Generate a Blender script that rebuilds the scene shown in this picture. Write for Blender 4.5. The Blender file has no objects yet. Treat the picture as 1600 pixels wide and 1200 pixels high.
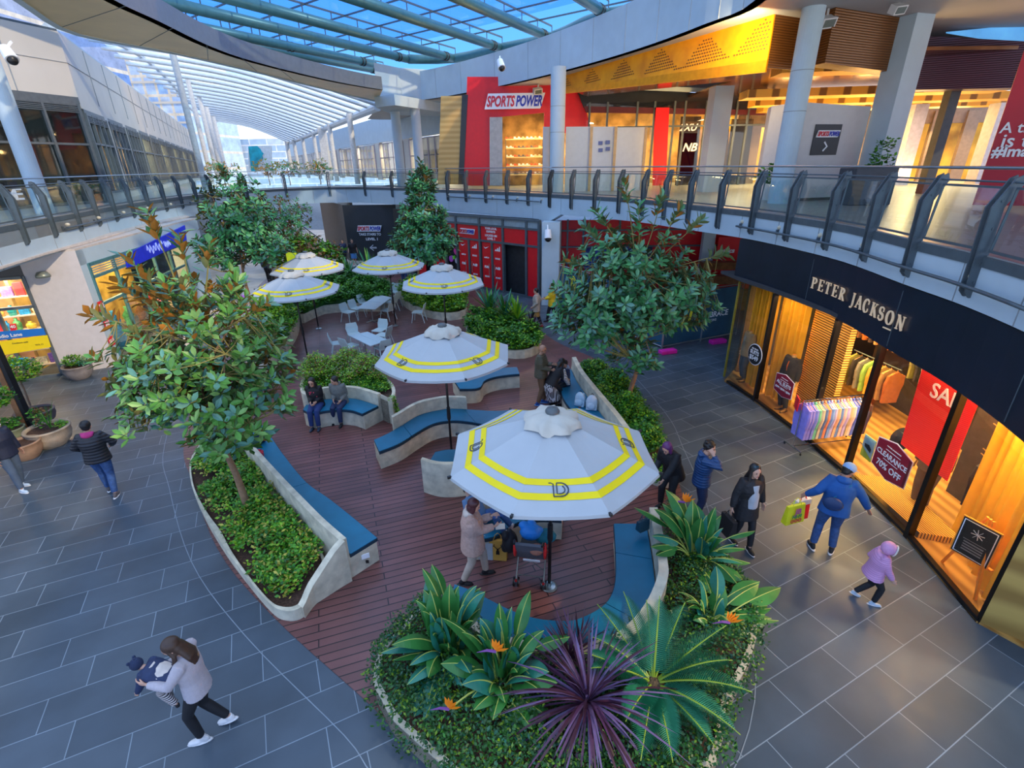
import bpy, bmesh, math, random
from mathutils import Vector, Matrix, Euler
random.seed(7)
S = bpy.context.scene
COL = S.collection
PI = math.pi
# ------------------------------------------------------------------ camera
F = 780.0; CH = 6.2
PITCH = math.atan(343/780.0); ROLL = math.radians(-1.0)
cd = bpy.data.cameras.new('camera'); cam = bpy.data.objects.new('camera', cd); COL.objects.link(cam)
cd.sensor_width = 36; cd.sensor_fit = 'HORIZONTAL'; cd.lens = F/1600*36; cd.clip_start = .05; cd.clip_end = 600
cam.matrix_world = Matrix.Translation((0, 0, CH)) @ Matrix.Rotation(PI/2-PITCH, 4, 'X') @ Matrix.Rotation(ROLL, 4, 'Z')
S.camera = cam
# ------------------------------------------------------------------ world, sun, exposure
S.view_settings.view_transform = 'Standard'; S.view_settings.look = 'None'
S.view_settings.gamma = 1; S.view_settings.exposure = 0.80; S.view_settings.use_curve_mapping = False
W = bpy.data.worlds.new('sky'); S.world = W; W.use_nodes = True
nt = W.node_tree; nt.nodes.clear()
def N(t, **k):
    n = nt.nodes.new(t)
    for a, b in k.items(): setattr(n, a, b)
    return n
tc = N('ShaderNodeTexCoord'); sp = N('ShaderNodeSeparateXYZ'); nt.links.new(tc.outputs['Generated'], sp.inputs[0])
r1 = N('ShaderNodeValToRGB'); nt.links.new(sp.outputs['Z'], r1.inputs[0])
e = r1.color_ramp.elements; e[0].position = 0.0; e[0].color = (.90, .92, .96, 1); e[1].position = .8; e[1].color = (.50, .66, .95, 1)
for p_, c_ in ((.07, (.72, .83, 1.0, 1)), (.15, (.10, .34, .85, 1)), (.32, (.05, .24, .78, 1)), (.5, (.34, .54, .92, 1))): x_ = e.new(p_); x_.color = c_
mp = N('ShaderNodeMapping'); mp.inputs['Scale'].default_value = (1.6, 1.6, 3.2); nt.links.new(tc.outputs['Generated'], mp.inputs[0]); mp.inputs['Location'].default_value = (.6, 4.4, 2.2)
nz = N('ShaderNodeTexNoise'); nz.inputs['Scale'].default_value = 1.7; nz.inputs['Detail'].default_value = 7; nt.links.new(mp.outputs[0], nz.inputs[0])
r2 = N('ShaderNodeValToRGB'); r2.color_ramp.elements[0].position = .56; r2.color_ramp.elements[1].position = .70
nt.links.new(nz.outputs['Fac'], r2.inputs[0])
mx = N('ShaderNodeMixRGB'); nt.links.new(r2.outputs[0], mx.inputs[0]); nt.links.new(r1.outputs[0], mx.inputs[1]); mx.inputs[2].default_value = (1.0, 1.02, 1.08, 1)
bg = N('ShaderNodeBackground'); bg.inputs['Strength'].default_value = 1.15; nt.links.new(mx.outputs[0], bg.inputs[0])
ow = N('ShaderNodeOutputWorld'); nt.links.new(bg.outputs[0], ow.inputs[0])
def sun(rot, e, col, ang=3):
    l = bpy.data.lights.new('sun', 'SUN'); l.energy = e; l.color = col; l.angle = math.radians(ang)
    o = bpy.data.objects.new('sun', l); COL.objects.link(o); o.rotation_euler = rot; return o
sun((math.radians(58), 0, math.radians(58)), 1.5, (1, .80, .52), 2)

# ------------------------------------------------------------------ pixel -> place helpers (photo frame 1600x1200)
def ray(px, py):
    u = (px-800)/F; v = -(py-600)/F; c, s = math.cos(ROLL), math.sin(ROLL)
    u, v = u*c-v*s, u*s+v*c
    return (u, math.cos(PITCH)+v*math.sin(PITCH), -math.sin(PITCH)+v*math.cos(PITCH))
def G(px, py, z=0.0):
    r = ray(px, py); t = (z-CH)/r[2]; return Vector((r[0]*t, r[1]*t, z))
def atY(px, py, Y):
    r = ray(px, py); t = Y/r[1]; return Vector((r[0]*t, Y, CH+r[2]*t))
def atX(px, py, X):
    r = ray(px, py); t = X/r[0]; return Vector((X, r[1]*t, CH+r[2]*t))
def onplane(px, py, P, n):
    """point of the sight line on the vertical plane through P with normal n"""
    r = Vector(ray(px, py)); o = Vector((0, 0, CH)); t = (P-o).dot(n)/r.dot(n); return o+r*t

# ------------------------------------------------------------------ materials
MATS = {}
def mat(name, col, rough=.6, metal=0, var=.12, scale=6, bump=0, bscale=40, spec=.5, emit=0, trans=0, alpha=1, coat=0):
    if name in MATS: return MATS[name]
    m = bpy.data.materials.new(name); m.use_nodes = True; t = m.node_tree; b = t.nodes['Principled BSDF']
    c = tuple(col[:3])+(1,)
    b.inputs['Roughness'].default_value = rough; b.inputs['Metallic'].default_value = metal
    b.inputs['Specular IOR Level'].default_value = spec
    co = t.nodes.new('ShaderNodeTexCoord')
    nz = t.nodes.new('ShaderNodeTexNoise'); nz.inputs['Scale'].default_value = scale; nz.inputs['Detail'].default_value = 4
    t.links.new(co.outputs['Object'], nz.inputs['Vector'])
    rp = t.nodes.new('ShaderNodeValToRGB')
    rp.color_ramp.elements[0].position = .3; rp.color_ramp.elements[1].position = .7
    rp.color_ramp.elements[0].color = tuple(x*(1-var) for x in c[:3])+(1,)
    rp.color_ramp.elements[1].color = tuple(min(1, x*(1+var)) for x in c[:3])+(1,)
    t.links.new(nz.outputs['Fac'], rp.inputs[0]); t.links.new(rp.outputs[0], b.inputs['Base Color'])
    if bump:
        n2 = t.nodes.new('ShaderNodeTexNoise'); n2.inputs['Scale'].default_value = bscale; t.links.new(co.outputs['Object'], n2.inputs['Vector'])
        bm_ = t.nodes.new('ShaderNodeBump'); bm_.inputs['Strength'].default_value = bump; bm_.inputs['Distance'].default_value = .02
        t.links.new(n2.outputs['Fac'], bm_.inputs['Height']); t.links.new(bm_.outputs[0], b.inputs['Normal'])
    if emit:
        b.inputs['Emission Color'].default_value = c; b.inputs['Emission Strength'].default_value = emit
    if coat: b.inputs['Coat Weight'].default_value = coat
    MATS[name] = m; return m
def glass(name, tint=(.75, .92, .95), fac=.22, rough=.02, fm=.8):
    """thin architectural glass: see-through with a glossy reflection"""
    if name in MATS: return MATS[name]
    m = bpy.data.materials.new(name); m.use_nodes = True; t = m.node_tree; t.nodes.clear()
    tr = t.nodes.new('ShaderNodeBsdfTransparent'); tr.inputs[0].default_value = tint+(1,)
    gl = t.nodes.new('ShaderNodeBsdfGlossy'); gl.inputs[0].default_value = (1, 1, 1, 1); gl.inputs['Roughness'].default_value = rough
    fr = t.nodes.new('ShaderNodeFresnel'); fr.inputs[0].default_value = 1.45
    ad = t.nodes.new('ShaderNodeMath'); ad.operation = 'MULTIPLY_ADD'; ad.inputs[1].default_value = fm; ad.inputs[2].default_value = fac*.3
    t.links.new(fr.outputs[0], ad.inputs[0])
    mi = t.nodes.new('ShaderNodeMixShader'); ou = t.nodes.new('ShaderNodeOutputMaterial')
    t.links.new(ad.outputs[0], mi.inputs[0]); t.links.new(tr.outputs[0], mi.inputs[1]); t.links.new(gl.outputs[0], mi.inputs[2]); t.links.new(mi.outputs[0], ou.inputs[0])
    MATS[name] = m; return m
def bricks(name, c1, c2, grout, w, h, ms, ang, rough=.5, offset=.5, var=.25, coat=0, freq=2):
    if name in MATS: return MATS[name]
    m = bpy.data.materials.new(name); m.use_nodes = True; t = m.node_tree; b = t.nodes['Principled BSDF']
    co = t.nodes.new('ShaderNodeTexCoord'); mp = t.nodes.new('ShaderNodeMapping'); mp.inputs['Rotation'].default_value = (0, 0, -ang)
    t.links.new(co.outputs['Object'], mp.inputs[0])
    br = t.nodes.new('ShaderNodeTexBrick'); br.inputs['Scale'].default_value = 1; br.inputs['Brick Width'].default_value = w; br.inputs['Row Height'].default_value = h
    br.inputs['Mortar Size'].default_value = ms; br.inputs['Mortar Smooth'].default_value = .1; br.inputs['Bias'].default_value = 0
    br.offset = offset; br.offset_frequency = freq
    br.inputs['Color1'].default_value = c1+(1,); br.inputs['Color2'].default_value = c2+(1,); br.inputs['Mortar'].default_value = grout+(1,)
    t.links.new(mp.outputs[0], br.inputs['Vector'])
    nz = t.nodes.new('ShaderNodeTexNoise'); nz.inputs['Scale'].default_value = .9; nz.inputs['Detail'].default_value = 8
    t.links.new(mp.outputs[0], nz.inputs['Vector'])
    rp = t.nodes.new('ShaderNodeValToRGB'); rp.color_ramp.elements[0].position = .3; rp.color_ramp.elements[1].position = .7
    rp.color_ramp.elements[0].color = (1-var,)*3+(1,); rp.color_ramp.elements[1].color = (1+var*.3,)*3+(1,)
    t.links.new(nz.outputs['Fac'], rp.inputs[0])
    mx = t.nodes.new('ShaderNodeMixRGB'); mx.blend_type = 'MULTIPLY'; mx.inputs[0].default_value = 1
    t.links.new(br.outputs['Color'], mx.inputs[1]); t.links.new(rp.outputs[0], mx.inputs[2]); t.links.new(mx.outputs[0], b.inputs['Base Color'])
    bp = t.nodes.new('ShaderNodeBump'); bp.inputs['Strength'].default_value = .35; bp.inputs['Distance'].default_value = .01; bp.invert = True
    t.links.new(br.outputs['Fac'], bp.inputs['Height']); t.links.new(bp.outputs[0], b.inputs['Normal'])
    n3 = t.nodes.new('ShaderNodeTexNoise'); n3.inputs['Scale'].default_value = 3; t.links.new(mp.outputs[0], n3.inputs['Vector'])
    r3 = t.nodes.new('ShaderNodeMapRange'); r3.inputs['To Min'].default_value = rough-.12; r3.inputs['To Max'].default_value = rough+.12
    t.links.new(n3.outputs['Fac'], r3.inputs[0]); t.links.new(r3.outputs[0], b.inputs['Roughness'])
    MATS[name] = m; return m
def striped(name, c1, c2, scale, axis='Z', rough=.7, bump=.6, prof='SIN', metal=0, lo=.3, hi=.7, dist=.0):
    """bands along an object axis: quilting, pleats, slats"""
    if name in MATS: return MATS[name]
    m = bpy.data.materials.new(name); m.use_nodes = True; t = m.node_tree; b = t.nodes['Principled BSDF']
    b.inputs['Roughness'].default_value = rough; b.inputs['Metallic'].default_value = metal
    co = t.nodes.new('ShaderNodeTexCoord'); wv = t.nodes.new('ShaderNodeTexWave'); wv.wave_type = 'BANDS'; wv.bands_direction = axis; wv.wave_profile = prof
    wv.inputs['Scale'].default_value = scale; wv.inputs['Distortion'].default_value = dist; wv.inputs['Detail'].default_value = 2
    t.links.new(co.outputs['Object'], wv.inputs['Vector'])
    rp = t.nodes.new('ShaderNodeValToRGB'); rp.color_ramp.elements[0].position = lo; rp.color_ramp.elements[1].position = hi
    rp.color_ramp.elements[0].color = tuple(c1)+(1,); rp.color_ramp.elements[1].color = tuple(c2)+(1,)
    t.links.new(wv.outputs['Fac'], rp.inputs[0]); t.links.new(rp.outputs[0], b.inputs['Base Color'])
    if bump:
        bp = t.nodes.new('ShaderNodeBump'); bp.inputs['Strength'].default_value = bump; bp.inputs['Distance'].default_value = .03
        t.links.new(wv.outputs['Fac'], bp.inputs['Height']); t.links.new(bp.outputs[0], b.inputs['Normal'])
    MATS[name] = m; return m

# ------------------------------------------------------------------ object helpers
def tag(o, label=None, cat=None, group=None, kind=None):
    if label: o['label'] = label
    if cat: o['category'] = cat
    if group: o['group'] = group
    if kind: o['kind'] = kind
    return o
def thing(name, label, cat, loc=(0, 0, 0), rz=0, group=None, kind=None):
    o = bpy.data.objects.new(name, None); COL.objects.link(o); o.location = loc; o.rotation_euler = (0, 0, rz)
    o.empty_display_size = .1
    return tag(o, label, cat, group, kind)
def wmat(o):
    m = Matrix.Translation(o.location) @ o.rotation_euler.to_matrix().to_4x4() @ Matrix.Diagonal(tuple(o.scale)+(1,))
    return (wmat(o.parent) @ m) if o.parent else m
class MB:
    """collects faces of one part"""
    def __init__(s): s.v = []; s.f = []; s.m = []; s.mi = 0
    def add(s, vs, fs, mi=None):
        n = len(s.v); s.v += [tuple(v) for v in vs]; s.f += [tuple(i+n for i in f) for f in fs]
        s.m += [s.mi if mi is None else mi]*len(fs); return s
    def quad(s, a, b, c, d, mi=None): return s.add([a, b, c, d], [(0, 1, 2, 3)], mi)
    def box(s, c, d, M=None, mi=None):
        x, y, z = d[0]/2, d[1]/2, d[2]/2; c = Vector(c)
        vs = [Vector((i*x, j*y, k*z)) for i in (-1, 1) for j in (-1, 1) for k in (-1, 1)]
        if M is not None:
            M = M.to_3x3() if len(M) == 4 else M; vs = [M @ v for v in vs]
        return s.add([v+c for v in vs], [(0, 1, 3, 2), (4, 6, 7, 5), (0, 4, 5, 1), (2, 3, 7, 6), (0, 2, 6, 4), (1, 5, 7, 3)], mi)
    def bar(s, a, b, w, h, up=(0, 0, 1), mi=None):
        """box from a to b, w wide (sideways), h high (along up)"""
        a = Vector(a); b = Vector(b); d = (b-a); L = d.length
        if L < 1e-6: return s
        d /= L; up = Vector(up); x = d.cross(up)
        if x.length < 1e-4: x = d.cross(Vector((1, 0, 0)))
        x.normalize(); u = x.cross(d)
        M = Matrix((x, d, u)).transposed()
        return s.box((a+b)/2, (w, L, h), M, mi)
    def prism(s, poly, z0, z1, mi=None, cap=True):
        n = len(poly); A = [(p[0], p[1], z0) for p in poly]; B = [(p[0], p[1], z1) for p in poly]
        fs = [(i, (i+1) % n, n+(i+1) % n, n+i) for i in range(n)]
        s.add(A+B, fs, mi)
        if cap:
            s.add(B, [tuple(range(n))], mi); s.add(A, [tuple(reversed(range(n)))], mi)
        return s
    def strip(s, A, B, z0, z1, mi=None):
        """solid between two polylines (same count); z0/z1 numbers or per-point lists"""
        n = len(A); f0 = (lambda i: z0[i]) if hasattr(z0, '__len__') else (lambda i: z0)
        f1 = (lambda i: z1[i]) if hasattr(z1, '__len__') else (lambda i: z1)
        vs = []
        for i in range(n): vs += [(A[i][0], A[i][1], f0(i)), (B[i][0], B[i][1], f0(i)), (B[i][0], B[i][1], f1(i)), (A[i][0], A[i][1], f1(i))]
        fs = [(0, 1, 2, 3), ((n-1)*4+3, (n-1)*4+2, (n-1)*4+1, (n-1)*4)]
        for i in range(n-1):
            a = i*4; b = a+4
            for k in range(4): fs.append((a+k, b+k, b+(k+1) % 4, a+(k+1) % 4))
        return s.add(vs, fs, mi)
    def tube(s, pts, r, n=8, mi=None, cap=True, flat=1.0, up=None):
        pts = [Vector(p) for p in pts]; R = r if hasattr(r, '__len__') else [r]*len(pts); m = len(pts)
        vs = []; t0 = (pts[1]-pts[0]).normalized()
        x = t0.cross(Vector(up) if up else Vector((0, 0, 1)))
        if x.length < 1e-3: x = t0.cross(Vector((0, 1, 0)))
        x.normalize()
        for i, p in enumerate(pts):
            t = (pts[min(i+1, m-1)]-pts[max(i-1, 0)])
            if t.length < 1e-9: t = t0
            t = t.normalized()
            x = (x-t*x.dot(t))
            x = x.normalized() if x.length > 1e-6 else t.orthogonal().normalized()
            y = t.cross(x)
            ri = R[i]; rx, ry = (ri if hasattr(ri, '__len__') else (ri, ri*flat))
            for k in range(n):
                a = 2*PI*k/n; vs.append(p+x*math.cos(a)*rx+y*math.sin(a)*ry)
        fs = []
        for i in range(m-1):
            for k in range(n):
                k2 = (k+1) % n; fs.append((i*n+k, i*n+k2, (i+1)*n+k2, (i+1)*n+k))
        if cap: fs += [tuple(reversed(range(n))), tuple((m-1)*n+k for k in range(n))]
        return s.add(vs, fs, mi)
    def lathe(s, prof, c=(0, 0, 0), n=20, mi=None, cap=True, sx=1, sy=1):
        c = Vector(c); vs = [c+Vector((r*math.cos(2*PI*k/n)*sx, r*math.sin(2*PI*k/n)*sy, z)) for r, z in prof for k in range(n)]
        m = len(prof); fs = [(i*n+k, i*n+(k+1) % n, (i+1)*n+(k+1) % n, (i+1)*n+k) for i in range(m-1) for k in range(n)]
        if cap: fs += [tuple(reversed(range(n))), tuple((m-1)*n+k for k in range(n))]
        return s.add(vs, fs, mi)
    def ball(s, c, r, n=12, m=8, M=None, mi=None):
        r = r if hasattr(r, '__len__') else (r, r, r); c = Vector(c); vs = []
        for i in range(m+1):
            th = PI*i/m
            for k in range(n):
                v = Vector((r[0]*math.sin(th)*math.cos(2*PI*k/n), r[1]*math.sin(th)*math.sin(2*PI*k/n), r[2]*math.cos(th)))
                vs.append(c+(M @ v if M is not None else v))
        fs = [(i*n+k, (i+1)*n+k, (i+1)*n+(k+1) % n, i*n+(k+1) % n) for i in range(m) for k in range(n)]
        return s.add(vs, fs, mi)
    def build(s, name, mats, parent=None, world=False, smooth=False, merge=False, solid=0, bevel=0):
        me = bpy.data.meshes.new(name); vs = s.v
        if parent is not None and world:
            inv = wmat(parent).inverted(); vs = [tuple(inv @ Vector(v)) for v in vs]
        me.from_pydata(vs, [], s.f)
        if not isinstance(mats, (list, tuple)): mats = [mats]
        for m in mats: me.materials.append(m)
        if len(mats) > 1: me.polygons.foreach_set('material_index', s.m)
        if merge or bevel:
            bm = bmesh.new(); bm.from_mesh(me); bmesh.ops.remove_doubles(bm, verts=bm.verts, dist=.0004)
            bmesh.ops.recalc_face_normals(bm, faces=bm.faces)
            if bevel: bmesh.ops.bevel(bm, geom=[e for e in bm.edges if len(e.link_faces) == 2 and e.calc_face_angle(0) > .6], offset=bevel, segments=2, affect='EDGES', profile=.6)
            bm.to_mesh(me); bm.free()
        if smooth: me.polygons.foreach_set('use_smooth', [True]*len(me.polygons))
        me.update()
        o = bpy.data.objects.new(name, me); COL.objects.link(o)
        if parent is not None: o.parent = parent
        return o
def one(name, mb, mats, label, cat, group=None, kind=None, loc=None, **k):
    """a thing that is a single mesh; its origin is put at the base of the mesh"""
    if loc is None:
        n = len(mb.v); loc = (sum(v[0] for v in mb.v)/n, sum(v[1] for v in mb.v)/n, min(v[2] for v in mb.v))
    L = Vector(loc); mb.v = [tuple(Vector(v)-L) for v in mb.v]
    o = mb.build(name, mats, **k); o.location = L
    return tag(o, label, cat, group, kind)
def struct(name, mb, mats, parent=None, **k):
    o = mb.build(name, mats, parent, **k)
    if parent is None: o['kind'] = 'structure'
    return o
def children(o): return [c for c in bpy.data.objects if c.parent == o]
def copy_tree(o, parent=None, kids=None):
    c = o.copy(); COL.objects.link(c); c.parent = parent
    for ch in children(o): copy_tree(ch, c)
    return c
def smooth_line(P, n=6, closed=False):
    P = [Vector((p[0], p[1], p[2] if len(p) > 2 else 0)) for p in P]; m = len(P); out = []
    rng = m if closed else m-1
    for i in range(rng):
        if closed: a, b, c, d = P[(i-1) % m], P[i], P[(i+1) % m], P[(i+2) % m]
        else: a, b, c, d = P[max(i-1, 0)], P[i], P[i+1], P[min(i+2, m-1)]
        for k in range(n):
            t = k/n; out.append(.5*((2*b)+(c-a)*t+(2*a-5*b+4*c-d)*t*t+(3*b-a-3*c+d)*t**3))
    if not closed: out.append(P[-1])
    return out
def resample(P, n):
    P = [Vector(p) for p in P]; L = [0]
    for a, b in zip(P, P[1:]): L.append(L[-1]+(b-a).length)
    out = []
    for k in range(n):
        t = L[-1]*k/(n-1); i = 0
        while i < len(P)-2 and L[i+1] < t: i += 1
        q = (t-L[i])/max(1e-9, L[i+1]-L[i]); out.append(P[i].lerp(P[i+1], max(0, min(1, q))))
    return out
def offset_line(P, d):
    """shift a polyline sideways in plan (to the left of its direction for d>0)"""
    out = []
    for i in range(len(P)):
        t = P[min(i+1, len(P)-1)]-P[max(i-1, 0)]; n = Vector((-t.y, t.x, 0)).normalized(); out.append(P[i]+n*d)
    return out
# ------------------------------------------------------------------ lettering
def text_mb(txt, O, R, U, w=None, h=None, bold=0, shear=0, depth=.01, spacing=1, align='CENTER', line=1.0):
    """flat raised lettering; O centre point, R right, U up; w total width or h cap height"""
    c = bpy.data.curves.new('t', 'FONT'); c.body = txt; c.align_x = align; c.align_y = 'CENTER'; c.offset = bold; c.shear = shear
    c.extrude = .5; c.resolution_u = 3; c.space_character = spacing; c.space_line = line
    o = bpy.data.objects.new('t', c); me = bpy.data.meshes.new_from_object(o)
    vs = [v.co.copy() for v in me.vertices]; fs = [tuple(p.vertices) for p in me.polygons]
    bpy.data.meshes.remove(me); bpy.data.objects.remove(o); bpy.data.curves.remove(c)
    mb = MB()
    if not vs: return mb
    x0, x1 = min(v.x for v in vs), max(v.x for v in vs); y0, y1 = min(v.y for v in vs), max(v.y for v in vs)
    sx = w/(x1-x0) if w else h/(y1-y0); sy = h/(y1-y0) if h else sx
    R = Vector(R).normalized(); U = Vector(U).normalized(); Nn = R.cross(U); O = Vector(O)
    cx = (x0+x1)/2; cy = (y0+y1)/2
    mb.add([O+R*(v.x-cx)*sx+U*(v.y-cy)*sy+Nn*(v.z+.5)*depth for v in vs], fs)
    return mb
def strokes_mb(polys, O, R, U, s, depth=.01):
    """polys: list of closed 2D polygons in unit coordinates"""
    R = Vector(R).normalized(); U = Vector(U).normalized(); Nn = R.cross(U); O = Vector(O); mb = MB()
    for P in polys:
        n = len(P); a = [O+R*(x*s)+U*(y*s) for x, y in P]; b = [p+Nn*depth for p in a]
        mb.add(a+b, [tuple(range(n, 2*n))]+[(i, (i+1) % n, n+(i+1) % n, n+i) for i in range(n)])
    return mb
def thick(P, w, closed=False):
    """polyline -> list of quads of width w (w may be a list)"""
    Q = []; n = len(P); W_ = w if hasattr(w, '__len__') else [w]*n
    nr = []
    for i in range(n):
        a = P[(i-1) % n] if closed else P[max(i-1, 0)]; b = P[(i+1) % n] if closed else P[min(i+1, n-1)]
        tx, ty = b[0]-a[0], b[1]-a[1]; L = math.hypot(tx, ty) or 1; nr.append((-ty/L, tx/L))
    for i in range(n if closed else n-1):
        j = (i+1) % n
        Q.append([(P[i][0]+nr[i][0]*W_[i]/2, P[i][1]+nr[i][1]*W_[i]/2), (P[i][0]-nr[i][0]*W_[i]/2, P[i][1]-nr[i][1]*W_[i]/2),
                  (P[j][0]-nr[j][0]*W_[j]/2, P[j][1]-nr[j][1]*W_[j]/2), (P[j][0]+nr[j][0]*W_[j]/2, P[j][1]+nr[j][1]*W_[j]/2)])
    return Q
def arc(cx, cy, rx, ry, a0, a1, n=14):
    return [(cx+rx*math.cos(math.radians(a0+(a1-a0)*i/n)), cy+ry*math.sin(math.radians(a0+(a1-a0)*i/n))) for i in range(n+1)]
def area(loc, size, power, col, rot=(0, 0, 0), sy=None, name='shop_light'):
    l = bpy.data.lights.new(name, 'AREA'); l.energy = power; l.color = col; l.size = size
    if sy: l.shape = 'RECTANGLE'; l.size_y = sy
    o = bpy.data.objects.new(name, l); COL.objects.link(o); o.location = loc; o.rotation_euler = rot; return o
# ================================================================== shared materials
M_white = mat('white_render', (.46, .57, .64), .55, var=.04, scale=2)
M_ceil = mat('grey_soffit', (.42, .42, .43), .6, var=.05, scale=1)
M_steel = mat('dark_grey_steel', (.10, .13, .15), .45, .3, var=.1)
M_rail = mat('brushed_rail', (.42, .46, .47), .28, .85, var=.05)
M_glass = glass('balustrade_glass', (.72, .90, .92), .25)
M_shopglass = glass('shop_glass', (.93, .96, .96), .12)
M_conc = mat('cast_concrete', (.62, .56, .42), .75, var=.22, scale=5, bump=.25, bscale=30)
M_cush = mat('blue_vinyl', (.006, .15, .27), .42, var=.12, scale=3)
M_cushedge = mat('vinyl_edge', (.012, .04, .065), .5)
M_pave = bricks('bluestone', (.055, .080, .110), (.080, .110, .145), (.24, .30, .36), 1.05, .5, .006, math.radians(26), .42, .37, .3)
M_timber = bricks('timber_decking', (.150, .060, .055), (.225, .088, .082), (.022, .012, .014), 3.4, .14, .009, math.radians(19), .36, .3, .3)
M_dark = mat('black_panel', (.012, .016, .024), .35, var=.2, scale=2)
M_red = mat('red_panel', (.72, .005, .015), .45, var=.05)
M_black = mat('black', (.01, .01, .012), .4)
M_stone2 = mat('upper_floor_tile', (.34, .33, .31), .3, var=.1, scale=3)
M_txt = mat('white_lettering', (.85, .87, .9), .5, var=.02)
M_warmwall = mat('warm_shop_interior', (.55, .36, .14), .7, var=.25, scale=3)
M_soil = mat('bark_mulch', (.07, .035, .022), .95, var=.5, scale=30, bump=.8, bscale=60)
SLAB = 4.95
# ================================================================== ground
mb = MB(); mb.quad((-60, -4, 0), (40, -4, 0), (40, 110, 0), (-60, 110, 0)); struct('floor', mb, M_pave)
T_px = [(384, 500), (318, 590), (288, 690), (300, 752), (340, 858), (427, 964), (583, 1106), (650, 1180)]
tl = [G(*p) for p in T_px]+[Vector((.2, 2.9, 0)), Vector((1.7, 3.3, 0)), Vector((2.75, 4.6, 0)), Vector((3.0, 6.3, 0)), Vector((3.4, 8.2, 0)), Vector((3.6, 10.2, 0)), Vector((3.7, 12, 0)), Vector((3.2, 15.5, 0))]+[G(*p) for p in [(862, 530), (800, 478), (735, 452), (610, 425), (520, 420), (430, 430), (395, 460)]]
tl = smooth_line(tl, 5, True)
mb = MB(); mb.prism([(p.x, p.y) for p in tl], 0.0, .012); struct('timber_deck', mb, M_timber)
M_grout = mat('pale_grout', (.22, .27, .32), .6)
tl2 = []
for i in range(len(tl)):
    t = tl[(i+1) % len(tl)]-tl[i-1]; n = Vector((t.y, -t.x, 0)).normalized(); tl2.append(tl[i]+n*.42)
cen = sum(tl, Vector())/len(tl)
if (tl2[0]-cen).length < (tl[0]-cen).length: tl2 = [2*a-b for a, b in zip(tl, tl2)]
mb = MB()
for a, b in zip(tl2, tl2[1:]+tl2[:1]): mb.bar((a.x, a.y, .003), (b.x, b.y, .003), .012, .004)
struct('trim_paving_joint', mb, M_grout)
# pale pavement outdoors beyond the bridge
M_pale = mat('pale_paving', (.52, .46, .40), .6, var=.15, scale=1)
mb = MB(); mb.prism([(p.x, p.y) for p in [G(285, 545), G(384, 500), G(400, 460), G(430, 428), G(530, 418), G(620, 412), G(640, 385), G(560, 360), G(420, 358), G(300, 380)]], .0, .006); struct('trim_pale_paving', mb, M_pale)

# ================================================================== upper slab and its curved edge
E_px = [(12, 353), (50, 344), (120, 332), (175, 322), (250, 311), (330, 302), (400, 297), (470, 293.5), (540, 292), (590, 292.5), (640, 294), (700, 296.5), (800, 300), (860, 303), (930, 306.5), (1000, 311), (1075, 319), (1162, 328), (1240, 338), (1330, 352), (1432, 375), (1545, 400)]
edge = [Vector((-11.2, 8.0, SLAB)), Vector((-12.2, 10.8, SLAB))]+[G(x, y, SLAB) for x, y in E_px[1:]]+[Vector((6.1, 5.2, SLAB)), Vector((5.5, 4.0, SLAB)), Vector((4.9, 3.2, SLAB))]
edge = smooth_line(edge, 4)
iL = min(range(len(edge)), key=lambda i: (edge[i]-G(330, 302, SLAB)).length)     # left deck | bridge
iR = min(range(len(edge)), key=lambda i: (edge[i]-G(655, 294, SLAB)).length)     # bridge | right deck
def fas_z(i):
    """bottom height of the white edge band"""
    x = edge[i].x; y = edge[i].y
    if i <= iR: return 3.92
    if y > 23.6: return 3.78
    return 4.10+.12*min(1, max(0, (22-y)/8))
zb = [fas_z(i) for i in range(len(edge))]
def dirn(i):
    t = edge[min(i+1, len(edge)-1)]-edge[max(i-1, 0)]; t.normalize(); return t, Vector((-t.y, t.x, 0))   # tangent, outward (away from the void)
out = [dirn(i)[1] for i in range(len(edge))]
back = [edge[i]+out[i]*.30 for i in range(len(edge))]
M_tile = mat('edge_tile', (.42, .30, .24), .6, var=.1)
for nm, a, b in (('left', 0, iL), ('bridge', iL, iR), ('right', iR, len(edge)-1)):
    mb = MB(); mb.strip(edge[a:b+1], back[a:b+1], zb[a:b+1], [SLAB-.16]*(b+1-a)); f = struct('trim_edge_band_'+nm, mb, M_white)
    mb = MB(); mb.strip([edge[i]-out[i]*.02 for i in range(a, b+1)], back[a:b+1], SLAB-.16, SLAB-.02); struct('trim_edge_channel_'+nm, mb, M_steel)
    mb = MB()
    for i in range(a, b, 3):
        p = edge[i]-out[i]*.003; mb.box((p.x, p.y, (zb[i]+SLAB-.16)/2), (.012, .012, SLAB-.16-zb[i]))
    struct('trim_band_joint_'+nm, mb, mat('joint_grey', (.28, .31, .33), .8))
# decks behind the edge
mb = MB()
L = [edge[i] for i in range(0, iL+1)]
mb.prism([(p.x, p.y) for p in L]+[(-19.5, 33.5), (-60, 104), (-60, 0), (-12, 5)], SLAB-.5, SLAB)
struct('upper_deck_left', mb, M_stone2)
mb = MB(); L = [edge[i]+out[i]*.02 for i in range(iL, iR+1)]; Bk = [p+Vector((0, 3.0, 0)) for p in L]
mb.strip(L, Bk, SLAB-.5, SLAB); struct('upper_bridge', mb, M_stone2)
mb = MB(); L = [edge[i]+out[i]*.02 for i in range(iR, len(edge))]
mb.prism([(p.x, p.y) for p in L]+[(30, 2), (30, 60), (-9, 60), (-9, 38)], 4.35, SLAB)
struct('upper_deck_right', mb, M_stone2)

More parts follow.
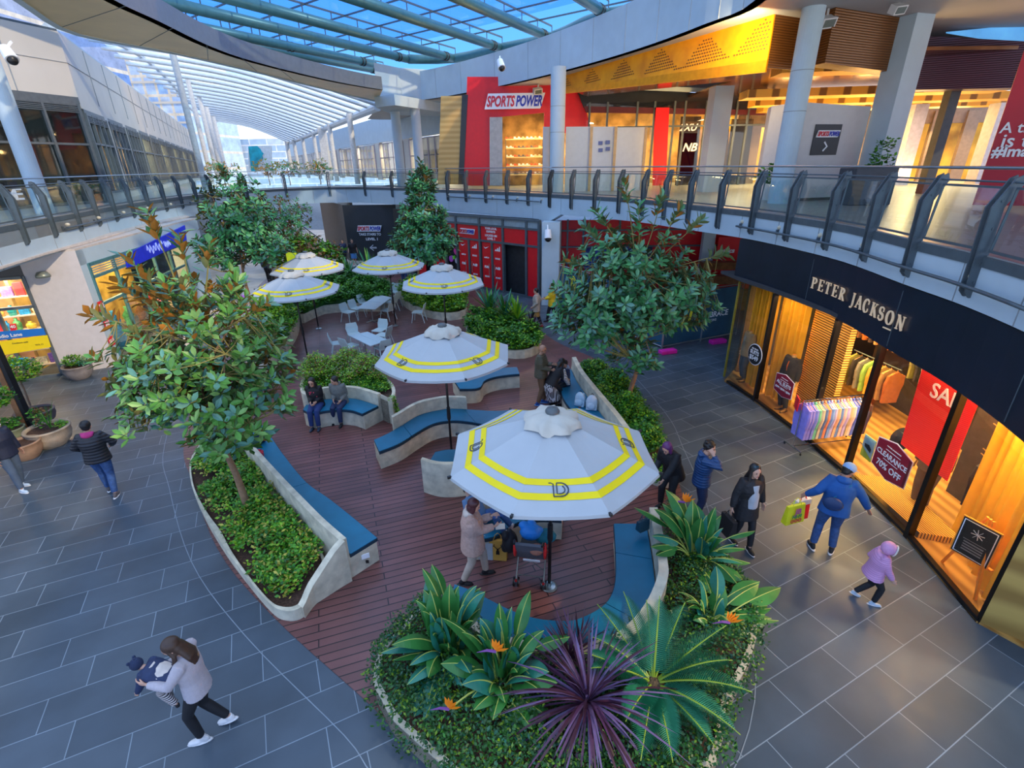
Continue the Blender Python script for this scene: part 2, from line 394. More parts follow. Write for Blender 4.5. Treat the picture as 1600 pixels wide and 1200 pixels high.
# ================================================================== balustrades
def balustrade(i0, i1, name, label, sp, pipe=None):
    P = edge[i0:i1+1]; O_ = out[i0:i1+1]
    org = P[len(P)//2].copy(); root = thing(name, label, 'balustrade', org)
    # arc-length positions
    L = [0]
    for a, b in zip(P, P[1:]): L.append(L[-1]+(b-a).length)
    def at(s):
        i = 0
        while i < len(P)-2 and L[i+1] < s: i += 1
        q = (s-L[i])/(L[i+1]-L[i]); return P[i].lerp(P[i+1], q), O_[i].lerp(O_[i+1], q).normalized()
    n = max(2, round(L[-1]/sp)); st = [L[-1]*k/n for k in range(n+1)]
    for s in st:
        p, o = at(s); t = Vector((o.y, -o.x, 0)); mb = MB()
        for d in (-.055, .055):
            c = p+t*d
            prof = [(-.10, -.52), (-.03, -.60), (.05, -.60), (.02, .62), (.16, .92), (.12, 1.02), (.04, .98), (-.13, .62)]
            A = [c+t*-.012+o*(x)+Vector((0, 0, z)) for x, z in prof]; B = [q+t*.024 for q in A]; m = len(A)
            mb.add(A+B, [tuple(range(m)), tuple(reversed(range(m, 2*m)))]+[(k, m+k, m+(k+1) % m, (k+1) % m) for k in range(m)])
        for z in (-.38, -.1, .35, .7):
            mb.tube([p+t*-.08+o*-.03+Vector((0, 0, z)), p+t*.08+o*-.03+Vector((0, 0, z))], .018, 6)
        q = mb.build('post', M_steel, root, world=True); q.visible_shadow = True
    rp = [at(L[-1]*k/(n*2))[0]+at(L[-1]*k/(n*2))[1]*.10+Vector((0, 0, 1.1)) for k in range(n*2+1)]
    mb = MB(); mb.tube(rp, .032, 10, flat=.7); mb.build('handrail', M_rail, root, world=True, smooth=True)
    mb = MB(); mb.tube([q-Vector((0, 0, .17))+at(L[-1]*k/(n*2))[1]*-.04 for k, q in enumerate(rp)], .015, 6); mb.build('upper_rail', M_steel, root, world=True)
    for k in range(n):
        a, oa = at(st[k]+.12); b, ob = at(st[k+1]-.12); mb = MB(); a = a+oa*.0; b = b+ob*.0
        mb.quad(a+Vector((0, 0, .06)), b+Vector((0, 0, .06)), b+ob*.06+Vector((0, 0, .86)), a+oa*.06+Vector((0, 0, .86)))
        g = mb.build('glass_panel', M_glass, root, world=True)
        mb = MB()
        mb.bar(a+Vector((0, 0, .06)), b+Vector((0, 0, .06)), .03, .035)
        mb.bar(a+oa*.06+Vector((0, 0, .86)), b+ob*.06+Vector((0, 0, .86)), .03, .03)
        for q, o in ((a, oa), (b, ob)): mb.bar(q+Vector((0, 0, .05)), q+o*.06+Vector((0, 0, .87)), .02, .03)
        mb.build('panel_frame', M_steel, root, world=True)
    return root
balustrade(0, iL, 'balustrade', 'dark steel and glass balustrade along the left upper walkway', 1.75)
balustrade(iL, iR, 'balustrade', 'glass balustrade on the far bridge across the courtyard', 3.2)
iK = min(range(len(edge)), key=lambda i: (edge[i]-G(860, 303, SLAB)).length)
balustrade(iR, iK, 'balustrade', 'glass balustrade in front of the red sports store doorway', 1.6)
balustrade(iK, len(edge)-1, 'balustrade', 'glass balustrade of the right upper walkway above the suit shop', 1.45)
# pipe with little spot heads clipped to the edge band
def pipe_run(pxs, z, label, n):
    P = [onplane_edge(px) for px in pxs]
def edge_near(px, py):
    g = G(px, py, SLAB-.35); return min(range(len(edge)), key=lambda i: (edge[i]-g).length)
M_cream = mat('cream_plastic', (.62, .56, .42), .5)
def pipe_rail(x0, x1, dz, off, label, lamps):
    i0 = min(range(len(edge)), key=lambda i: abs(px_of(edge[i]+Vector((0, 0, dz)))[0]-x0)); i1 = min(range(len(edge)), key=lambda i: abs(px_of(edge[i]+Vector((0, 0, dz)))[0]-x1))
    P = [edge[i]-out[i]*off+Vector((0, 0, dz)) for i in range(i0, i1+1)]
    root = thing('lighting_pipe', label, 'pipe', P[0]); mb = MB(); mb.tube(P, .028, 8); mb.build('pipe', M_steel, root, world=True, smooth=True)
    R_ = resample(P, lamps); mb = MB()
    for q in R_:
        i = min(range(len(edge)), key=lambda i: (edge[i]-q).length); mb.bar(q, q+out[i]*off, .03, .03); mb.box(q+out[i]*(off-.02), (.06, .06, .12))
    mb.build('bracket', M_steel, root, world=True)
    for q in R_:
        i = min(range(len(edge)), key=lambda i: (edge[i]-q).length); c = q+out[i]*(off*.35)+Vector((0, 0, .11)); mb = MB(); mb.ball(c+Vector((.12, 0, 0)), (.075, .06, .055), 10, 6)
        mb.build('lamp_head', M_cream, root, world=True, smooth=True)
def px_of(p):
    d = Vector(p)-Vector((0, 0, CH)); up = d.y*math.sin(PITCH)+d.z*math.cos(PITCH); f = d.y*math.cos(PITCH)-d.z*math.sin(PITCH)
    if f < .05: return (-9999, -9999)
    u = d.x/f; v = up/f; c, s = math.cos(ROLL), math.sin(ROLL); u, v = u*c+v*s, -u*s+v*c
    return (800+F*u, 600-F*v)
pipe_rail(90, 325, -.38, .13, 'thin dark pipe on brackets along the left white edge band', 7)
pipe_rail(705, 850, -.36, .13, 'thin dark pipe on the edge band above the red shopfront', 5)
pipe_rail(1150, 1640, -.42, .16, 'dark pipe with cream spot heads above the black suit shop sign', 7)

# ================================================================== ceiling over the right deck, ring round the skylight
CZ = 10.0
def mix(a, b, t): return a+(b-a)*t
ring_px = [(600, 157), (640, 158), (700, 150), (800, 130), (900, 105), (1000, 75), (1100, 38), (1180, 0)]
ring = [G(x, y, CZ) for x, y in ring_px]+[Vector((4.85, 9.6, CZ)), Vector((4.4, 7.4, CZ)), Vector((3.2, 5.0, CZ)), Vector((1.0, 3.4, CZ)), Vector((-2.0, 3.0, CZ)), Vector((-5, 4.2, CZ)), Vector((-7.6, 7.4, CZ)), Vector((-8.7, 11, CZ))]
ringl = [G(x, y, CZ) for x, y in [(178, 0), (250, 34), (330, 73), (400, 97), (500, 122), (560, 134), (598, 140)]]
rr = smooth_line(ring[:8]+ring[8:], 4); rl = smooth_line(ring[-1:]+ringl, 4)
topz = CZ+1.55
M_gold = mat('champagne_soffit', (.80, .62, .34), .35, .25, var=.10, scale=.8)
# right: white fascia ring
def rise(pts, z0, z1, th, sgn=1):
    A = pts; B = offset_line(pts, sgn*th); mb = MB(); mb.strip(A, B, z0, z1); return mb
struct('trim_skylight_ring_right', rise(rr, CZ, topz, .3), M_white)
mb = MB()
for k in range(1, len(rr)-1, 2):
    p = rr[k]; t = (rr[k+1]-rr[k-1]).normalized(); n = Vector((-t.y, t.x, 0)); q = p-n*.004; mb.box((q.x, q.y, (CZ+topz)/2), (.012, .012, topz-CZ))
struct('trim_ring_joint', mb, mat('joint_grey', (.28, .31, .33), .8))
struct('trim_skylight_ring_left', rise(rl, CZ, CZ+.6, .25), mat('ring_grey', (.22, .23, .24), .4, .4, var=.06))
# right ceiling plane (with hole = everything inside the ring left open): outer boundary far away
mb = MB(); K = [p for p in rr]; n = len(K)
outer = []
for p in K:
    d = Vector((p.x, p.y-13, 0)).normalized(); outer.append(p+d*14)
i_stop = min(range(n), key=lambda i: (K[i]-ring[10]).length)
for i in range(i_stop):
    mb.quad(K[i], K[i+1], outer[i+1], outer[i])
struct('ceiling', mb, M_ceil)
# left soffit, curved silver-gold band
lo = [G(x, y, CZ) for x, y in [(-60, -60), (35, 0), (105, 46), (185, 66), (265, 80), (400, 111), (500, 136), (590, 158)]]
lo = resample(smooth_line(lo, 4), 29); li = resample(rl, 29)
mb = MB()
for i in range(28): mb.quad(li[i], li[i+1], lo[i+1]-Vector((0, 0, .0)), lo[i])
mb2 = MB(); mb2.strip(lo, [p+Vector((-.25, .1, 0)) for p in lo], CZ-.02, CZ+.35)
struct('ceiling_silver_soffit', mb, M_gold, smooth=True); struct('trim_soffit_lip', mb2, M_white)
mb = MB()
for k in (6, 9, 12, 15, 18): mb.bar(li[k]-Vector((0, 0, .004)), lo[k]-Vector((0, 0, .004)), .02, .006)
struct('trim_soffit_joint', mb, M_steel)

# skylight tubes
M_tube = mat('teal_steel_tube', (.055, .17, .20), .38, .25, var=.08)
M_sky = glass('skylight_glass', (.60, .78, 1.0), .05, .02, .25)
TZ = 12.0
tubes = [((150, -62), (478, 78)), ((255, -40), (600, 112)), ((340, -8), (585, 100)), ((400, 10), (640, 93)), ((455, -2), (712, 92)), ((560, 0), (785, 76)), ((700, 2), (862, 60)), ((800, -22), (950, 24)), ((930, -30), (1075, 8)), ((1060, -60), (1180, -30))]
TD = (G(785, 76, TZ)-G(560, 0, TZ)).normalized()
ends = [G(*b, TZ) for a, b in tubes]
for k, (a, b) in enumerate(tubes):
    B = G(*b, TZ); A = B-TD*15
    lab = ['teal steel roof tube crossing the skylight, %s' % w for w in ('lowest at the left by the silver soffit', 'second lowest on the left', 'ending above the white ring corner', 'fourth from the left', 'fifth from the left', 'ending above the red store sign', 'ending over the round white column', 'ending at the ring right of the sign', 'second last at the right', 'last at the top right')][k]
    root = thing('roof_tube', lab, 'roof tube', B, group='roof tubes')
    mb = MB(); mb.tube([A, B], .21, 14); mb.build('tube', M_tube, root, world=True, smooth=True)
    for d in (.9, 1.12):
        c = B-TD*d; mb = MB(); mb.tube([c-TD*.04, c+TD*.04], .235, 14); mb.build('joint_collar', M_black, root, world=True, smooth=True)
    mb = MB(); rr_ = [B-TD*(14*j/9)+Vector((0, 0, .52)) for j in range(10)]
    mb.bar(rr_[0], rr_[-1], .05, .07)
    for q in rr_: mb.bar(q, q-Vector((0, 0, .35)), .04, .04, up=(1, 0, 0))
    mb.build('glazing_rail', M_steel, root, world=True)
# ring tube following the white ring
rt = [p+Vector((0, 0, 0)) for p in ends]; rt = smooth_line([e-TD*.15 for e in ends[3:]], 3)
mb = MB(); mb.tube(rt, .24, 12); one('ring_tube', mb, M_tube, 'curved teal steel tube following the white skylight ring', 'roof tube', smooth=True)
# glazing plane and cross bars
mb = MB(); zz = TZ+.56; c0 = ends[0]; c1 = ends[-1]
mb.quad((c0.x-16, c0.y+1, zz), (c0.x+4, c0.y+3, zz), (c1.x+3, c1.y-3, zz), (c1.x-13, c1.y-9, zz)); struct('window_skylight', mb, M_sky)
mb = MB(); X_ = (ends[-2]-ends[3]); 
for j in range(7):
    o = ends[3]-TD*(j*2.2+.2)+Vector((0, 0, .52)); mb.bar(o-X_*.35, o+X_*1.05, .05, .06)
struct('trim_skylight_bar', mb, M_steel)

# ================================================================== white bulkhead box where the rings meet
mb = MB()
w0 = G(600, 157, CZ); 
A = G(596, 150, CZ); B = G(620, 156, CZ); 
mb.prism([(A.x-.9, A.y+3.2), (A.x-.2, A.y-.2), (B.x+.4, B.y-.3), (B.x+3.5, B.y+1.2), (B.x+4.5, B.y+5.0)], CZ-.02, topz+.1)
struct('trim_bulkhead', mb, M_white)
mb = MB(); A = atY(588, 178, 34); B = atY(619, 180, 33); C_ = atY(697, 182, 38)
mb.prism([(A.x, A.y+5), (A.x, A.y), (B.x, B.y), (C_.x, C_.y), (C_.x, C_.y+3)], 9.45, CZ)
struct('trim_bulkhead_lower', mb, M_white)
# ================================================================== logos and sign faces used in several places
M_blue = mat('logo_blue', (.01, .03, .42), .4, var=.02)
M_logored = mat('logo_red', (.62, .01, .03), .4, var=.02)
def sports_sign(parent, O, R, U, w, base=True):
    """white rounded backing with the slanted two-colour name"""
    R = Vector(R).normalized(); U = Vector(U).normalized(); Nn = R.cross(U); O = Vector(O); h = w*.235; sh = .25
    if base:
        P = [(-w/2-h*.08, -h/2), (w/2-h*.25, -h/2), (w/2+h*.1, h/2), (-w/2+h*.22, h/2)]
        a = [O+R*x+U*y for x, y in P]; b = [p+Nn*.04 for p in a]; mb = MB()
        mb.add(a+b, [(4, 5, 6, 7)]+[(i, (i+1) % 4, 4+(i+1) % 4, 4+i) for i in range(4)]); mb.build('sign_backing', M_txt, parent, world=True)
    o = O+Nn*.045
    text_mb('SPORTS', o-R*w*.235, R, U, w=w*.49, h=h*.72, bold=.035, shear=.28, depth=.015).build('red_lettering', M_logored, parent, world=True)
    text_mb('POWER', o+R*w*.245, R, U, w=w*.45, h=h*.72, bold=.035, shear=.28, depth=.015).build('blue_lettering', M_blue, parent, world=True)
def poly_panel(parent, name, pts, m, th=.02, n=None):
    """flat sheet through world points"""
    pts = [Vector(p) for p in pts]; nn = (pts[1]-pts[0]).cross(pts[2]-pts[0]).normalized() if n is None else Vector(n)
    mb = MB(); k = len(pts); b = [p+nn*th for p in pts]
    mb.add(pts+b, [tuple(range(k, 2*k)), tuple(reversed(range(k)))]+[(i, (i+1) % k, k+(i+1) % k, k+i) for i in range(k)])
    if parent is None: return mb
    return mb.build(name, m, parent, world=True)
# ================================================================== suit shop, lower right
fy = [(14.05, 6.50), (12.6, 6.78), (10.4, 7.02), (8.9, 7.08), (7.0, 6.96), (5.2, 6.68)]
def fx(y):
    for (a, xa), (b, xb) in zip(fy, fy[1:]):
        if a >= y >= b: return xa+(xb-xa)*(a-y)/(a-b)
    return fy[0][1] if y > fy[0][0] else fy[-1][1]
ST = 3.05
M_shopfloor = striped('warm_floor_boards', (.30, .14, .03), (.50, .27, .07), 1.3, 'X', .35, .1, lo=.05, hi=.95)
mb = MB(); fl = [(fx(y), y) for y in [5.2+.44*i for i in range(21)]]
mb.prism(fl[::-1]+[(7.2, 4.4), (13.5, 4.4), (13.5, 15.2), (7.4, 15.2)][::1], .0, .03); struct('floor_shop', mb, M_shopfloor)
mb = MB(); mb.prism(fl[::-1]+[(7.2, 4.4), (13.5, 4.4), (13.5, 15.6), (6.4, 15.2)], ST+.02, ST+.1); struct('ceiling_shop', mb, mat('shop_ceiling', (.05, .05, .055), .8))
M_navy = mat('navy_black_fascia', (.010, .016, .030), .35, var=.15, scale=2)
# fascia: follows the slab edge
ie = [i for i in range(len(edge)) if edge[i].x > 0 and edge[i].y < 14.9]
fe = [edge[i]+out[i]*.04 for i in ie]; fb = [edge[i]+out[i]*.5 for i in ie]
fas = thing('shop_fascia', 'black curved fascia sign above the suit shop with gilt serif lettering', 'shop sign', fe[len(fe)//2])
mb = MB(); mb.strip(fe, fb, ST, [zb[i]-.03 for i in ie]); mb.build('fascia_panel', M_navy, fas, world=True)
mb = MB()
for k in (6, 12, 19, 26):
    if k < len(fe): p = fe[k]; mb.box((p.x-.006, p.y, 3.6), (.01, .012, 1.0))
mb.build('panel_joint', M_steel, fas, world=True)
# serif capitals, drawn stroke by stroke: (unit cap height)
def V(x, y0=0, y1=1, w=.17): return [[(x, y0), (x+w, y0), (x+w, y1), (x, y1)]]
def H(x0, x1, y, w=.05): return [[(x0, y-w/2), (x1, y-w/2), (x1, y+w/2), (x0, y+w/2)]]
def serif(x, y, w=.34): return [[(x-w/2, y-.025), (x+w/2, y-.025), (x+w/2, y+.025), (x-w/2, y+.025)]]
def curv(P, a, b):  # a thin, b thick in the middle
    n = len(P); return thick(P, [a+(b-a)*math.sin(PI*i/(n-1)) for i in range(n)])
GL = {
 'P': (V(.1)+serif(.18, .025)+serif(.18, .975)+curv(arc(.3, .73, .32, .25, 90, -90), .05, .17), .72),
 'E': (V(.1)+serif(.18, .025)+serif(.18, .975)+H(.1, .68, .975)+H(.1, .7, .025)+H(.2, .5, .51)+V(.64, .78, 1, .05)+V(.66, 0, .24, .05)+V(.48, .4, .62, .05), .80),
 'T': (V(.3)+serif(.385, .025)+H(.02, .75, .975)+V(.02, .76, 1, .05)+V(.70, .76, 1, .05), .80),
 'R': (V(.1)+serif(.18, .025)+serif(.18, .975)+curv(arc(.3, .75, .3, .23, 90, -90), .05, .17)+thick([(.34, .52), (.7, .02)], [.1, .17])+serif(.72, .025, .2), .86),
 'J': (V(.22, .0, 1)+serif(.3, .975)+curv([(.3, .06), (.26, -.1), (.16, -.2), (.04, -.2)], .06, .12)+[[(.0, -.24), (.1, -.24), (.1, -.12), (.0, -.12)]], .52),
 'A': (thick([(.06, 0), (.42, 1)], .06)+thick([(.40, 1), (.76, 0)], .17)+H(.18, .62, .33)+serif(.07, .025, .26)+serif(.76, .025, .3), .88),
 'C': (curv(arc(.46, .5, .38, .49, 45, 315, 20), .05, .19)+V(.70, .66, .95, .05)+V(.70, .1, .34, .05), .84),
 'K': (V(.1)+serif(.18, .025)+serif(.18, .975)+thick([(.24, .42), (.66, .97)], .05)+thick([(.38, .6), (.74, .02)], .17)+serif(.66, .975, .24)+serif(.75, .025, .24), .88),
 'S': (curv(arc(.34, .74, .26, .23, 40, 270, 12)+arc(.34, .27, .27, .25, 90, -140, 12), .06, .17)+V(.52, .68, .95, .05)+V(.05, .05, .32, .05), .70),
 'O': (thick(arc(.46, .5, .37, .48, 0, 360, 24), [.06+.13*abs(math.cos(2*PI*i/24)) for i in range(25)]), .94),
 'N': (V(.12, 0, 1, .05)+V(.68, 0, 1, .05)+thick([(.13, .98), (.71, .02)], .17)+serif(.14, .025, .26)+serif(.12, .975, .24)+serif(.7, .975, .26), .88)}
M_gilt = mat('gilt_letters', (.80, .62, .42), .35, .3, var=.05, emit=.15)
L0 = 11.72; sgap = .0; cur = 0
s_h = .235
pos = 0; line = []
for chx in 'PETER JACKSON':
    if chx == ' ': pos += .62; continue
    g, w = GL[chx]; line.append((chx, pos)); pos += w+.17
tot = pos
# positions along the fascia from y=11.72 to y=8.1
pathL = resample([p for p in fe if 7.6 < p.y < 12.6], 200)
if pathL[0].y < pathL[-1].y: pathL.reverse()
i0 = min(range(200), key=lambda i: abs(pathL[i].y-11.45)); i1 = min(range(200), key=lambda i: abs(pathL[i].y-8.05))
plen = sum((pathL[i+1]-pathL[i]).length for i in range(i0, i1)); sc_ = plen/tot
for chx, ps in line:
    i = int(i0+(i1-i0)*ps/tot); p = pathL[i]; q = pathL[min(199, i+6)]; R = (q-p).normalized()
    O = Vector((p.x, p.y, 3.47))-Vector((-R.y, R.x, 0))*0.0
    nrm = R.cross(Vector((0, 0, 1)))
    O = O+nrm*(.03 if nrm.x < 0 else -.03)
    strokes_mb(GL[chx][0], O, R, (0, 0, 1), s_h*1.06, .02).build('letter_'+chx.lower(), M_gilt, fas, world=True)
p = pathL[int(i0+(i1-i0)*line[-2][1]/tot)]; mb = MB(); mb.box((p.x-.04, p.y-.1, 3.39), (.02, .2, .02)); mb.build('underline', M_gilt, fas, world=True)

# window frames and glass
M_frame = mat('bronze_black_frame', (.012, .010, .009), .35, .4)
ys = [14.05, 12.62, 10.35, 9.0, 7.0, 5.2]
mb = MB(); P = [Vector((fx(y), y, 0)) for y in [5.2+.3*i for i in range(30)]]
mb.strip(P, [p+Vector((.09, 0, 0)) for p in P], .0, .09); struct('trim_window_sill', mb, M_frame)
for k, y in enumerate(ys[1:-1]):
    mb = MB(); x = fx(y); mb.box((x+.05, y, ST/2), (.12, .09, ST)); struct('trim_mullion', mb, M_frame)
mb = MB(); mb.box((fx(5.2)+.04, 5.2, ST/2), (.06, .05, ST)); struct('trim_mullion', mb, M_frame)
mb = MB(); mb.box((6.66, 14.4, 1.5), (.05, .05, 3.0)); struct('trim_yellow_post', mb, mat('olive_post', (.35, .32, .05), .5))
n_ = 1
for a, b in ((14.05, 12.62), (12.62, 10.35), (9.0, 7.0), (7.0, 5.2)):
    mb = MB(); q = [Vector((fx(a+(b-a)*t/4)+.05, a+(b-a)*t/4, 0)) for t in range(5)]
    for u, v in zip(q, q[1:]): mb.quad(u+Vector((0, 0, .09)), v+Vector((0, 0, .09)), v+Vector((0, 0, ST)), u+Vector((0, 0, ST)))
    struct('window_%d' % n_, mb, M_shopglass); n_ += 1
mb = MB(); mb.quad((6.5, 14.05, .05), (8.3, 15.0, .05), (8.3, 15.0, ST), (6.5, 14.05, ST)); struct('window_%d' % n_, mb, M_shopglass)
# inner walls
M_backwall = mat('shop_dark_wall', (.045, .035, .032), .7, var=.2)
mb = MB(); mb.box((13.4, 9.8, 1.55), (.1, 11.0, 3.0)); mb.box((10.4, 15.3, 1.55), (4.0, .1, 3.0)); struct('wall_shop_back', mb, M_backwall)
M_slat = striped('warm_timber_slats', (.14, .05, .008), (.85, .45, .08), 5.2, 'Z', .45, .5, lo=.2, hi=.5, dist=.6)
mb = MB(); mb.strip([Vector((7.68, 12.2, 0)), Vector((7.72, 10.8, 0))], [Vector((7.82, 12.2, 0)), Vector((7.86, 10.8, 0))], .03, ST); struct('wall_slatted', mb, M_slat)
M_brick = bricks('dark_brick', (.09, .055, .03), (.12, .07, .04), (.03, .02, .015), .3, .2, .01, 0, .7)
mb = MB(); mb.box((7.6, 14.75, 1.5), (.9, .15, 3.0)); struct('wall_shop_return', mb, M_brick)
# timber clad wall to the right of the window
M_oak = striped('weathered_oak_boards', (.30, .17, .035), (.52, .33, .08), .55, 'Z', .6, .3, lo=.1, hi=.9, dist=3)
mb = MB(); mb.strip([Vector((6.70, 5.17, 0)), Vector((7.75, 4.15, 0)), Vector((8.3, 3.0, 0))], [Vector((6.85, 5.2, 0)), Vector((7.9, 4.3, 0)), Vector((8.5, 3.0, 0))], .0, ST); struct('wall_timber', mb, M_oak)
# curtains
M_curt = mat('mustard_curtain', (.85, .46, .02), .75, var=.10, scale=3)
def curtain(pts, z0, z1, amp, wl, label, cat='curtain'):
    P = resample(pts, int(sum((b-a).length for a, b in zip(pts, pts[1:]))/wl*8)+1); mb = MB(); vs = []
    tt = 0
    for i, p in enumerate(P):
        t = (P[min(i+1, len(P)-1)]-P[max(i-1, 0)]).normalized(); n = Vector((-t.y, t.x, 0))
        ph = 2*PI*i/8+math.sin(i*.37)*.9
        for z, a in ((z0, 1.0), (mix(z0, z1, .5), .85), (z1, .7)): vs.append(p+n*amp*a*math.sin(ph)+Vector((0, 0, z)))
    fs = []
    for i in range(len(P)-1):
        for k in range(2): a = i*3+k; fs.append((a, a+3, a+4, a+1))
    mb.add(vs, fs); mb.add([v+Vector((.012, 0, 0)) for v in vs], [tuple(reversed(f)) for f in fs])
    return one('curtain', mb, M_curt, label, cat, smooth=True)
curtain([Vector((7.10, 14.25, 0)), Vector((7.16, 13.05, 0))], .05, ST-.03, .075, .17, 'mustard curtain panel behind the headless mannequin in grey jacket at the glass corner')
curtain([Vector((7.26, 13.0, 0)), Vector((7.5, 12.15, 0))], .05, ST-.03, .075, .17, 'mustard curtain behind the dark suited mannequin, beside the timber slats')
curtain([Vector((7.92, 7.15, 0)), Vector((7.62, 6.4, 0)), Vector((7.2, 5.62, 0)), Vector((7.1, 5.3, 0))], .05, ST-.03, .10, .26, 'wide mustard curtain behind the easel at the right end of the shop window')
# red sale banner
ban = thing('sale_banner', 'long red fabric banner reading SALE hanging in the shop window', 'banner', (7.62, 7.9, 1.05))
poly_panel(ban, 'cloth', [(7.62, 8.55, 2.98), (7.62, 8.45, 1.06), (7.55, 7.22, 1.03), (7.55, 7.22, 2.98)], striped('red_banner_cloth', (.62, .004, .010), (.85, .01, .015), 14, 'DIAGONAL', .6, 0), .012, n=(-1, 0, 0))
text_mb('SALE', (7.56, 7.74, 2.38), (0, -1, 0), (0, 0, 1), w=.80, h=.28, bold=.012, depth=.01).build('lettering', mat('pink_white_lettering', (.9, .72, .72), .5, var=0), ban, world=True)
# round price decal and hexagonal posters on the glass
def disc(c, R, U, r, n=28, th=.01):
    c = Vector(c); R = Vector(R).normalized(); U = Vector(U).normalized(); Nn = R.cross(U); mb = MB()
    a = [c+R*r*math.cos(2*PI*k/n)+U*r*math.sin(2*PI*k/n) for k in range(n)]; b = [p+Nn*th for p in a]
    mb.add(a+b, [tuple(range(n, 2*n))]+[(i, (i+1) % n, n+(i+1) % n, n+i) for i in range(n)]); return mb
R_ = Vector((.18, -1, 0)).normalized(); c = onplane(1180, 554, Vector((fx(13.3)-.03, 13.3, 0)), Vector((1, .18, 0)).normalized())
t = thing('price_decal', 'round black price sticker reading SUITS $549 on the shop glass', 'sticker', c-Vector((0, 0, .3)))
disc(c, R_, (0, 0, 1), .30).build('rim', M_txt, t, world=True); disc(c-Vector((.012, 0, 0)), R_, (0, 0, 1), .275).build('disc', M_black, t, world=True)
o = c-Vector((.026, 0, 0))
for s, dz, w, h in (('ALL WOOL', .16, .28, .045), ('SUITS', .06, .36, .11), ('$549', -.10, .36, .15)):
    text_mb(s, o+Vector((0, 0, dz)), R_, (0, 0, 1), w=w, h=h, bold=.02, depth=.006).build('lettering', M_txt, t, world=True)
M_maroon = mat('maroon_card', (.32, .008, .03), .5, var=.05)
def hex_poster(name, label, px, X, Y, R, w, h, lines):
    R = Vector(R).normalized(); n = R.cross(Vector((0, 0, 1))); c = onplane(px[0], px[1], Vector((X, Y, 0)), n)
    t = thing(name, label, 'poster', c-Vector((0, 0, h/2)))
    def hx(k, d, nm, m):
        a, b = w/2*k, h/2*k; q = .72
        P = [(-a, b*q), (0, b), (a, b*q), (a, -b*q), (0, -b), (-a, -b*q)]
        poly_panel(t, nm, [c+R*x+Vector((0, 0, z))+n*d for x, z in P[::-1]], m, .008, n=n)
    hx(1, 0, 'white_border', M_txt); hx(.955, .006, 'maroon_face', M_maroon)
    for s, dz, ww, hh in lines:
        o = c+n*.018+Vector((0, 0, dz*h))
        if s == '-':
            mb = MB(); mb.box(o, (.006, ww*w, .008), Matrix.Rotation(math.atan2(R.y, R.x)-PI/2, 3, 'Z')); mb.build('rule', M_txt, t, world=True)
        else: text_mb(s, o, R, (0, 0, 1), w=ww*w, h=hh*h, bold=.012, depth=.006).build('lettering', M_txt, t, world=True)
    return t
hex_poster('hexagonal_poster', 'maroon hexagonal poster reading ALL SUITS on the shop glass', (1225, 603), fx(11.6)+.045, 11.6, (.1, -1, 0), .74, .62,
           [('PETER JACKSON', .3, .36, .035), ('-', .2, .45, 0), ('ALL SUITS', .08, .78, .14), ('-', -.03, .45, 0), ('$299 / $399 / $599', -.17, .82, .10)])
hex_poster('hexagonal_poster', 'maroon hexagonal poster reading CLEARANCE 70% OFF on the shop glass', (1393, 722), fx(8.0)+.045, 7.9, (-.03, -1, 0), .93, .80,
           [('PETER JACKSON', .3, .40, .03), ('-', .21, .42, 0), ('CLEARANCE', .08, .86, .13), ('-', -.04, .42, 0), ('70% OFF', -.20, .70, .16)])
# green and blue card beside the poster
c = onplane(1357, 700, Vector((7.15, 8.75, 0)), Vector((1, 0, 0))); t = thing('info_card', 'lime green and white card on the shop glass left of the clearance poster', 'card', c-Vector((0, 0, .22)))
poly_panel(t, 'card', [c+Vector((0, a*.16, b*.24)) for a, b in ((1, 1), (1, -1), (-1, -1), (-1, 1))], mat('lime_card', (.45, .62, .04), .5, var=.05), .01, n=(-1, 0, 0))
poly_panel(t, 'picture', [c+Vector((-.012, a*.16, b)) for a, b in ((1, .24), (1, -.02), (-1, -.18), (-1, .24))], mat('pale_blue_print', (.35, .62, .75), .5), .006, n=(-1, 0, 0))
poly_panel(t, 'car_picture', [c+Vector((-.02, a, b)) for a, b in ((.1, .06), (.08, -.0), (-.1, -.06), (-.1, .02), (-.02, .08))], M_black, .004, n=(-1, 0, 0))
# low slatted display platform
M_plat = striped('yellow_slat_platform', (.10, .05, .005), (.78, .42, .05), 7, 'X', .5, .6, lo=.2, hi=.4)
mb = MB(); mb.prism([(7.15, 8.75), (7.12, 6.95), (7.72, 6.75), (7.95, 8.6)], .03, .15); one('display_platform', mb, M_plat, 'low slatted timber platform in the window under the clearance poster', 'platform')
# easel with black board
bc = [onplane(px, py, Vector((6.93, 5.95, 0)), Vector((.93, .36, .0)).normalized()) for px, py in ((1527, 806), (1565, 836), (1524, 886), (1488, 857))]
t = thing('easel', 'orange timber easel standing behind the glass by the mustard curtain', 'easel', (7.1, 5.9, .03))
bcn = (bc[0]+bc[1]+bc[2]+bc[3])/4; M_easel = mat('orange_pine', (.85, .33, .03), .5)
mb = MB(); mb.bar(bcn+Vector((.07, .05, .42)), (7.10, 6.36, .03), .03, .03); mb.build('leg', M_easel, t, world=True)
mb = MB(); mb.bar(bcn+Vector((.07, -.05, .42)), (6.98, 5.58, .03), .035, .035); mb.build('leg', M_easel, t, world=True)
mb = MB(); mb.bar(bcn+Vector((.07, 0, .42)), (7.35, 5.95, .03), .03, .03); mb.build('leg', M_easel, t, world=True)
mb = MB(); mb.bar(bcn+Vector((.03, .28, -.33)), bcn+Vector((.13, -.26, -.33)), .05, .03); mb.build('ledge', M_easel, t, world=True)
bd = thing('notice_board', 'black notice board with white star and text lines on the easel', 'sign', bcn-Vector((0, 0, .33)))
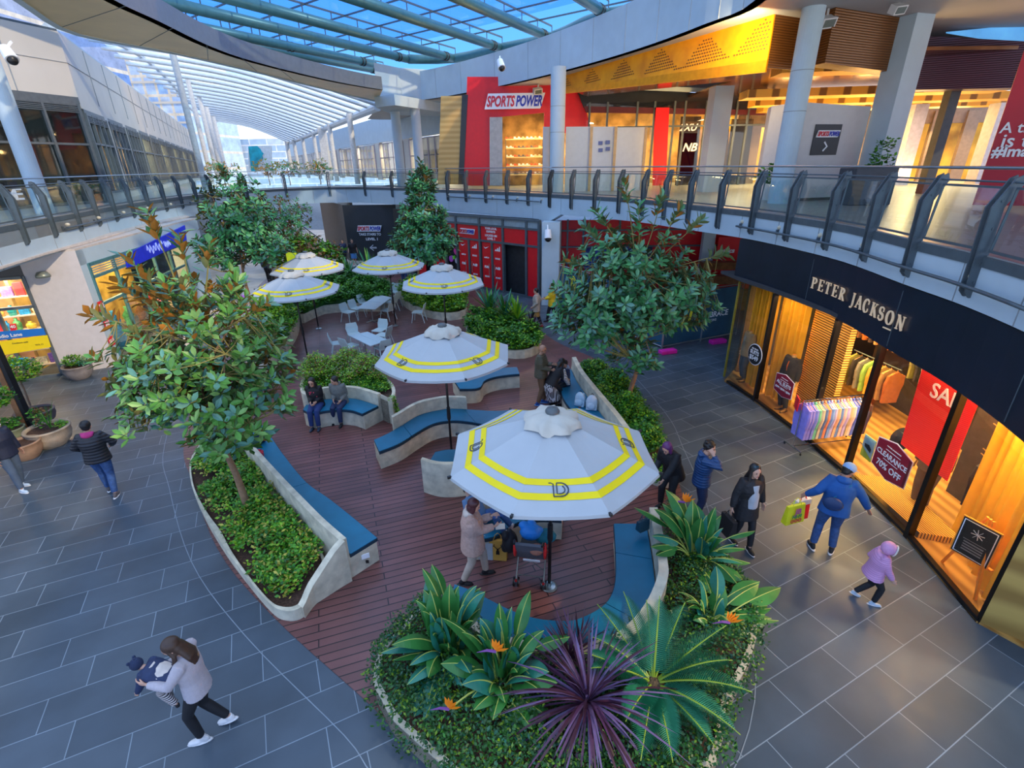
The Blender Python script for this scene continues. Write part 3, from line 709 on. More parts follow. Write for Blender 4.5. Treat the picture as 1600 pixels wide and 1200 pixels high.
Rb = Vector((.35, -.94, 0)).normalized(); nb = Rb.cross(Vector((0, 0, 1)))
def rectp(c, R, w, h, d, n): return [c+R*x*w/2+Vector((0, 0, z*h/2))+n*d for x, z in ((-1, -1), (1, -1), (1, 1), (-1, 1))]
poly_panel(bd, 'frame', rectp(bcn, Rb, .50, .66, 0, nb), M_easel, .02, n=nb); poly_panel(bd, 'panel', rectp(bcn, Rb, .47, .63, .02, nb), M_black, .006, n=nb)
mb = MB()
for x, z, w, h in ((0, .29, .43, .012), (0, -.29, .43, .012)): mb.box(bcn+nb*.03+Vector((0, 0, z)), (w, .004, h), Matrix.Rotation(math.atan2(Rb.y, Rb.x), 3, 'Z'))
for s in (-1, 1): mb.box(bcn+nb*.03+Rb*.21*s, (.012, .004, .58), Matrix.Rotation(math.atan2(Rb.y, Rb.x), 3, 'Z'))
mb.build('white_line', M_txt, bd, world=True)
mb = MB()
for k in range(4):
    a = PI*k/4+.2; d = Rb*math.cos(a)*.085+Vector((0, 0, math.sin(a)*.085)); mb.bar(bcn+nb*.03+Vector((0, 0, .13))-d, bcn+nb*.03+Vector((0, 0, .13))+d, .005, .014, up=nb)
mb.build('star_emblem', M_txt, bd, world=True)
mb = MB()
for k in range(5): mb.box(bcn+nb*.03+Vector((0, 0, -.02-.045*k)), (.26 if k else .3, .004, .008 if k == 0 else .02), Matrix.Rotation(math.atan2(Rb.y, Rb.x), 3, 'Z'))
mb.build('text_line', mat('grey_print', (.3, .3, .3), .6), bd, world=True)

# ------------------------------------------------------------------ hanging shirts and racks
def shirt_mb(d, L=.78, w=.40, slv=.52):
    """a shirt on a hanger seen edge on: width across local X, thickness local Y, top at z=0"""
    mb = MB(); t = .035
    prof = [(.05, 0), (.07, .0), (w/2, -.07), (w/2+.02, -.3), (w/2, -L)]
    A = [(x, -t*.8, z) for x, z in prof]+[(-x, -t*.8, z) for x, z in reversed(prof)]; B = [(x, t, z) for x, y, z in A]; n = len(A)
    mb.add(A+B, [tuple(range(n)), tuple(reversed(range(n, 2*n)))]+[(i, n+i, n+(i+1) % n, (i+1) % n) for i in range(n)])
    for s in (-1, 1): mb.tube([(s*w*.48, 0, -.07), (s*(w*.55), .01, -.3), (s*w*.5, .02, -slv)], [.045, .05, .04], 7, flat=.7)
    mb.tube([(-.05, 0, .0), (0, -.02, .03), (.05, 0, .0)], .025, 6)
    return mb
SH = {}
def hang(pos, ang, colname, col, label, group, L=.78, stripe=None, hook=True):
    key = (colname, L)
    if key not in SH:
        m = stripe or mat('cloth_'+colname, col, .8, var=.12, scale=9)
        SH[key] = m
    t = thing('hanging_shirt' if L > .6 else 'hanging_trousers', label, 'shirt' if L > .6 else 'trousers', pos, ang, group)
    shirt_mb(0, L, .40 if L > .6 else .3).build('body', SH[key], t, smooth=False)
    if hook:
        mb = MB(); mb.tube([(0, 0, .02), (0, 0, .07), (.015, 0, .10), (0, 0, .115)], .004, 5); mb.tube([(-.17, 0, -.05), (0, 0, .025), (.17, 0, -.05)], .008, 5); mb.build('hanger', M_easel, t)
    return t
ORD = ['first', 'second', 'third', 'fourth', 'fifth', 'sixth', 'seventh', 'eighth', 'ninth', 'tenth', 'eleventh', 'twelfth', 'thirteenth', 'fourteenth', 'fifteenth', 'sixteenth', 'seventeenth', 'eighteenth', 'nineteenth', 'twentieth']
def rack(A, B, ht, label, name='clothes_rack'):
    A = Vector(A); B = Vector(B); d = (B-A).normalized(); nrm = Vector((-d.y, d.x, 0)); t = thing(name, label, 'clothes rack', (A+B)/2)
    M_chr = mat('chrome', (.6, .6, .62), .15, 1, var=.02)
    mb = MB(); mb.tube([A+Vector((0, 0, ht)), B+Vector((0, 0, ht))], .015, 8); mb.build('rail', M_chr, t, world=True)
    for P in (A, B):
        mb = MB(); mb.tube([P+Vector((0, 0, .1)), P+Vector((0, 0, ht))], .014, 8); mb.build('upright', M_chr, t, world=True)
        mb = MB(); mb.tube([P+nrm*.28+Vector((0, 0, .1)), P-nrm*.28+Vector((0, 0, .1))], .016, 8); mb.build('foot', M_chr, t, world=True)
        for s in (-1, 1): mb = MB(); mb.ball(P+nrm*.27*s+Vector((0, 0, .055)), (.02, .035, .035), 8, 6); mb.build('castor', M_black, t, world=True)
    mb = MB(); mb.tube([A+Vector((0, 0, .12)), B+Vector((0, 0, .12))], .012, 8); mb.build('lower_rail', M_chr, t, world=True)
    return t
A = Vector((6.98, 10.3, 0)); B = Vector((8.15, 10.05, 0))
rA = G(1262, 700); rB = G(1345, 690)
A = G(1256, 626, 1.31); B = G(1358, 616, 1.31); A.z = B.z = .03
rack(A, B, 1.28, 'chrome garment rack of pastel shirts standing in the shop doorway')
cols = [('lilac', (.30, .26, .78)), ('lilac', (.30, .26, .78)), ('periwinkle', (.25, .28, .80)), ('mint', (.20, .62, .38)), ('cream', (.72, .60, .42)), ('slate blue', (.12, .22, .45)), ('coral', (.85, .30, .14)), ('sky blue', (.22, .40, .85)), ('pale lilac', (.55, .50, .85)), ('peach', (.85, .48, .30)), ('blue', (.12, .25, .65)), ('blush', (.80, .50, .50)), ('lavender', (.42, .38, .85)), ('sand', (.50, .40, .28)), ('pale pink', (.78, .5, .62)), ('royal blue', (.08, .14, .70)), ('checked navy', (.10, .12, .35)), ('checked blue', (.15, .25, .6)), ('charcoal', (.03, .025, .03)), ('dark brown', (.045, .025, .025))]
dd = (B-A).normalized(); ang = math.atan2(dd.y, dd.x)+PI/2
for k, (cn, cc) in enumerate(cols):
    p = A+(B-A)*(.04+.92*k/(len(cols)-1))+Vector((0, 0, 1.17))
    hang(p, ang+random.uniform(-.06, .06), cn.replace(' ', '_'), cc, '%s shirt, %s from the left on the doorway rack' % (cn, ORD[k]), 'shirts on the doorway rack', L=.80)
mb = MB(); c = A+Vector((-.06, .12, 1.16)); mb.box(c, (.02, .26, .30), Matrix.Rotation(-.3, 3, 'Z')); one('rack_sign', mb, mat('sale_tag_red', (.8, .01, .03), .5), 'small red price sign on the left end of the doorway rack', 'sign')
# wall display inside: shelves and rails of clothes
M_shelf = mat('orange_shelf', (.75, .22, .03), .5); M_shelfred = mat('red_shelf_liner', (.75, .03, .01), .5)
def inner_rail(px0, px1, X, z, n, cols, gname, where, L=.8, zoff=0):
    a = Vector(px0); b = Vector(px1); t = thing('wall_rail', 'metal clothes rail %s' % where, 'clothes rail', a)
    mb = MB(); mb.tube([a, b], .014, 6); mb.build('rail', M_steel, t, world=True)
    d = (b-a).normalized(); an = math.atan2(d.y, d.x)+PI/2
    for k in range(n):
        cn, cc = cols[k % len(cols)]; p = a.lerp(b, (k+.5)/n)-Vector((0, 0, .11))
        hang(p, an+random.uniform(-.05, .05), cn.replace(' ', '_'), cc, '%s garment, %s along the rail %s' % (cn, ORD[k], where), gname, L=L)
dk = [('brown', (.12, .05, .02)), ('rust', (.35, .10, .02)), ('dark brown', (.045, .025, .025)), ('tan', (.35, .2, .08)), ('brown', (.12, .05, .02)), ('rust', (.35, .10, .02)), ('tan', (.35, .2, .08))]
wm = [('olive', (.22, .20, .05)), ('charcoal', (.03, .025, .03)), ('grey', (.2, .2, .2)), ('green', (.25, .5, .12)), ('mustard', (.6, .33, .05)), ('leopard brown', (.4, .25, .06)), ('tan', (.35, .2, .08)), ('rust', (.35, .10, .02)), ('orange', (.8, .2, .03))]
inner_rail((9.6, 13.0, 2.65), (9.75, 11.6, 2.65), 0, 0, 7, dk, 'jackets on the upper wall rail', 'high behind the doorway')
inner_rail((9.3, 12.7, 1.45), (9.5, 11.2, 1.45), 0, 0, 8, wm, 'shirts on the lower wall rail', 'low behind the doorway')
inner_rail((9.9, 11.3, 2.2), (9.9, 9.6, 2.2), 0, 0, 9, wm, 'shirts on the rail beside the banner', 'left of the red banner', L=.85)
mb = MB(); mb.box((9.75, 12.2, 1.85), (.5, 1.6, .05)); mb.box((9.75, 12.2, 2.9), (.5, 1.6, .04)); one('wall_shelf', mb, M_shelf, 'orange lit shelf between the two clothes rails behind the doorway', 'shelf')
mb = MB(); mb.box((9.7, 12.25, 1.92), (.36, .5, .08)); one('folded_clothes', mb, M_black, 'dark folded clothes stacked on the orange shelf', 'clothes')
mb = MB(); mb.box((10.1, 10.4, 2.42), (.5, 1.7, .05)); one('wall_shelf', mb, M_shelf, 'shelf above the clothes rail left of the red banner', 'shelf')
mb = MB(); mb.box((10.35, 11.2, 1.5), (.08, 4.2, 3.0)); struct('wall_shop_inner', mb, M_backwall)
M_rail2 = mat('brass_rail', (.5, .3, .08), .3, .8)
mb = MB()
for z in (2.1, 1.95, 1.45, 1.35): mb.tube([(8.35, 7.6, z), (8.15, 6.8, z-.0)], .01, 6)
one('display_rails', mb, M_rail2, 'brass display rails between the red banner and the right curtain', 'rail')
for k, y in enumerate((7.35, 7.15, 6.95)):
    hang((8.3, y, 1.32), .1, 'charcoal', (.03, .025, .03), 'charcoal jacket on the brass rails, %s from the left' % ORD[k], 'dark jackets by the right curtain', L=.9)
mb = MB(); mb.box((8.75, 7.3, 1.2), (.06, 2.0, 2.6)); struct('wall_display_dark', mb, M_backwall)
mb = MB(); c = Vector((8.0, 8.9, .9)); mb.tube([(0, 0, -.02), (.8, 0, -.45)], .012, 6); mb.lathe([(.0, -.02), (.24, -.02), (.25, 0), (.13, .02), (.12, .12), (0, .14)], (0, 0, 0), 20)
mb.v = [tuple(Matrix.Rotation(-1.1, 3, 'Y') @ Vector(v)+c) for v in mb.v]; one('hat', mb, M_black, 'round black hat on display behind the clearance poster', 'hat')
# lamps inside the shop
for x, y, p in ((7.9, 13.0, 60), (8.6, 11.4, 75), (8.4, 9.4, 85), (9.6, 8.6, 60), (7.75, 7.7, 65), (7.35, 6.0, 62), (9.4, 12.2, 30)):
    area((x, y, ST-.06), .5, p, (1, .66, .26))
area((6.95, 9.5, ST-.05), .25, 46, (1, .62, .28), sy=6.5)

# ================================================================== upper right: ceiling bulkheads, columns, shops
M_goldp = mat('gold_perforated', (1.0, .34, .0), .45, .15, var=.25, scale=1.5)
M_brownp = striped('copper_brown_perforated', (.13, .045, .008), (.26, .10, .022), 5, 'Z', .4, .3, metal=.3, lo=.3, hi=.8, dist=.4)
def holes_mb(P0, R, U, cells, r=.035, d=.006):
    """dark perforations as small discs just proud of the sheet"""
    mb = MB(); n = R.cross(U)
    for x, z in cells:
        c = P0+R*x+U*z+n*d; mb.add([c+R*r*a+U*r*.6*b for a, b in ((-1, -.5), (0, -1), (1, -.5), (1, .5), (0, 1), (-1, .5))], [tuple(range(6))])
    return mb
g0 = Vector((2.3, 28.4, CZ)); g1 = Vector((7.66, 17.2, CZ)); Rg = (g1-g0).normalized(); Lg = (g1-g0).length
bulk = thing('copper_bulkhead', 'gold perforated metal bulkhead hanging under the ceiling left of the white column', 'bulkhead', g1-Vector((0, 0, 1.1)))
poly_panel(bulk, 'gold_face', [g0, g0-Vector((0, 0, .5)), g1-Vector((0, 0, 1.1)), g1], M_goldp, .05, n=-Rg.cross(Vector((0, 0, 1))))
nG = Rg.cross(Vector((0, 0, 1))); cells = []
if nG.x > 0: nG = -nG
for i in range(int(Lg/.11)):
    x = i*.11+.05; q = (x*1.0) % 2.2
    for j in range(9):
        z = -.08-.09*j; tri = abs(q-1.1) < (j*.125+.05)
        if tri and -z < .45+.6*x/Lg-.06: cells.append((x+(.055 if j % 2 else 0), z))
mb = MB()
for x, z in cells:
    c = g0+Rg*x+Vector((0, 0, z))+nG*.012; mb.add([c+Rg*.034*a+Vector((0, 0, .026*b)) for a, b in ((-1, -.5), (0, -1), (1, -.5), (1, .5), (0, 1), (-1, .5))], [tuple(range(6))])
mb.build('perforation', mat('perforation_dark', (.16, .06, .01), .6), bulk, world=True)['kind'] = 'stuff'
M_ledge = mat('gold_edge', (.95, .36, .01), .3, .6, var=.1)
mb = MB(); 
poly_panel(bulk, 'lower_ledge', [g0-Vector((0, 0, .5)), g0-Vector((0, 0, .68)), g1-Vector((0, 0, 1.42)), g1-Vector((0, 0, 1.1))], M_ledge, .06, n=-nG)
g2 = Vector((9.0, 17.85, CZ)); g3 = Vector((9.05, 16.6, CZ)); g4 = Vector((12.2, 18.05, CZ))
poly_panel(bulk, 'brown_side', [g1, g1-Vector((0, 0, 1.3)), g2-Vector((0, 0, 1.3)), g2], M_brownp, .05, n=(0, 1, 0))
poly_panel(None, '', [g3, g3-Vector((0, 0, 1.3)), g4-Vector((0, 0, 1.38)), g4], M_brownp, .05, n=(0, 1, 0)) and one('copper_bulkhead', poly_panel(None, '', [g3, g3-Vector((0, 0, 1.3)), g4-Vector((0, 0, 1.38)), g4], M_brownp, .6, n=(-.2, 1, 0)), M_brownp, 'dark brown perforated metal bulkhead between the white columns', 'bulkhead')
h0 = Vector((13.6, 19.9, CZ-.05)); h1 = Vector((18.5, 18.6, CZ-.4))
one('copper_bulkhead', poly_panel(None, '', [h0, h0-Vector((0, 0, 1.6)), Vector((18.0, 18.0, 8.15)), Vector((18.0, 18.0, 9.25))], M_brownp, .6, n=(0, 1, 0)), striped('purple_brown_perforated', (.05, .03, .05), (.14, .10, .16), 5, 'Z', .35, .3, metal=.4, lo=.3, hi=.8, dist=.4), 'purplish brown perforated metal bulkhead under the skylight at the far right', 'bulkhead')
# copper ceiling behind, with timber beams
mb = MB(); mb.prism([(3.2, 27), (7.8, 17.6), (12.4, 18.6), (24, 19), (24, 44), (9.6, 44), (9.6, 24.6), (4, 29)], 9.3, 9.4); struct('ceiling_copper', mb, mat('mirror_copper', (.30, .13, .06), .12, .85, var=.35, scale=.6))
M_beam = striped('golden_timber_beams', (.25, .11, .01), (.85, .45, .05), 3, 'Y', .5, .4, lo=.15, hi=.3)
for k, (x0, x1, y, z) in enumerate(((9.6, 13.0, 20.5, 9.1), (9.5, 19, 22.5, 8.6), (11, 22, 25, 8.55), (13, 25, 28.5, 8.6))):
    mb = MB(); mb.box(((x0+x1)/2, y, z), (x1-x0, 1.1, .28), Matrix.Rotation(-.12, 3, 'Z'))
    one('timber_beam', mb, M_beam, ['golden timber slat beam nearest, above the kiosk wall', 'golden timber slat beam behind the round white column', 'golden timber slat beam third in depth under the copper ceiling', 'golden timber slat beam deepest under the copper ceiling'][k], 'beam', group='timber slat beams')
for x, y, p in ((5, 31, 170), (10, 26, 300), (15, 23, 260), (19, 27, 220), (10, 32, 220)): area((x, y, 5.3), 2.2, p*.8, (1, .60, .20), rot=(PI, 0, 0), name='ceiling_fill')  # area lights added to warm the ceiling from below, no fixtures here
for x, y, p in ((6, 34, 200), (12, 28, 260), (18, 24, 260), (16, 32, 200)): area((x, y, 8.4), 1.5, p*.7, (1, .70, .38), name='ceiling_lamp')
def column(name, label, x, y, r, z0, z1, m=None, square=False, lean=0, rot=0, rings=True):
    if square:
        mb = MB(); mb.box((x, y, (z0+z1)/2), (r*2, r*2, z1-z0), Matrix.Rotation(rot, 3, 'Z'))
        return one(name, mb, m or M_white, label, 'column', loc=(x, y, z0))
    t = thing(name, label, 'column', (x, y, z0)); mb = MB(); mb.lathe([(r, 0), (r, z1-z0)], n=28); mb.build('shaft', m or M_white, t, smooth=False)
    if rings:
        for z in (z1-z0-1.5, (z1-z0)*.5): mb = MB(); mb.lathe([(r+.004, z), (r+.004, z+.02)], n=28); mb.build('joint', mat('joint_grey', (.28, .31, .33), .8), t)
    return t
column('round_column', 'round white column in front of the hoarding beside the red shop entrance', 2.24, 25.1, .33, SLAB, CZ)
column('round_column', 'big round white column beside the wall sign with the arrow', 8.45, 16.6, .30, SLAB, CZ)
column('square_column', 'square white column right of the white hoarding boards', 8.9, 23.8, .38, SLAB, 9.0, square=True)
column('square_column', 'tall square white column right of the kiosk wall with the sign', 12.05, 17.75, .36, SLAB, CZ, square=True, rot=.3)
M_grey2 = mat('anthracite_paint', (.06, .065, .075), .5)
column('square_column', 'slim dark grey steel post left of the big red banner', 15.6, 20.0, .17, SLAB, 8.4, M_grey2, square=True)
for k, (px, Y) in enumerate(((1410, 27), (1535, 27))):
    p = atY(px, 255, Y); column('square_column', ['square pillar in the warm lit shops left of the dark post', 'square pillar in the warm lit shops right of the dark post'][k], p.x, p.y, .32, SLAB, 8.5, mat('lilac_grey_pillar', (.42, .42, .52), .6), square=True)
column('round_column', 'round white column left of the leafy tree top', -7.25, 36.6, .30, SLAB, 9.45, rings=False)
column('round_column', 'round white column leaning behind the middle tree top', -5.75, 35.4, .30, SLAB, CZ, rings=False)

# --- kiosk walls
def curved_wall(pts, z0, z1, th, m, name, label, cat='wall panel'):
    P = smooth_line(pts, 4); mb = MB(); mb.strip(P, offset_line(P, th), z0, z1); return one(name, mb, m, label, cat)
M_kiosk = mat('white_kiosk', (.60, .58, .57), .5, var=.03)
curved_wall([atY(1186, 250, 20.5), atY(1190, 250, 19.2), atY(1215, 250, 18.4), atY(1245, 250, 18.3)], SLAB, 7.85, .2, M_kiosk, 'kiosk_wall', 'white curved kiosk wall left of the big round column', 'wall')
kio = thing('kiosk_wall', 'white kiosk wall carrying the black directional sign', 'wall', (10.3, 17.8, SLAB))
ka = Vector((8.9, 17.3, SLAB)); kb = Vector((11.55, 17.95, SLAB)); Rk = (kb-ka).normalized(); nk = Rk.cross(Vector((0, 0, 1)))
poly_panel(kio, 'wall_face', [ka, kb, kb+Vector((0, 0, 2.75)), ka+Vector((0, 0, 2.85))], M_kiosk, 1.2, n=-nk)
poly_panel(kio, 'plinth', [ka+nk*.01, kb+nk*.01, kb+Vector((0, 0, .08))+nk*.01, ka+Vector((0, 0, .08))+nk*.01], M_black, .01, n=nk)
c = onplane(1290, 218, ka, nk)+nk*.03; sg = thing('wall_sign', 'square black sign with store logo and white arrow on the kiosk wall', 'sign', c-Vector((0, 0, .45)))
poly_panel(sg, 'panel', [c+Rk*x+Vector((0, 0, z))-nk*.02 for x, z in ((-.50, -.45), (.50, -.45), (.50, .43), (-.50, .43))], M_black, .02, n=nk)
sports_sign(sg, c+Vector((0, 0, .16))+nk*.002, Rk, (0, 0, 1), .84)
mb = strokes_mb(thick([(-.06, .13), (.07, 0), (-.06, -.13)], .05), c+Vector((0, 0, -.2))+nk*.003, Rk, (0, 0, 1), 1, .01); mb.build('arrow', M_txt, sg, world=True)

# --- red sports store upstairs: facade plane
FY = 30.5
def fp(px, py, Y=FY): return atY(px, py, Y)
def fpanel(name, pts, m, th=.1, Y=FY, kind=True, parent=None):
    P = [fp(x, y, Y) for x, y in pts]; mb = poly_panel(None, '', P, m, th, n=(0, 1, 0))
    return struct(name, mb, m, parent)
M_ply = striped('pale_timber_cladding', (.50, .30, .09), (.62, .40, .14), 1.2, 'Z', .6, .1, lo=.1, hi=.9)
fpanel('wall_timber_upper', [(684, 288), (689, 150), (724, 150), (716, 288)], M_ply)
fpanel('wall_dark_strip', [(716, 288), (722, 148), (731, 148), (724, 288)], M_dark, Y=FY-.05)
fpanel('wall_red_store', [(724, 290), (730, 120), (905, 120), (924, 208), (850, 208), (850, 176), (765, 184), (765, 290)], M_red, Y=FY)
fpanel('wall_red_store_side', [(765, 290), (765, 183), (785, 183), (785, 290)], mat('pale_jamb', (.5, .47, .42), .6), Y=FY-.1)
fpanel('wall_dark_upper', [(900, 136), (1195, 150), (1195, 172), (912, 168)], M_dark, Y=FY-.2)
fpanel('trim_white_lintel', [(884, 129), (1195, 141), (1195, 148), (884, 136)], M_white, Y=FY-.6)
fpanel('wall_dark_red', [(912, 166), (1195, 172), (1195, 180), (916, 176)], mat('dark_red', (.10, .01, .02), .5), Y=FY-.25)
fpanel('wall_red_pier', [(1020, 290), (1023, 168), (1046, 168), (1040, 290)], M_red, Y=FY-.3)
st = thing('store_sign', 'large illuminated white, red and blue sports store sign on the red wall', 'sign', fp(804, 170, FY-.3))
sports_sign(st, fp(804, 158, FY-.25), (1, 0, .0), (0, 0, 1), 3.1)
M_ill = None
# interior boxes behind the glass
M_int = mat('store_interior', (.42, .25, .08), .8, var=.6, scale=1.2)
mb = MB(); a = fp(780, 180, FY+5); b = fp(1200, 180, FY+5)
mb.quad((a.x-2, FY+5, SLAB), (b.x+2, FY+5, SLAB), (b.x+2, FY+5, 9.3), (a.x-2, FY+5, 9.3)); struct('wall_store_back', mb, M_int)
mb = MB(); mb.quad((a.x-2, FY, 9.25), (b.x+2, FY, 9.25), (b.x+2, FY+5, 9.25), (a.x-2, FY+5, 9.25)); struct('ceiling_store', mb, mat('store_ceiling', (.10, .07, .05), .8))
for x in (1, 4, 8, 11.5, 15): area((x, FY+2.2, 9.1), 1.4, 130, (1, .68, .30))
# shelves of shoes at the back
rr4 = random.Random(4)
for k in range(5):
    z = 5.6+.5*k; y = FY+3.6; x0, x1 = fp(786, 0, y).x, fp(850, 0, y).x
    s = thing('shoe_shelf', '%s lit shoe shelf from the bottom in the red store entrance' % ORD[k], 'shelf', ((x0+x1)/2, y, z), group='shoe shelves'); mb = MB(); mb.box((x0, y, z-.25), (.04, .3, .5)); mb.box((x1, y, z-.25), (.04, .3, .5)); mb.build('side', M_steel, s, world=True)
    mb = MB(); mb.box(((x0+x1)/2, y, z), (x1-x0, .3, .05)); mb.build('board', mat('bright_shelf', (.8, .6, .3), .5), s, world=True)
    for j in range(9):
        x = x0+(x1-x0)*(j+.5)/9; mb = MB(); mb.box((x-.02, y-.05, z+.055), (.26, .12, .05)); mb.box((x-.08, y-.05, z+.11), (.12, .11, .08))
        one('shoe', mb, mat('shoe_%d' % rr4.choice((1, 2, 3, 4)), rr4.choice([(.8, .8, .8), (.1, .1, .12), (.7, .12, .05), (.6, .5, .3)]), .6), 'small sports shoe, %s from the left on the %s shelf from the bottom' % (ORD[j], ORD[k]), 'shoe', 'shoes on the back wall', bevel=.012)
# shop window mullions and simple displays
for k, px in enumerate((918, 945, 990, 1016, 1046, 1062, 1094, 1140, 1158, 1190)):
    mb = MB(); p = fp(px, 250, FY-.25); mb.box((p.x, FY-.25, 7.05), (.1, .1, 4.2)); struct('trim_window_post', mb, M_steel)
mb = MB(); a = fp(915, 205, FY-.25); b = fp(1195, 205, FY-.25); mb.box(((a.x+b.x)/2, FY-.25, 7.95), (b.x-a.x, .08, .08)); struct('trim_transom', mb, M_steel)
for k, (x0, x1, y0, y1, m, lb) in enumerate(((1064, 1096, 182, 204, M_black, 'black brand panel high in the upper shop window left of the square column'), (1062, 1090, 208, 262, mat('olive_panel', (.10, .12, .01), .6), 'olive panel low in the upper shop window left of the square column'), (1124, 1140, 182, 262, mat('dark_brown_panel', (.05, .03, .02), .6), 'dark brown panel in the upper shop window right of the square column'), (1144, 1178, 186, 200, M_black, 'black slanting panel at the top of the last upper shop window'))):
    q = [atY(x, y, FY+.5) for x, y in ((x0, y1), (x1, y1), (x1, y0), (x0, y0))]; q[0].z = q[1].z = SLAB; one('window_poster', poly_panel(None, '', q, m, .06, n=(0, 1, 0)), m, lb, 'panel')  # shop display panels standing just inside the glass, not posters
for s, px, py, w in (('2XU', 1076, 199, 1.0), ('NB', 1078, 230, .8)):
    c = fp(px, py, FY-.25); one('brand_sign', text_mb(s, c, (1, 0, 0), (0, 0, 1), w=w, bold=.02, shear=.3, depth=.03), M_txt, 'white brand lettering in the upper shop window reading %s' % s, 'sign')
g_ = MB(); a = fp(915, 205, FY-.24); b = fp(1195, 205, FY-.24); g_.quad((a.x, FY-.24, SLAB), (b.x, FY-.24, SLAB), (b.x, FY-.24, 9.1), (a.x, FY-.24, 9.1)); struct('window_90', g_, M_shopglass)
# white hoarding boards with timber props
M_hb = mat('white_hoarding', (.60, .66, .70), .6, var=.03)
for k, (x0, x1, y0, y1) in enumerate(((848, 861, 198, 283), (883, 923, 198, 283), (924, 960, 198, 290), (961, 1006, 199, 290))):
    Y = 25.9; P = [atY(x0, 262, Y), atY(x1, 262, Y)]; zt = atY(x0, y0, Y).z
    mb = MB(); mb.prism([(P[0].x, Y), (P[1].x, Y+.2), (P[1].x, Y+.26), (P[0].x, Y+.06)], SLAB, zt)
    b_ = thing('hoarding_board', ['narrow white hoarding board left of the round column', 'white hoarding board right of the round column', 'white hoarding board with the pinned notices', 'rightmost white hoarding board before the dark red pier'][k], 'hoarding', (P[0].x, Y, SLAB))
    mb.build('board', M_hb, b_, world=True)
    mb = MB(); mb.box((P[1].x-.04, Y-.02, (SLAB+zt)/2), (.12, .05, zt-SLAB)); mb.build('timber_stud', mat('pine_stud', (.62, .42, .20), .7), b_, world=True)
    if k == 2:
        for q in ((.38, 7.05), (.72, 7.08), (.4, 6.75), (.74, 6.8)):
            mb = MB(); mb.box((P[0].x+q[0], Y+.02, q[1]), (.2, .02, .16)); mb.build('notice', mat('notice_blue', (.12, .16, .35), .7), b_, world=True)
# big red banner, far right
bb = thing('red_banner', 'tall red promotional banner with white text at the right edge', 'banner', (14.2, 14.3, SLAB))
P = [onplane(x, y, Vector((12.9, 14.9, 0)), Vector((.5, .86, 0)).normalized()) for x, y in ((1540, 318), (1604, 65))]
Rb2 = Vector((.86, -.5, 0)); nb2 = Rb2.cross(Vector((0, 0, 1))); a = Vector((13.05, 14.8, SLAB))
poly_panel(bb, 'banner_face', [a, a+Rb2*3.6, a+Rb2*3.6+Vector((0, 0, 4.6)), a+Vector((0, 0, 4.3))], mat('crimson_banner', (.50, .008, .03), .5, var=.12, scale=.6), .05, n=-nb2)
for s, px, py, w in (('A tr', 1587, 199, .62), ('is t', 1587, 220, .55), ('#Imag', 1584, 239, .92)):
    c = onplane(px, py, a, nb2)+nb2*.02; text_mb(s, c, Rb2, (0, 0, 1), w=w, bold=.012 if s[0] != '#' else .03, depth=.01).build('lettering', M_txt, bb, world=True)
# warm shops beyond, far right
mb = MB(); mb.quad((13, 33, SLAB), (45, 30, SLAB), (45, 30, 8.6), (13, 33, 8.6)); struct('wall_far_shops', mb, mat('warm_shopfront', (.80, .42, .05), .5, var=.5, scale=.8, emit=.0))
mb = MB()
for k in range(12): mb.box((14+1.9*k, 31.6-.16*k, 6.7), (.3 if k % 3 else .7, .2, 3.6))
mb.box((24, 30.9, 8.35), (22, .3, .9), Matrix.Rotation(-.09, 3, 'Z')); struct('trim_far_shop_pier', mb, mat('far_pier', (.20, .15, .12), .7))
for x in (15, 19, 23, 28): area((x, 29.5, 8.2), 2, 300, (1, .62, .22), rot=(-.5, 0, 0))
mb = MB(); mb.box((20, 29.3, 7.85), (.6, .05, .25)); mb.box((20, 29.3, 8.3), (.03, .03, .75)); one('exit_sign', mb, mat('exit_green', (.02, .5, .2), .5, emit=.8), 'small green exit sign in the warm lit shops', 'sign')
# cameras and flood lights
def camera_dome(p, d, label):
    t = thing('security_camera', label, 'security camera', p); d = Vector(d).normalized(); p = Vector(p)
    mb = MB(); mb.tube([p-d*.1, p+d*.3], [.14, .17], 14); mb.build('housing', M_txt, t, world=True, smooth=False)
    mb = MB(); mb.ball(p+d*.3, .135, 14, 8); mb.build('lens_dome', M_black, t, world=True, smooth=True)
    mb = MB(); mb.bar(p-d*.05, p-d*.05+Vector((0, .3, .25)), .05, .05); mb.build('arm', M_txt, t, world=True)
camera_dome(G(782, 113, CZ)+Vector((0, -.15, .35)), (.2, -.5, -.7), 'white dome security camera on the skylight ring above the red store')
camera_dome(atY(10, 80, 17), (.5, -.3, -.7), 'white dome security camera at the top left edge')
def flood(p, label, s=1.0):
    t = thing('flood_light', label, 'flood light', p); p = Vector(p); M = Matrix.Rotation(.5, 3, 'X') @ Matrix.Rotation(.3, 3, 'Z')
    mb = MB(); mb.box(p, (.5*s, .3*s, .28*s), M); mb.build('housing', M_kiosk, t, world=True)
    mb = MB(); mb.box(p+M @ Vector((0, -.155*s, -.0)), (.40*s, .01, .2*s), M); mb.build('lens', mat('lamp_lens', (.10, .12, .10), .2), t, world=True)
    mb = MB(); mb.bar(p, p+Vector((.05, .1, .35*s)), .06, .06); mb.build('bracket', M_kiosk, t, world=True)
flood(G(1291, 34, 9.68), 'cream flood light bracketed beside the big round column top', .9)
l_ = area((6.7, 16.4, 9.2), .35, 160, (1, .72, .35), name='flood_lamp'); l_.rotation_euler = (Vector((4.4, 24, 9.4))-Vector((6.7, 16.4, 9.2))).to_track_quat('-Z', 'Y').to_euler()
flood(G(1403, 14, 9.85), 'white flood light under the ceiling at the top right', .75)
flood(atY(840, 142, 30), 'cream flood light beside the store sign', .9)
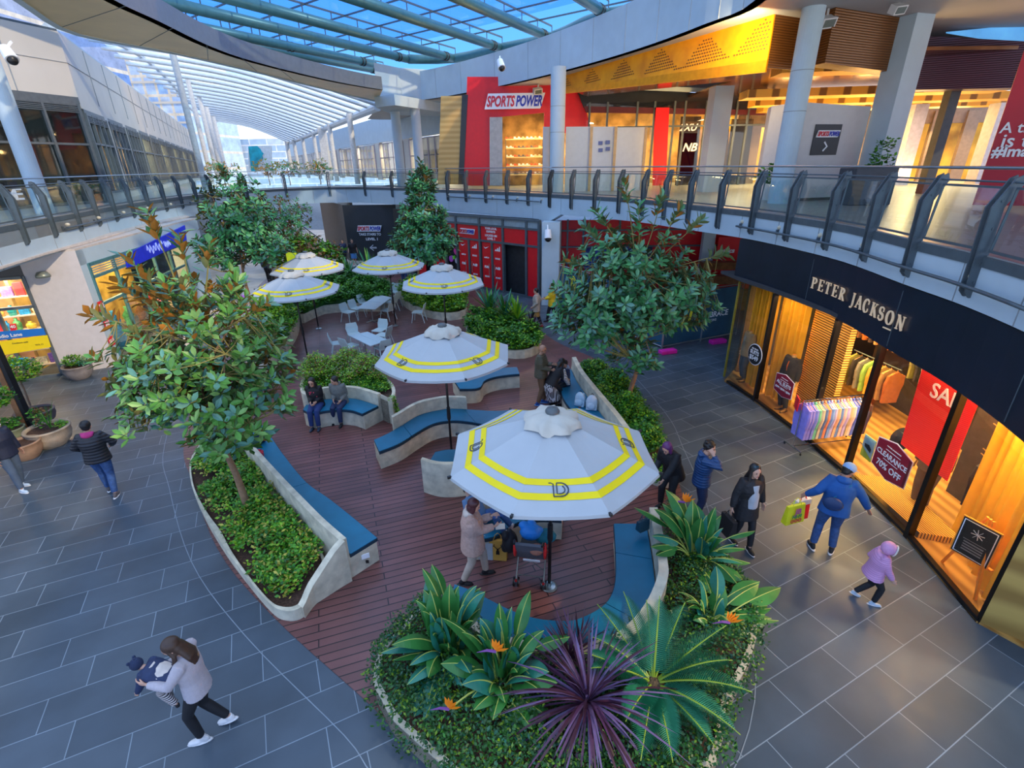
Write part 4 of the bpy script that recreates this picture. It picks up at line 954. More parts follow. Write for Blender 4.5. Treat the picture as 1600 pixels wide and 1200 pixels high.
# ================================================================== left upper building
M_panel = mat('warm_white_cladding', (.56, .53, .47), .5, var=.04, scale=.7)
M_wf = mat('grey_window_frame', (.12, .14, .15), .45, .3)
M_wglass = glass('facade_glass', (.55, .62, .60), .2, .03, .22)
M_inwarm = mat('dim_interior', (.03, .05, .05), .8, var=.6, scale=.6)
c0 = Vector((-19.3, 17.2, SLAB)); c1 = Vector((-18.2, 21.2, SLAB)); c2 = Vector((-17.55, 23.55, SLAB)); c3 = Vector((-34.2, 57.5, SLAB)); c4 = Vector((-43.5, 76.4, SLAB))
def wallq(a, b, z0, z1, th, m, name, n=None):
    d = (b-a).normalized(); nn = Vector((-d.y, d.x, 0)) if n is None else n
    mb = MB(); mb.add([a+Vector((0, 0, z0-a.z)), b+Vector((0, 0, z0-b.z)), b+nn*th+Vector((0, 0, z0-b.z)), a+nn*th+Vector((0, 0, z0-a.z)), a+Vector((0, 0, z1-a.z)), b+Vector((0, 0, z1-b.z)), b+nn*th+Vector((0, 0, z1-b.z)), a+nn*th+Vector((0, 0, z1-a.z))],
        [(0, 1, 5, 4), (1, 2, 6, 5), (2, 3, 7, 6), (3, 0, 4, 7), (4, 5, 6, 7), (3, 2, 1, 0)]); return struct(name, mb, m)
wallq(c0, c2, 9.0, 11.25, .4, M_panel, 'wall_left_upper'); wallq(c2, c4, 8.6, 11.25, .4, mat('warm_cladding_long', (.60, .54, .46), .5, var=.04, scale=.7), 'wall_left_upper_long')
wallq(c0, c2, 11.25, 11.33, .5, M_steel, 'trim_left_coping'); wallq(c2, c4, 11.25, 11.31, .5, M_white, 'trim_left_coping_long')
mb = MB()
for a, b, n in ((c0, c2, 3), (c2, c4, 16)):
    for k in range(1, n): p = a.lerp(b, k/n); mb.box((p.x+.01, p.y, 10.1), (.03, .03, 2.2))
    d = (b-a).normalized(); mb.bar(Vector((a.x, a.y, 10.2))+Vector((.01, 0, 0)), Vector((b.x, b.y, 10.2))+Vector((.01, 0, 0)), .03, .015)
struct('trim_cladding_joint', mb, mat('joint_grey', (.28, .31, .33), .8))
wallq(c0, c2, 8.75, 9.0, .2, M_wf, 'trim_window_head')
# entrance glazing
def bay(a, b, z0, z1, n, trans, name, louvre=True, frame=M_wf, post=.09, k_=0):
    d = (b-a); L = d.length; d.normalize(); nn = Vector((-d.y, d.x, 0)); mb = MB()
    for k in range(n+1):
        p = a.lerp(b, k/n); mb.bar(Vector((p.x, p.y, z0)), Vector((p.x, p.y, z1)), post if 0 < k < n else post*1.3, .12, up=nn)
    for z in trans+[z0+.04, z1-.04]:
        mb.bar(Vector((a.x, a.y, z)), Vector((b.x, b.y, z)), .1, .08)
    if louvre:
        for j in range(5): mb.bar(Vector((a.x, a.y, z1-.08-.06*j)), Vector((b.x, b.y, z1-.08-.06*j)), .1, .03)
    t = struct('trim_window_frame', mb, frame)
    g = MB(); g.quad(Vector((a.x, a.y, z0))+nn*.05, Vector((b.x, b.y, z0))+nn*.05, Vector((b.x, b.y, z1))+nn*.05, Vector((a.x, a.y, z1))+nn*.05); return struct(name, g, M_wglass)
wn = [20]
def win(*a, **k): wn[0] += 1; return bay(*a, 'window_%d' % wn[0], **k)
win(c0.lerp(c2, .14), c0.lerp(c2, .98), SLAB, 8.75, 4, [7.25])
t = thing('door_pull', 'chrome pull handles on the glass doors of the left upper building', 'door handle', c0.lerp(c2, .56)+Vector((.12, 0, 1)))
for s in (-.1, .1):
    p = c0.lerp(c2, .56)+Vector((.12, s, 0)); mb = MB(); mb.tube([p+Vector((0, 0, .75)), p+Vector((0, 0, 1.45))], .02, 6); mb.build('bar', M_rail, t, world=True)
mb = MB(); q = c0.lerp(c2, .5)+Vector((-1.3, .3, 0)); mb.box((q.x, q.y, 6.4), (.1, .28, 2.6)); one('interior_stripe', mb, mat('yellow_panel', (.75, .60, .02), .5, emit=.25), 'yellow vertical strip inside the left upper glass entrance', 'panel')
LL = (c4-c2).length; nb_ = 13; M_gold_glass = glass('facade_glass_warm', (.62, .50, .30), 1.0, .03)
for k in range(nb_):
    a = c2.lerp(c4, (k+.06)/nb_); b = c2.lerp(c4, (k+.90)/nb_)
    win(a, b, SLAB+.35, 8.45, 4, [7.3], frame=M_wf, post=.10)
    wallq(c2.lerp(c4, (k+.90)/nb_), c2.lerp(c4, (k+1.06)/nb_), SLAB, 8.6, .35, M_panel, 'wall_left_pier')
    wallq(a, b, SLAB, SLAB+.35, .3, M_panel, 'wall_left_plinth'); wallq(a, b, 8.45, 8.6, .3, M_wf, 'trim_window_head')
nn = Vector((-(c4-c2).normalized().y, (c4-c2).normalized().x, 0))
wallq(c2.lerp(c4, .09)+nn*2.5, c4+nn*2.5, SLAB, 9, .1, mat('warm_interior_far', (.42, .25, .07), .8, var=.7, scale=.5), 'wall_left_interior')
wallq(c0+Vector((-2.2, 0, 0)), c2+Vector((-2.2, 3.5, 0)), SLAB, 9, .1, M_inwarm, 'wall_left_interior_dark')
for k in range(1, 6): p = c2.lerp(c4, (k*2+1)/13)+nn*1.2; area((p.x, p.y, 8.3), 1.5, 260, (1, .72, .35))
# dark hoarding wall at the far left with big white letters
d0 = Vector((-15.35, 14.1, SLAB)); wallq(Vector((-19.3, 17.2, SLAB)), Vector((-21, 11.5, SLAB)), SLAB, 12, -.3, M_dark, 'wall_left_black')
gl = thing('lettered_panel', 'dark panel with white letters behind the left balustrade glass', 'sign', (-15.4, 15.6, SLAB))
pa = G(-25, 330, SLAB); pb = G(42, 326, SLAB); Rl = (pb-pa).normalized(); nl = Rl.cross(Vector((0, 0, 1)))
poly_panel(gl, 'panel', [pa, pb, pb+Vector((0, 0, .95)), pa+Vector((0, 0, .95))], M_dark, .05, n=-nl)
text_mb('M', onplane(17, 304, pa, nl)+nl*.03, Rl, (0, 0, 1), w=.34, h=.40, bold=.03, depth=.02).build('letter', M_txt, gl, world=True)
strokes_mb([[(-.08, z-.035), (.08, z-.035), (.08, z+.035), (-.08, z+.035)] for z in (-.17, 0, .17)], onplane(31, 303, pa, nl)+nl*.03, Rl, (0, 0, 1), 1, .02).build('letter', M_txt, gl, world=True)
# columns on the left
P = G(72, 333, SLAB); column('round_column', 'thick round white column at the far left behind the balustrade', P.x, P.y, .26, SLAB, 10.3, rings=False)
P = G(322, 297, SLAB); column('slender_column', 'slender grey column rising to the silver soffit', P.x, P.y, .19, SLAB, 13.0, mat('grey_column', (.36, .42, .46), .45), rings=False)
M_wcol = mat('white_mast', (.66, .66, .64), .5)
for k, (bx, Y, zt) in enumerate(((326, 52, 15.5), (337, 62, 14.5), (344, 74, 14), (351, 88, 14))):
    p = atY(bx, 262, Y); column('slender_column', ['thin white mast right behind the slender grey column', 'second thin white mast toward the bright street', 'third thin white mast toward the bright street', 'farthest thin white mast in the bright street'][k], p.x, p.y, .2+.04*k, SLAB, zt, M_wcol, rings=False)

# ================================================================== street canopy of white tubes
M_ctube = mat('pale_canopy_tube', (.58, .66, .72), .4, .2, var=.05)
M_csheet = bpy.data.materials.new('canopy_sheet'); M_csheet.use_nodes = True; t = M_csheet.node_tree; t.nodes.clear()
a_ = t.nodes.new('ShaderNodeBsdfTransparent'); b_ = t.nodes.new('ShaderNodeBsdfTranslucent'); b_.inputs[0].default_value = (.95, .97, 1, 1); c_ = t.nodes.new('ShaderNodeMixShader'); d_ = t.nodes.new('ShaderNodeOutputMaterial')
nz_ = t.nodes.new('ShaderNodeTexNoise'); nz_.inputs['Scale'].default_value = .12; mr = t.nodes.new('ShaderNodeMapRange'); mr.inputs['From Min'].default_value = .35; mr.inputs['From Max'].default_value = .65; mr.inputs['To Min'].default_value = .25; mr.inputs['To Max'].default_value = .75
tcx = t.nodes.new('ShaderNodeTexCoord'); t.links.new(tcx.outputs['Object'], nz_.inputs[0]); t.links.new(nz_.outputs['Fac'], mr.inputs[0]); t.links.new(mr.outputs[0], c_.inputs[0])
t.links.new(a_.outputs[0], c_.inputs[1]); t.links.new(b_.outputs[0], c_.inputs[2]); t.links.new(c_.outputs[0], d_.inputs[0])
R0 = G(590, 164, 10); R1 = G(452, 222, 10); L0_ = G(118, 48, 14); L1_ = G(338, 188, 14)
NT = 20
for k in range(NT):
    u = k/(NT-1); a = L0_.lerp(L1_, u**1.15); b = R0.lerp(R1, u**1.15)
    mb = MB(); mid = (a+b)/2+Vector((0, 0, .6)); P = smooth_line([a, mid, b], 5); mb.tube(P, .13+.05*u, 8)
    q = one('canopy_tube', mb, M_ctube, 'white tube of the street canopy, %s from the near end' % ORD[k], 'canopy tube', 'street canopy tubes', smooth=True)
mb = MB()
A_ = [L0_.lerp(L1_, k/10)+Vector((0, 0, .35)) for k in range(11)]; B_ = [R0.lerp(R1, k/10)+Vector((0, 0, .35)) for k in range(11)]
for i in range(10):
    m0 = (A_[i]+B_[i])/2+Vector((0, 0, .6)); m1 = (A_[i+1]+B_[i+1])/2+Vector((0, 0, .6)); mb.quad(A_[i], A_[i+1], m1, m0); mb.quad(m0, m1, B_[i+1], B_[i])
struct('window_canopy', mb, M_csheet)
mb = MB(); mb.tube([R0-Vector((0, 0, .1)), R1-Vector((0, 0, .1))], .28, 10); one('canopy_beam', mb, M_ctube, 'long white edge beam of the street canopy above the white columns', 'beam')
Lb = smooth_line([G(128, 46, 14), G(215, 84, 14), G(268, 130, 14), G(300, 172, 14), G(340, 190, 14)], 4)
mb = MB(); mb.tube(Lb, .16, 8); one('canopy_beam', mb, M_ctube, 'curved white left edge beam of the street canopy', 'beam')
for k, (px, wd) in enumerate(((556, .22), (512, .5), (524, .22), (498, .22), (480, .25), (466, .3), (455, .4))):
    Y = R0.y+(R1.y-R0.y)*max(0, min(1, (590-px)/138))**1.6
    p = atY(px, 262, Y); column('canopy_post', ['nearest slim white post', 'broad white pillar', 'slim white post right of the broad pillar', 'slim post left of the broad pillar', 'fourth slim post', 'fifth slim post', 'farthest post'][k]+' under the street canopy edge beam', p.x, p.y, wd/2+.1, SLAB, 10, M_wcol, square=(k == 1), rings=False)
# right hand street shops behind the bridge
s0 = atY(697, 255, 41); s1 = atY(452, 255, 112); s0.z = s1.z = SLAB
dS = (s1-s0).normalized(); nS = Vector((dS.y, -dS.x, 0))
wallq(s0, s1, 8.4, 10.6, .4, M_white, 'wall_street_upper', n=nS)
M_sframe = mat('mauve_window_frame', (.42, .34, .36), .5)
for k in range(9):
    u0 = (k/9)**1.0; a = s0.lerp(s1, (k+.05)/9); b = s0.lerp(s1, (k+.85)/9)
    bay(a, b, SLAB+.2, 8.3, 5, [7.0], 'window_%d' % (60+k), louvre=False, frame=M_sframe, post=.2)
    wallq(s0.lerp(s1, (k+.85)/9), s0.lerp(s1, (k+1.05)/9), SLAB, 8.4, .3, M_panel, 'wall_street_pier', n=nS)
wallq(s0+nS*2.5, s1+nS*2.5, SLAB, 8.6, .1, mat('street_interior', (.62, .48, .34), .8, var=.7, scale=.35), 'wall_street_interior', n=nS)
for k in range(5): p = s0.lerp(s1, (k+.5)/8)+nS*1.2; area((p.x, p.y, 8.2), 1.5, 200, (1, .8, .55))
# upper end: pale screen wall, poster
po = thing('silhouette_poster', 'large pale poster with a teal head silhouette beyond the bridge', 'poster', atY(406, 262, 48))
q = [atY(x, y, 48) for x, y in ((388, 268), (425, 268), (424, 228), (388, 228))]; poly_panel(po, 'panel', q, mat('pale_blue_poster', (.62, .74, .84), .5), .1, n=(0, 1, 0))
tp = [(388, 229), (402, 228), (407, 233), (409, 237), (412, 240), (410, 243), (411, 248), (409, 251), (404, 252), (403, 268), (393, 268)]
poly_panel(po, 'teal_head', [atY(x, y, 47.95) for x, y in tp][::-1], mat('teal_print', (.01, .36, .52), .5, var=.4, scale=2), .02, n=(0, -1, 0))
# distant buildings
def tower(x, y, w, d, h, c1_, c2_, label, bw=2.2, bh=3.2):
    m = bricks('tower_%s' % label[:9].replace(' ', '_'), c1_, c2_, (.75, .68, .55), bw, bh, .25, 0, .3, offset=0, var=.3)
    t = thing('distant_building', label, 'building', (x, y, 0)); mb = MB(); mb.box((0, 0, h/2), (w, d, h)); o = mb.build('facade', m, t)
    # the grid texture must stand upright
    for n in m.node_tree.nodes:
        if n.type == 'MAPPING': n.inputs['Rotation'].default_value = (PI/2, 0, 0)
    mb = MB()
    for k in range(int(h/3.4)): mb.box((0, -d/2-.1, k*3.4+1), (w+.3, .4, .35))
    mb.build('floor_band', M_panel, t)
    mb = MB(); mb.box((0, 0, h+.4), (w+.4, d+.4, .8)); mb.build('roof_parapet', M_panel, t)
tower(-72, 75, 34, 20, 62, (.10, .24, .60), (.45, .48, .55), 'tall blue and cream glazed tower above the left roofline')
tower(-66, 118, 10, 18, 30, (.30, .50, .85), (.62, .72, .85), 'blue glass tower standing behind the street canopy')
mb = MB(); mb.quad((-75, 128, 0), (20, 128, 0), (20, 128, 12.5), (-75, 128, 12.5)); one('distant_screen', mb, bricks('far_glass', (.35, .50, .68), (.55, .66, .78), (.8, .82, .85), 4, 1.4, .12, 0, .4, var=.2), 'pale striped glass building closing the street', 'building')
for n in MATS['far_glass'].node_tree.nodes:
    if n.type == 'MAPPING': n.inputs['Rotation'].default_value = (PI/2, 0, 0)
u = MB(); P = [atY(x, y, 19.3) for x, y in ((1478, 52), (1600, 72), (1600, 38), (1478, 50))]; u.quad(*P); struct('window_92', u, mat('emissive_sky_pane', (.12, .42, .90), .2, var=.5, scale=.8, emit=.35))  # opaque pane; the sky's brightness beyond is put in as blue emission

# ================================================================== left lower shops
a0 = G(-160, 622); a1 = G(101, 585.5); a2 = G(182, 572); a3 = G(310, 480); a4 = G(338, 462)
a0.z = a1.z = a2.z = a3.z = 0
TW = 3.92
def nrm_(a, b): d = (b-a).normalized(); return Vector((d.y, -d.x, 0))
wallq(a0, a1, 3.3, TW, .3, M_dark, 'wall_left_shop_head')
wallq(a1, a2, 0, TW, .6, mat('blush_render', (.60, .56, .56), .6, var=.04), 'wall_left_pier_front'); 
s_a = a2.lerp(a3, .02); s_b = a3
wallq(a2, a2.lerp(a3, .05), 0, TW, .5, M_white, 'wall_left_corner'); wallq(a2, a3, 3.45, TW, .4, M_white, 'wall_left_lintel'); wallq(a3, a4, 0, TW, .5, M_white, 'wall_left_end_pier')
mb = MB(); mb.prism([(a0.x-1, a0.y-1), (a1.x, a1.y), (a2.x, a2.y), (a3.x, a3.y), (a4.x, a4.y), (a4.x-9, a4.y), (a0.x-8, a0.y)], TW, TW+.06); struct('ceiling_left_soffit', mb, mat('beige_soffit', (.60, .52, .46), .6))
mb = MB(); mb.prism([(-11.0, 8.0), (-12.2, 11), (-13.6, 15), (-14.4, 18.0), (-15.6, 22), (-16.4, 27), (-19, 30), (-30, 30), (-22, 8)], TW+.07, TW+.12); struct('ceiling_left_slab_soffit', mb, mat('beige_soffit', (.60, .52, .46), .6))
dA = (a1-a0).normalized(); nA = Vector((-dA.y, dA.x, 0))
wallq(a0+nA*2.2, a1+nA*2.2, 0, 3.6, .1, mat('gift_shop_wall', (.55, .28, .12), .8, var=.6, scale=1.5), 'wall_gift_shop')
def frames(a, b, n, z0, z1, trans, m=M_wf, w=.09):
    mb = MB(); nn = Vector((-(b-a).normalized().y, (b-a).normalized().x, 0))
    for k in range(n+1): p = a.lerp(b, k/n); mb.bar(Vector((p.x, p.y, z0)), Vector((p.x, p.y, z1)), w, .1, up=nn)
    for z in trans: mb.bar(Vector((a.x, a.y, z)), Vector((b.x, b.y, z)), .1, w)
    return struct('trim_shop_frame', mb, m)
frames(a1.lerp(a0, .01), a1.lerp(a0, .92), 4, 0, 3.3, [.04, 2.35, 3.26])
g = MB(); g.quad(a0, a1, a1+Vector((0, 0, 3.3)), a0+Vector((0, 0, 3.3))); struct('window_80', g, M_shopglass)
for x in (-16.2, -18): area((x, 15.6, 3.25), 1.0, 75, (1, .78, .5))
# goods in the gift shop window: shelves and boxes
rg = random.Random(11); gc = [('orange', (.85, .32, .05)), ('teal', (.02, .38, .40)), ('red', (.70, .03, .03)), ('blue', (.02, .30, .75)), ('yellow', (.85, .65, .05)), ('pink', (.80, .30, .45)), ('green', (.08, .40, .15)), ('purple', (.25, .12, .45)), ('cream', (.75, .62, .40)), ('brown', (.25, .12, .05))]
Ls = (a1-a0).length
for r, z in enumerate((.35, .85, 1.5, 1.95, 2.55)):
    sA = a1-dA*3.0+nA*(.45+.12*r); sB = a1-dA*.08+nA*(.45+.12*r)
    mb = MB(); mb.bar(sA+Vector((0, 0, z)), sB+Vector((0, 0, z)), .35, .035)
    one('display_shelf', mb, mat('pale_shelf', (.70, .58, .42), .6), '%s shelf from the bottom in the gift shop window' % ORD[r], 'shelf')
    x = .06
    j = 0
    while x < 2.9:
        w = rg.uniform(.16, .34); h = rg.uniform(.18, .42) if r < 4 else rg.uniform(.2, .5); cn, cc = rg.choice(gc)
        p = sB-dA*(x+w/2); shape = rg.random(); mb = MB()
        if shape < .3:
            mb.lathe([(w*.34, 0), (w*.42, h*.5), (w*.3, h*.75), (w*.14, h*.8), (w*.2, h)], n=12); nm, ct = 'vase', 'vase'
            o = one('vase', mb, mat('gift_'+cn, cc, .4, var=.3, scale=8), '', 'vase', loc=(0, 0, 0), smooth=True)
        else:
            mb.box((0, 0, h/2), (w*.9, .12, h)); nm, ct = 'gift_box', 'box'
            o = one('gift_box', mb, mat('gift_'+cn, cc, .5, var=.45, scale=14), '', 'box', loc=(0, 0, 0), bevel=.008)
        o.location = (p.x, p.y, z+.02); o.rotation_euler = (0, 0, math.atan2(dA.y, dA.x)); j += 1
        o['label'] = '%s %s, %s from the right on the %s shelf of the gift shop' % (cn, nm.replace('_', ' '), ORD[min(j-1, 19)], ORD[r]); o['group'] = 'gift shop window goods'
        x += w+.03
# signs on the gift shop glass
def glass_sign(name, label, pts, m, txt, cat='sign', off=-.06):
    q = [onplane(x, y, a1, -nA)-nA*(-off) for x, y in pts]; q = [onplane(x, y, a1-nA*.08, nA) for x, y in pts]
    t = thing(name, label, cat, q[0]); poly_panel(t, 'panel', q, m, .02, n=-nA); c = sum(q, Vector())/len(q)
    for s, fx_, fz, w, mm in txt:
        o = c+dA*fx_+Vector((0, 0, fz))-nA*.03; text_mb(s, o, dA, (0, 0, 1), w=w, bold=.015, depth=.01).build('lettering', mm, t, world=True)
glass_sign('shop_sign', 'blue Studio Lane sign strip on the left shop window', [(-25, 534), (72, 523), (68, 512.5), (-25, 520)], mat('sign_blue', (.01, .17, .62), .5, var=.03), [('Studio Lane', -.18, -.01, .72, M_txt)])
glass_sign('notice_banner', 'bright yellow notice strip under the blue sign on the left window', [(-25, 560), (80, 542), (74, 523.5), (-25, 537)], mat('sign_yellow', (.92, .70, .0), .5, var=.03), [('Conditions apply', .12, .10, .4, mat('olive_text', (.30, .25, .02), .5)), ('WA 11', .55, -.03, .2, mat('olive_text', (.30, .25, .02), .5))])
glass_sign('price_sticker', 'small red 40 sticker on the left shop window', [(17, 517), (27, 515), (25, 505), (15, 507)], mat('sale_tag_red', (.8, .01, .03), .5), [('40', 0, .02, .13, M_txt)])
glass_sign('blue_sticker', 'bright blue rounded window sticker low on the left shop glass', [(12, 573), (46, 570), (44, 558), (10, 562)], mat('sign_sky', (.02, .42, .80), .5, var=.03), [])
# wall lamp
q = onplane(69, 429, a1, -nA)-nA*.12; mb = MB(); mb.lathe([(.02, .12), (.13, .10), (.19, .0), (.19, -.06)], (0, 0, 0), 14); mb.v = [tuple(Vector(v)+q) for v in mb.v]
one('wall_lamp', mb, mat('olive_grey_metal', (.22, .25, .22), .4, .4), 'half round grey wall lamp on the white pier by the left shop', 'lamp', smooth=True)
# second shop (side facing the courtyard)
f0 = a2.lerp(a3, .05); f1 = a3.copy()
frames(f0, f1, 5, 0, 3.45, [.04, 2.1, 3.0, 3.42], mat('teal_window_frame', (.10, .26, .28), .4, .3))
mb = MB()
for j in range(5): mb.bar(f0+Vector((.02, 0, 3.05+.075*j)), f1+Vector((.02, 0, 3.05+.075*j)), .05, .03)
struct('trim_louvre', mb, mat('louvre_grey', (.30, .36, .38), .5))
g = MB(); g.quad(f0, f1, f1+Vector((0, 0, 3.0)), f0+Vector((0, 0, 3.0))); struct('window_81', g, M_shopglass)
dF = (f1-f0).normalized(); nF = Vector((-dF.y, dF.x, 0))
wallq(f0+nF*2.4, f1+nF*2.4, 0, 3.6, .1, mat('golden_shop_wall', (.75, .42, .08), .8, var=.6, scale=1.2), 'wall_second_shop')
for u in (.2, .5, .8): p = f0.lerp(f1, u)+nF*1.2; area((p.x, p.y, 3.3), .9, 50, (1, .72, .35))
q = [onplane(x, y, f0-nF*.06, nF) for x, y in ((198, 420), (290, 378), (287, 352), (194, 398))]
ln = thing('shop_lightbox', 'deep blue lightbox sign with white script across the side shop window', 'sign', q[0]); poly_panel(ln, 'panel', q, mat('royal_blue_sign', (.01, .02, .45), .4, emit=.2), .06, n=-nF)
c = sum(q, Vector())/4-nF*.08
strokes_mb(thick([(-1.3+.065*j, .16*math.sin(j*1.5)+.05*math.sin(j*.6)) for j in range(24)], .05)+thick([(.35+.05*j, .14*math.cos(j*1.9)) for j in range(14)], .05), c, dF, (0, 0, 1), 1, .01).build('lettering', mat('blue_white_letter', (.45, .55, 1), .5, emit=.3), ln, world=True)
for k, (x, y) in enumerate(((158, 478), (167, 505), (174, 533))):
    q = onplane(x, y, f0-nF*.04, nF); t = thing('sale_sticker', 'red square SALE sticker on the side shop glass, %s from the top' % ORD[k], 'sticker', q)
    poly_panel(t, 'square', [q+dF*a*.17+Vector((0, 0, b*.16)) for a, b in ((-1, -1), (1, -1), (1, 1), (-1, 1))], mat('sale_tag_red', (.8, .01, .03), .5), .01, n=-nF)
    text_mb('SALE', q-nF*.02, dF, (0, 0, 1), w=.29, h=.16, bold=.02, depth=.005).build('lettering', M_txt, t, world=True)
for k in range(7):
    p = f0.lerp(f1, .1+.13*k)+nF*.7; mb = MB(); h = rg.uniform(.9, 1.6); mb.lathe([(.16, 0), (.2, h*.3), (.12, h*.5), (.2, h*.75), (.06, h*.9), (.08, h)], (0, 0, 0), 12)
    cn, cc = gc[(k*3) % 10]; mb.v = [tuple(Vector(v)+p) for v in mb.v]; one('window_display', mb, mat('gift_'+cn, cc, .5, var=.4, scale=8), '%s display figure, %s from the left in the side shop window' % (cn, ORD[k]), 'display', 'side shop window display', smooth=True)

# ================================================================== lower centre: stair enclosure and red shopfront
M_signblack = mat('sign_wall_black', (.028, .034, .042), .5, var=.25, scale=.7)
k0 = atY(546, 400, 36.8); k1 = atY(626, 400, 36.4); kk = atY(513, 400, 44); k0.z = k1.z = kk.z = 0; sw = thing('stair_sign_wall', 'black wall panel telling shoppers to take the stairs to level 1', 'sign', (k0+k1)/2)
poly_panel(sw, 'panel', [k0, k1, k1+Vector((0, 0, 3.8)), k0+Vector((0, 0, 3.8))], M_signblack, .1, n=(0, 1, 0))
c = atY(577, 357, 36.38); sports_sign(sw, c, (1, -.1, 0), (0, 0, 1), 1.75)
for s, px, py, w in (('TAKE STAIRS TO', 578, 366, 1.6), ('LEVEL 1', 581, 373.5, .85)): text_mb(s, atY(px, py, 36.38), (1, -.1, 0), (0, 0, 1), w=w, h=.18, bold=.03, depth=.01).build('lettering', M_txt, sw, world=True)
c = atY(583, 387, 36.36); strokes_mb(thick([(.22, .17), (0, 0), (.22, -.17)], .04)+thick([(.0, .03), (.42, .03)], .03)+thick([(.0, -.03), (.42, -.03)], .03), c-Vector((.22, 0, 0)), (1, -.1, 0), (0, 0, 1), 1.15, .01).build('arrow', M_txt, sw, world=True)
wallq(kk, k0, 0, 3.8, .12, mat('brown_panel', (.11, .085, .075), .6), 'wall_stair_side', n=Vector((1, 0, 0)))
text_mb('Welcome to the\ndistrict docklands', onplane(530, 352, k0, Vector((k0.y-kk.y, kk.x-k0.x, 0)).normalized())+Vector((.14, -.06, 0)), (k0-kk).normalized(), (0, 0, 1), w=3.6, h=.75, bold=.02, depth=.02).build('wall_lettering', M_txt)
bpy.data.objects['wall_lettering']['label'] = 'white two line lettering on the brown side wall left of the stairs sign'; bpy.data.objects['wall_lettering']['category'] = 'lettering'
wallq(k1, k1+Vector((.9, 1.5, 0)), 0, 3.8, .3, M_white, 'wall_stair_end')
# escalator / stair flight behind the trees
M_stair = mat('pale_stair', (.55, .58, .62), .6)
mb = MB(); mb.add([Vector(v) for v in ((-17.5, 37, 0), (-13.2, 37, 0), (-13.2, 37, .2), (-16.0, 37, 2.6), (-17.5, 37, 2.6), (-17.5, 39, 0), (-13.2, 39, 0), (-13.2, 39, .2), (-16.0, 39, 2.6), (-17.5, 39, 2.6))], [(0, 1, 2, 3, 4), (9, 8, 7, 6, 5), (0, 5, 6, 1), (1, 6, 7, 2), (2, 7, 8, 3), (3, 8, 9, 4), (4, 9, 5, 0)])
stt = one('stair_flight', mb, M_stair, 'pale stair flight with black handrails behind the left trees', 'stairs')
t = thing('stair_rail', 'black metal handrail of the pale stair flight', 'handrail', (-15, 36.9, 0)); mb = MB(); mb.tube([(-18.6, 36.9, 0), (-18.6, 36.9, 1.2)], .04, 6); mb.tube([(-12.95, 36.9, 0), (-12.95, 36.9, 1.15)], .04, 6); mb.build('newel', M_black, t, world=True)
for a, b in (((-13.0, 36.9, 1.1), (-16.0, 36.9, 3.6)), ((-13.0, 36.9, .2), (-16.0, 36.9, 2.75)), ((-16.0, 36.9, 3.6), (-18.6, 36.9, 1.2))):
    mb = MB(); mb.tube([a, b], .035, 6); mb.build('rail', M_black, t, world=True)
for k in range(6): x = -13.0-.6*k; mb = MB(); mb.tube([(x, 36.9, .2+.5*k), (x, 36.9, 1.1+.5*k)], .025, 6); mb.build('baluster', M_black, t, world=True)
wallq(Vector((-11.8, 40, 0)), Vector((-14, 44, 0)), 0, 4.9, .2, mat('grey_render', (.36, .40, .43), .6), 'wall_grey_far')
# red shopfront
q0 = Vector((-7.4, 32.6, 0)); q1 = Vector((1.28, 24.62, 0)); dR = (q1-q0).normalized(); nR = Vector((-dR.y, dR.x, 0))
def rs(px): return onplane(px, 440, q0, nR)
def rpt(px, py, off=0): return onplane(px, py, q0-nR*off, nR)
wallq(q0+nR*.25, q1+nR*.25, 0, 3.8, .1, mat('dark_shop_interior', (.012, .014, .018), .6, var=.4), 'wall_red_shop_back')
cols_px = [702, 718, 753, 788, 823, 843]
frm = MB()
for px in (700, 718, 753, 788, 823.5, 842.5): p = rs(px); frm.bar(Vector((p.x, p.y, 0)), Vector((p.x, p.y, 3.78)), .12, .16, up=nR)
A_ = rs(640); B_ = rs(842.5)
for z in (.05, 2.56, 3.35, 3.74): frm.bar(Vector((A_.x, A_.y, z)), Vector((B_.x, B_.y, z)), .14, .1)
for px in (736, 771): p = rs(px); frm.bar(Vector((p.x, p.y, 0)), Vector((p.x, p.y, 2.56)), .14, .12, up=nR)
struct('trim_red_shop_frame', frm, M_steel)
mb = MB(); mb.quad(Vector((A_.x, A_.y, 3.35)), Vector((B_.x, B_.y, 3.35)), Vector((B_.x, B_.y, 3.8)), Vector((A_.x, A_.y, 3.8))); struct('trim_red_shop_louvre', mb, mat('louvre_grey', (.30, .36, .38), .5))
def redp(x0, x1, z0, z1, name, label, off=.0):
    a, b = rs(x0), rs(x1); t = thing(name, label, 'panel', (a.x, a.y, z0)); P = [Vector((a.x, a.y, z0)), Vector((b.x, b.y, z0)), Vector((b.x, b.y, z1)), Vector((a.x, a.y, z1))]
    poly_panel(t, 'sheet', [p-nR*off for p in P], M_red, .03, n=-nR); return t, sum(P, Vector())/4-nR*(off+.04)
redp(660, 716, 2.6, 3.32, 'red_window_panel', 'plain red panel above the dark doorway, leftmost of the shopfront')
t, c = redp(720, 751, 2.6, 3.32, 'red_window_panel', 'red panel with the store logo above the left double doors'); sports_sign(t, c, dR, (0, 0, 1), 1.15)
t, c = redp(755, 786, 2.6, 3.32, 'red_window_panel', 'red panel reading YOUR LOCAL EXPERTS LOCATED ON LEVEL 1')
for k, s in enumerate(('YOUR LOCAL', 'EXPERTS', 'LOCATED ON', 'LEVEL 1')): text_mb(s, c+Vector((0, 0, .25-.155*k-(.04 if k > 1 else 0))), dR, (0, 0, 1), w=(.85, .62, .85, .55)[k], h=.11, bold=.03, depth=.01).build('lettering', M_txt, t, world=True)
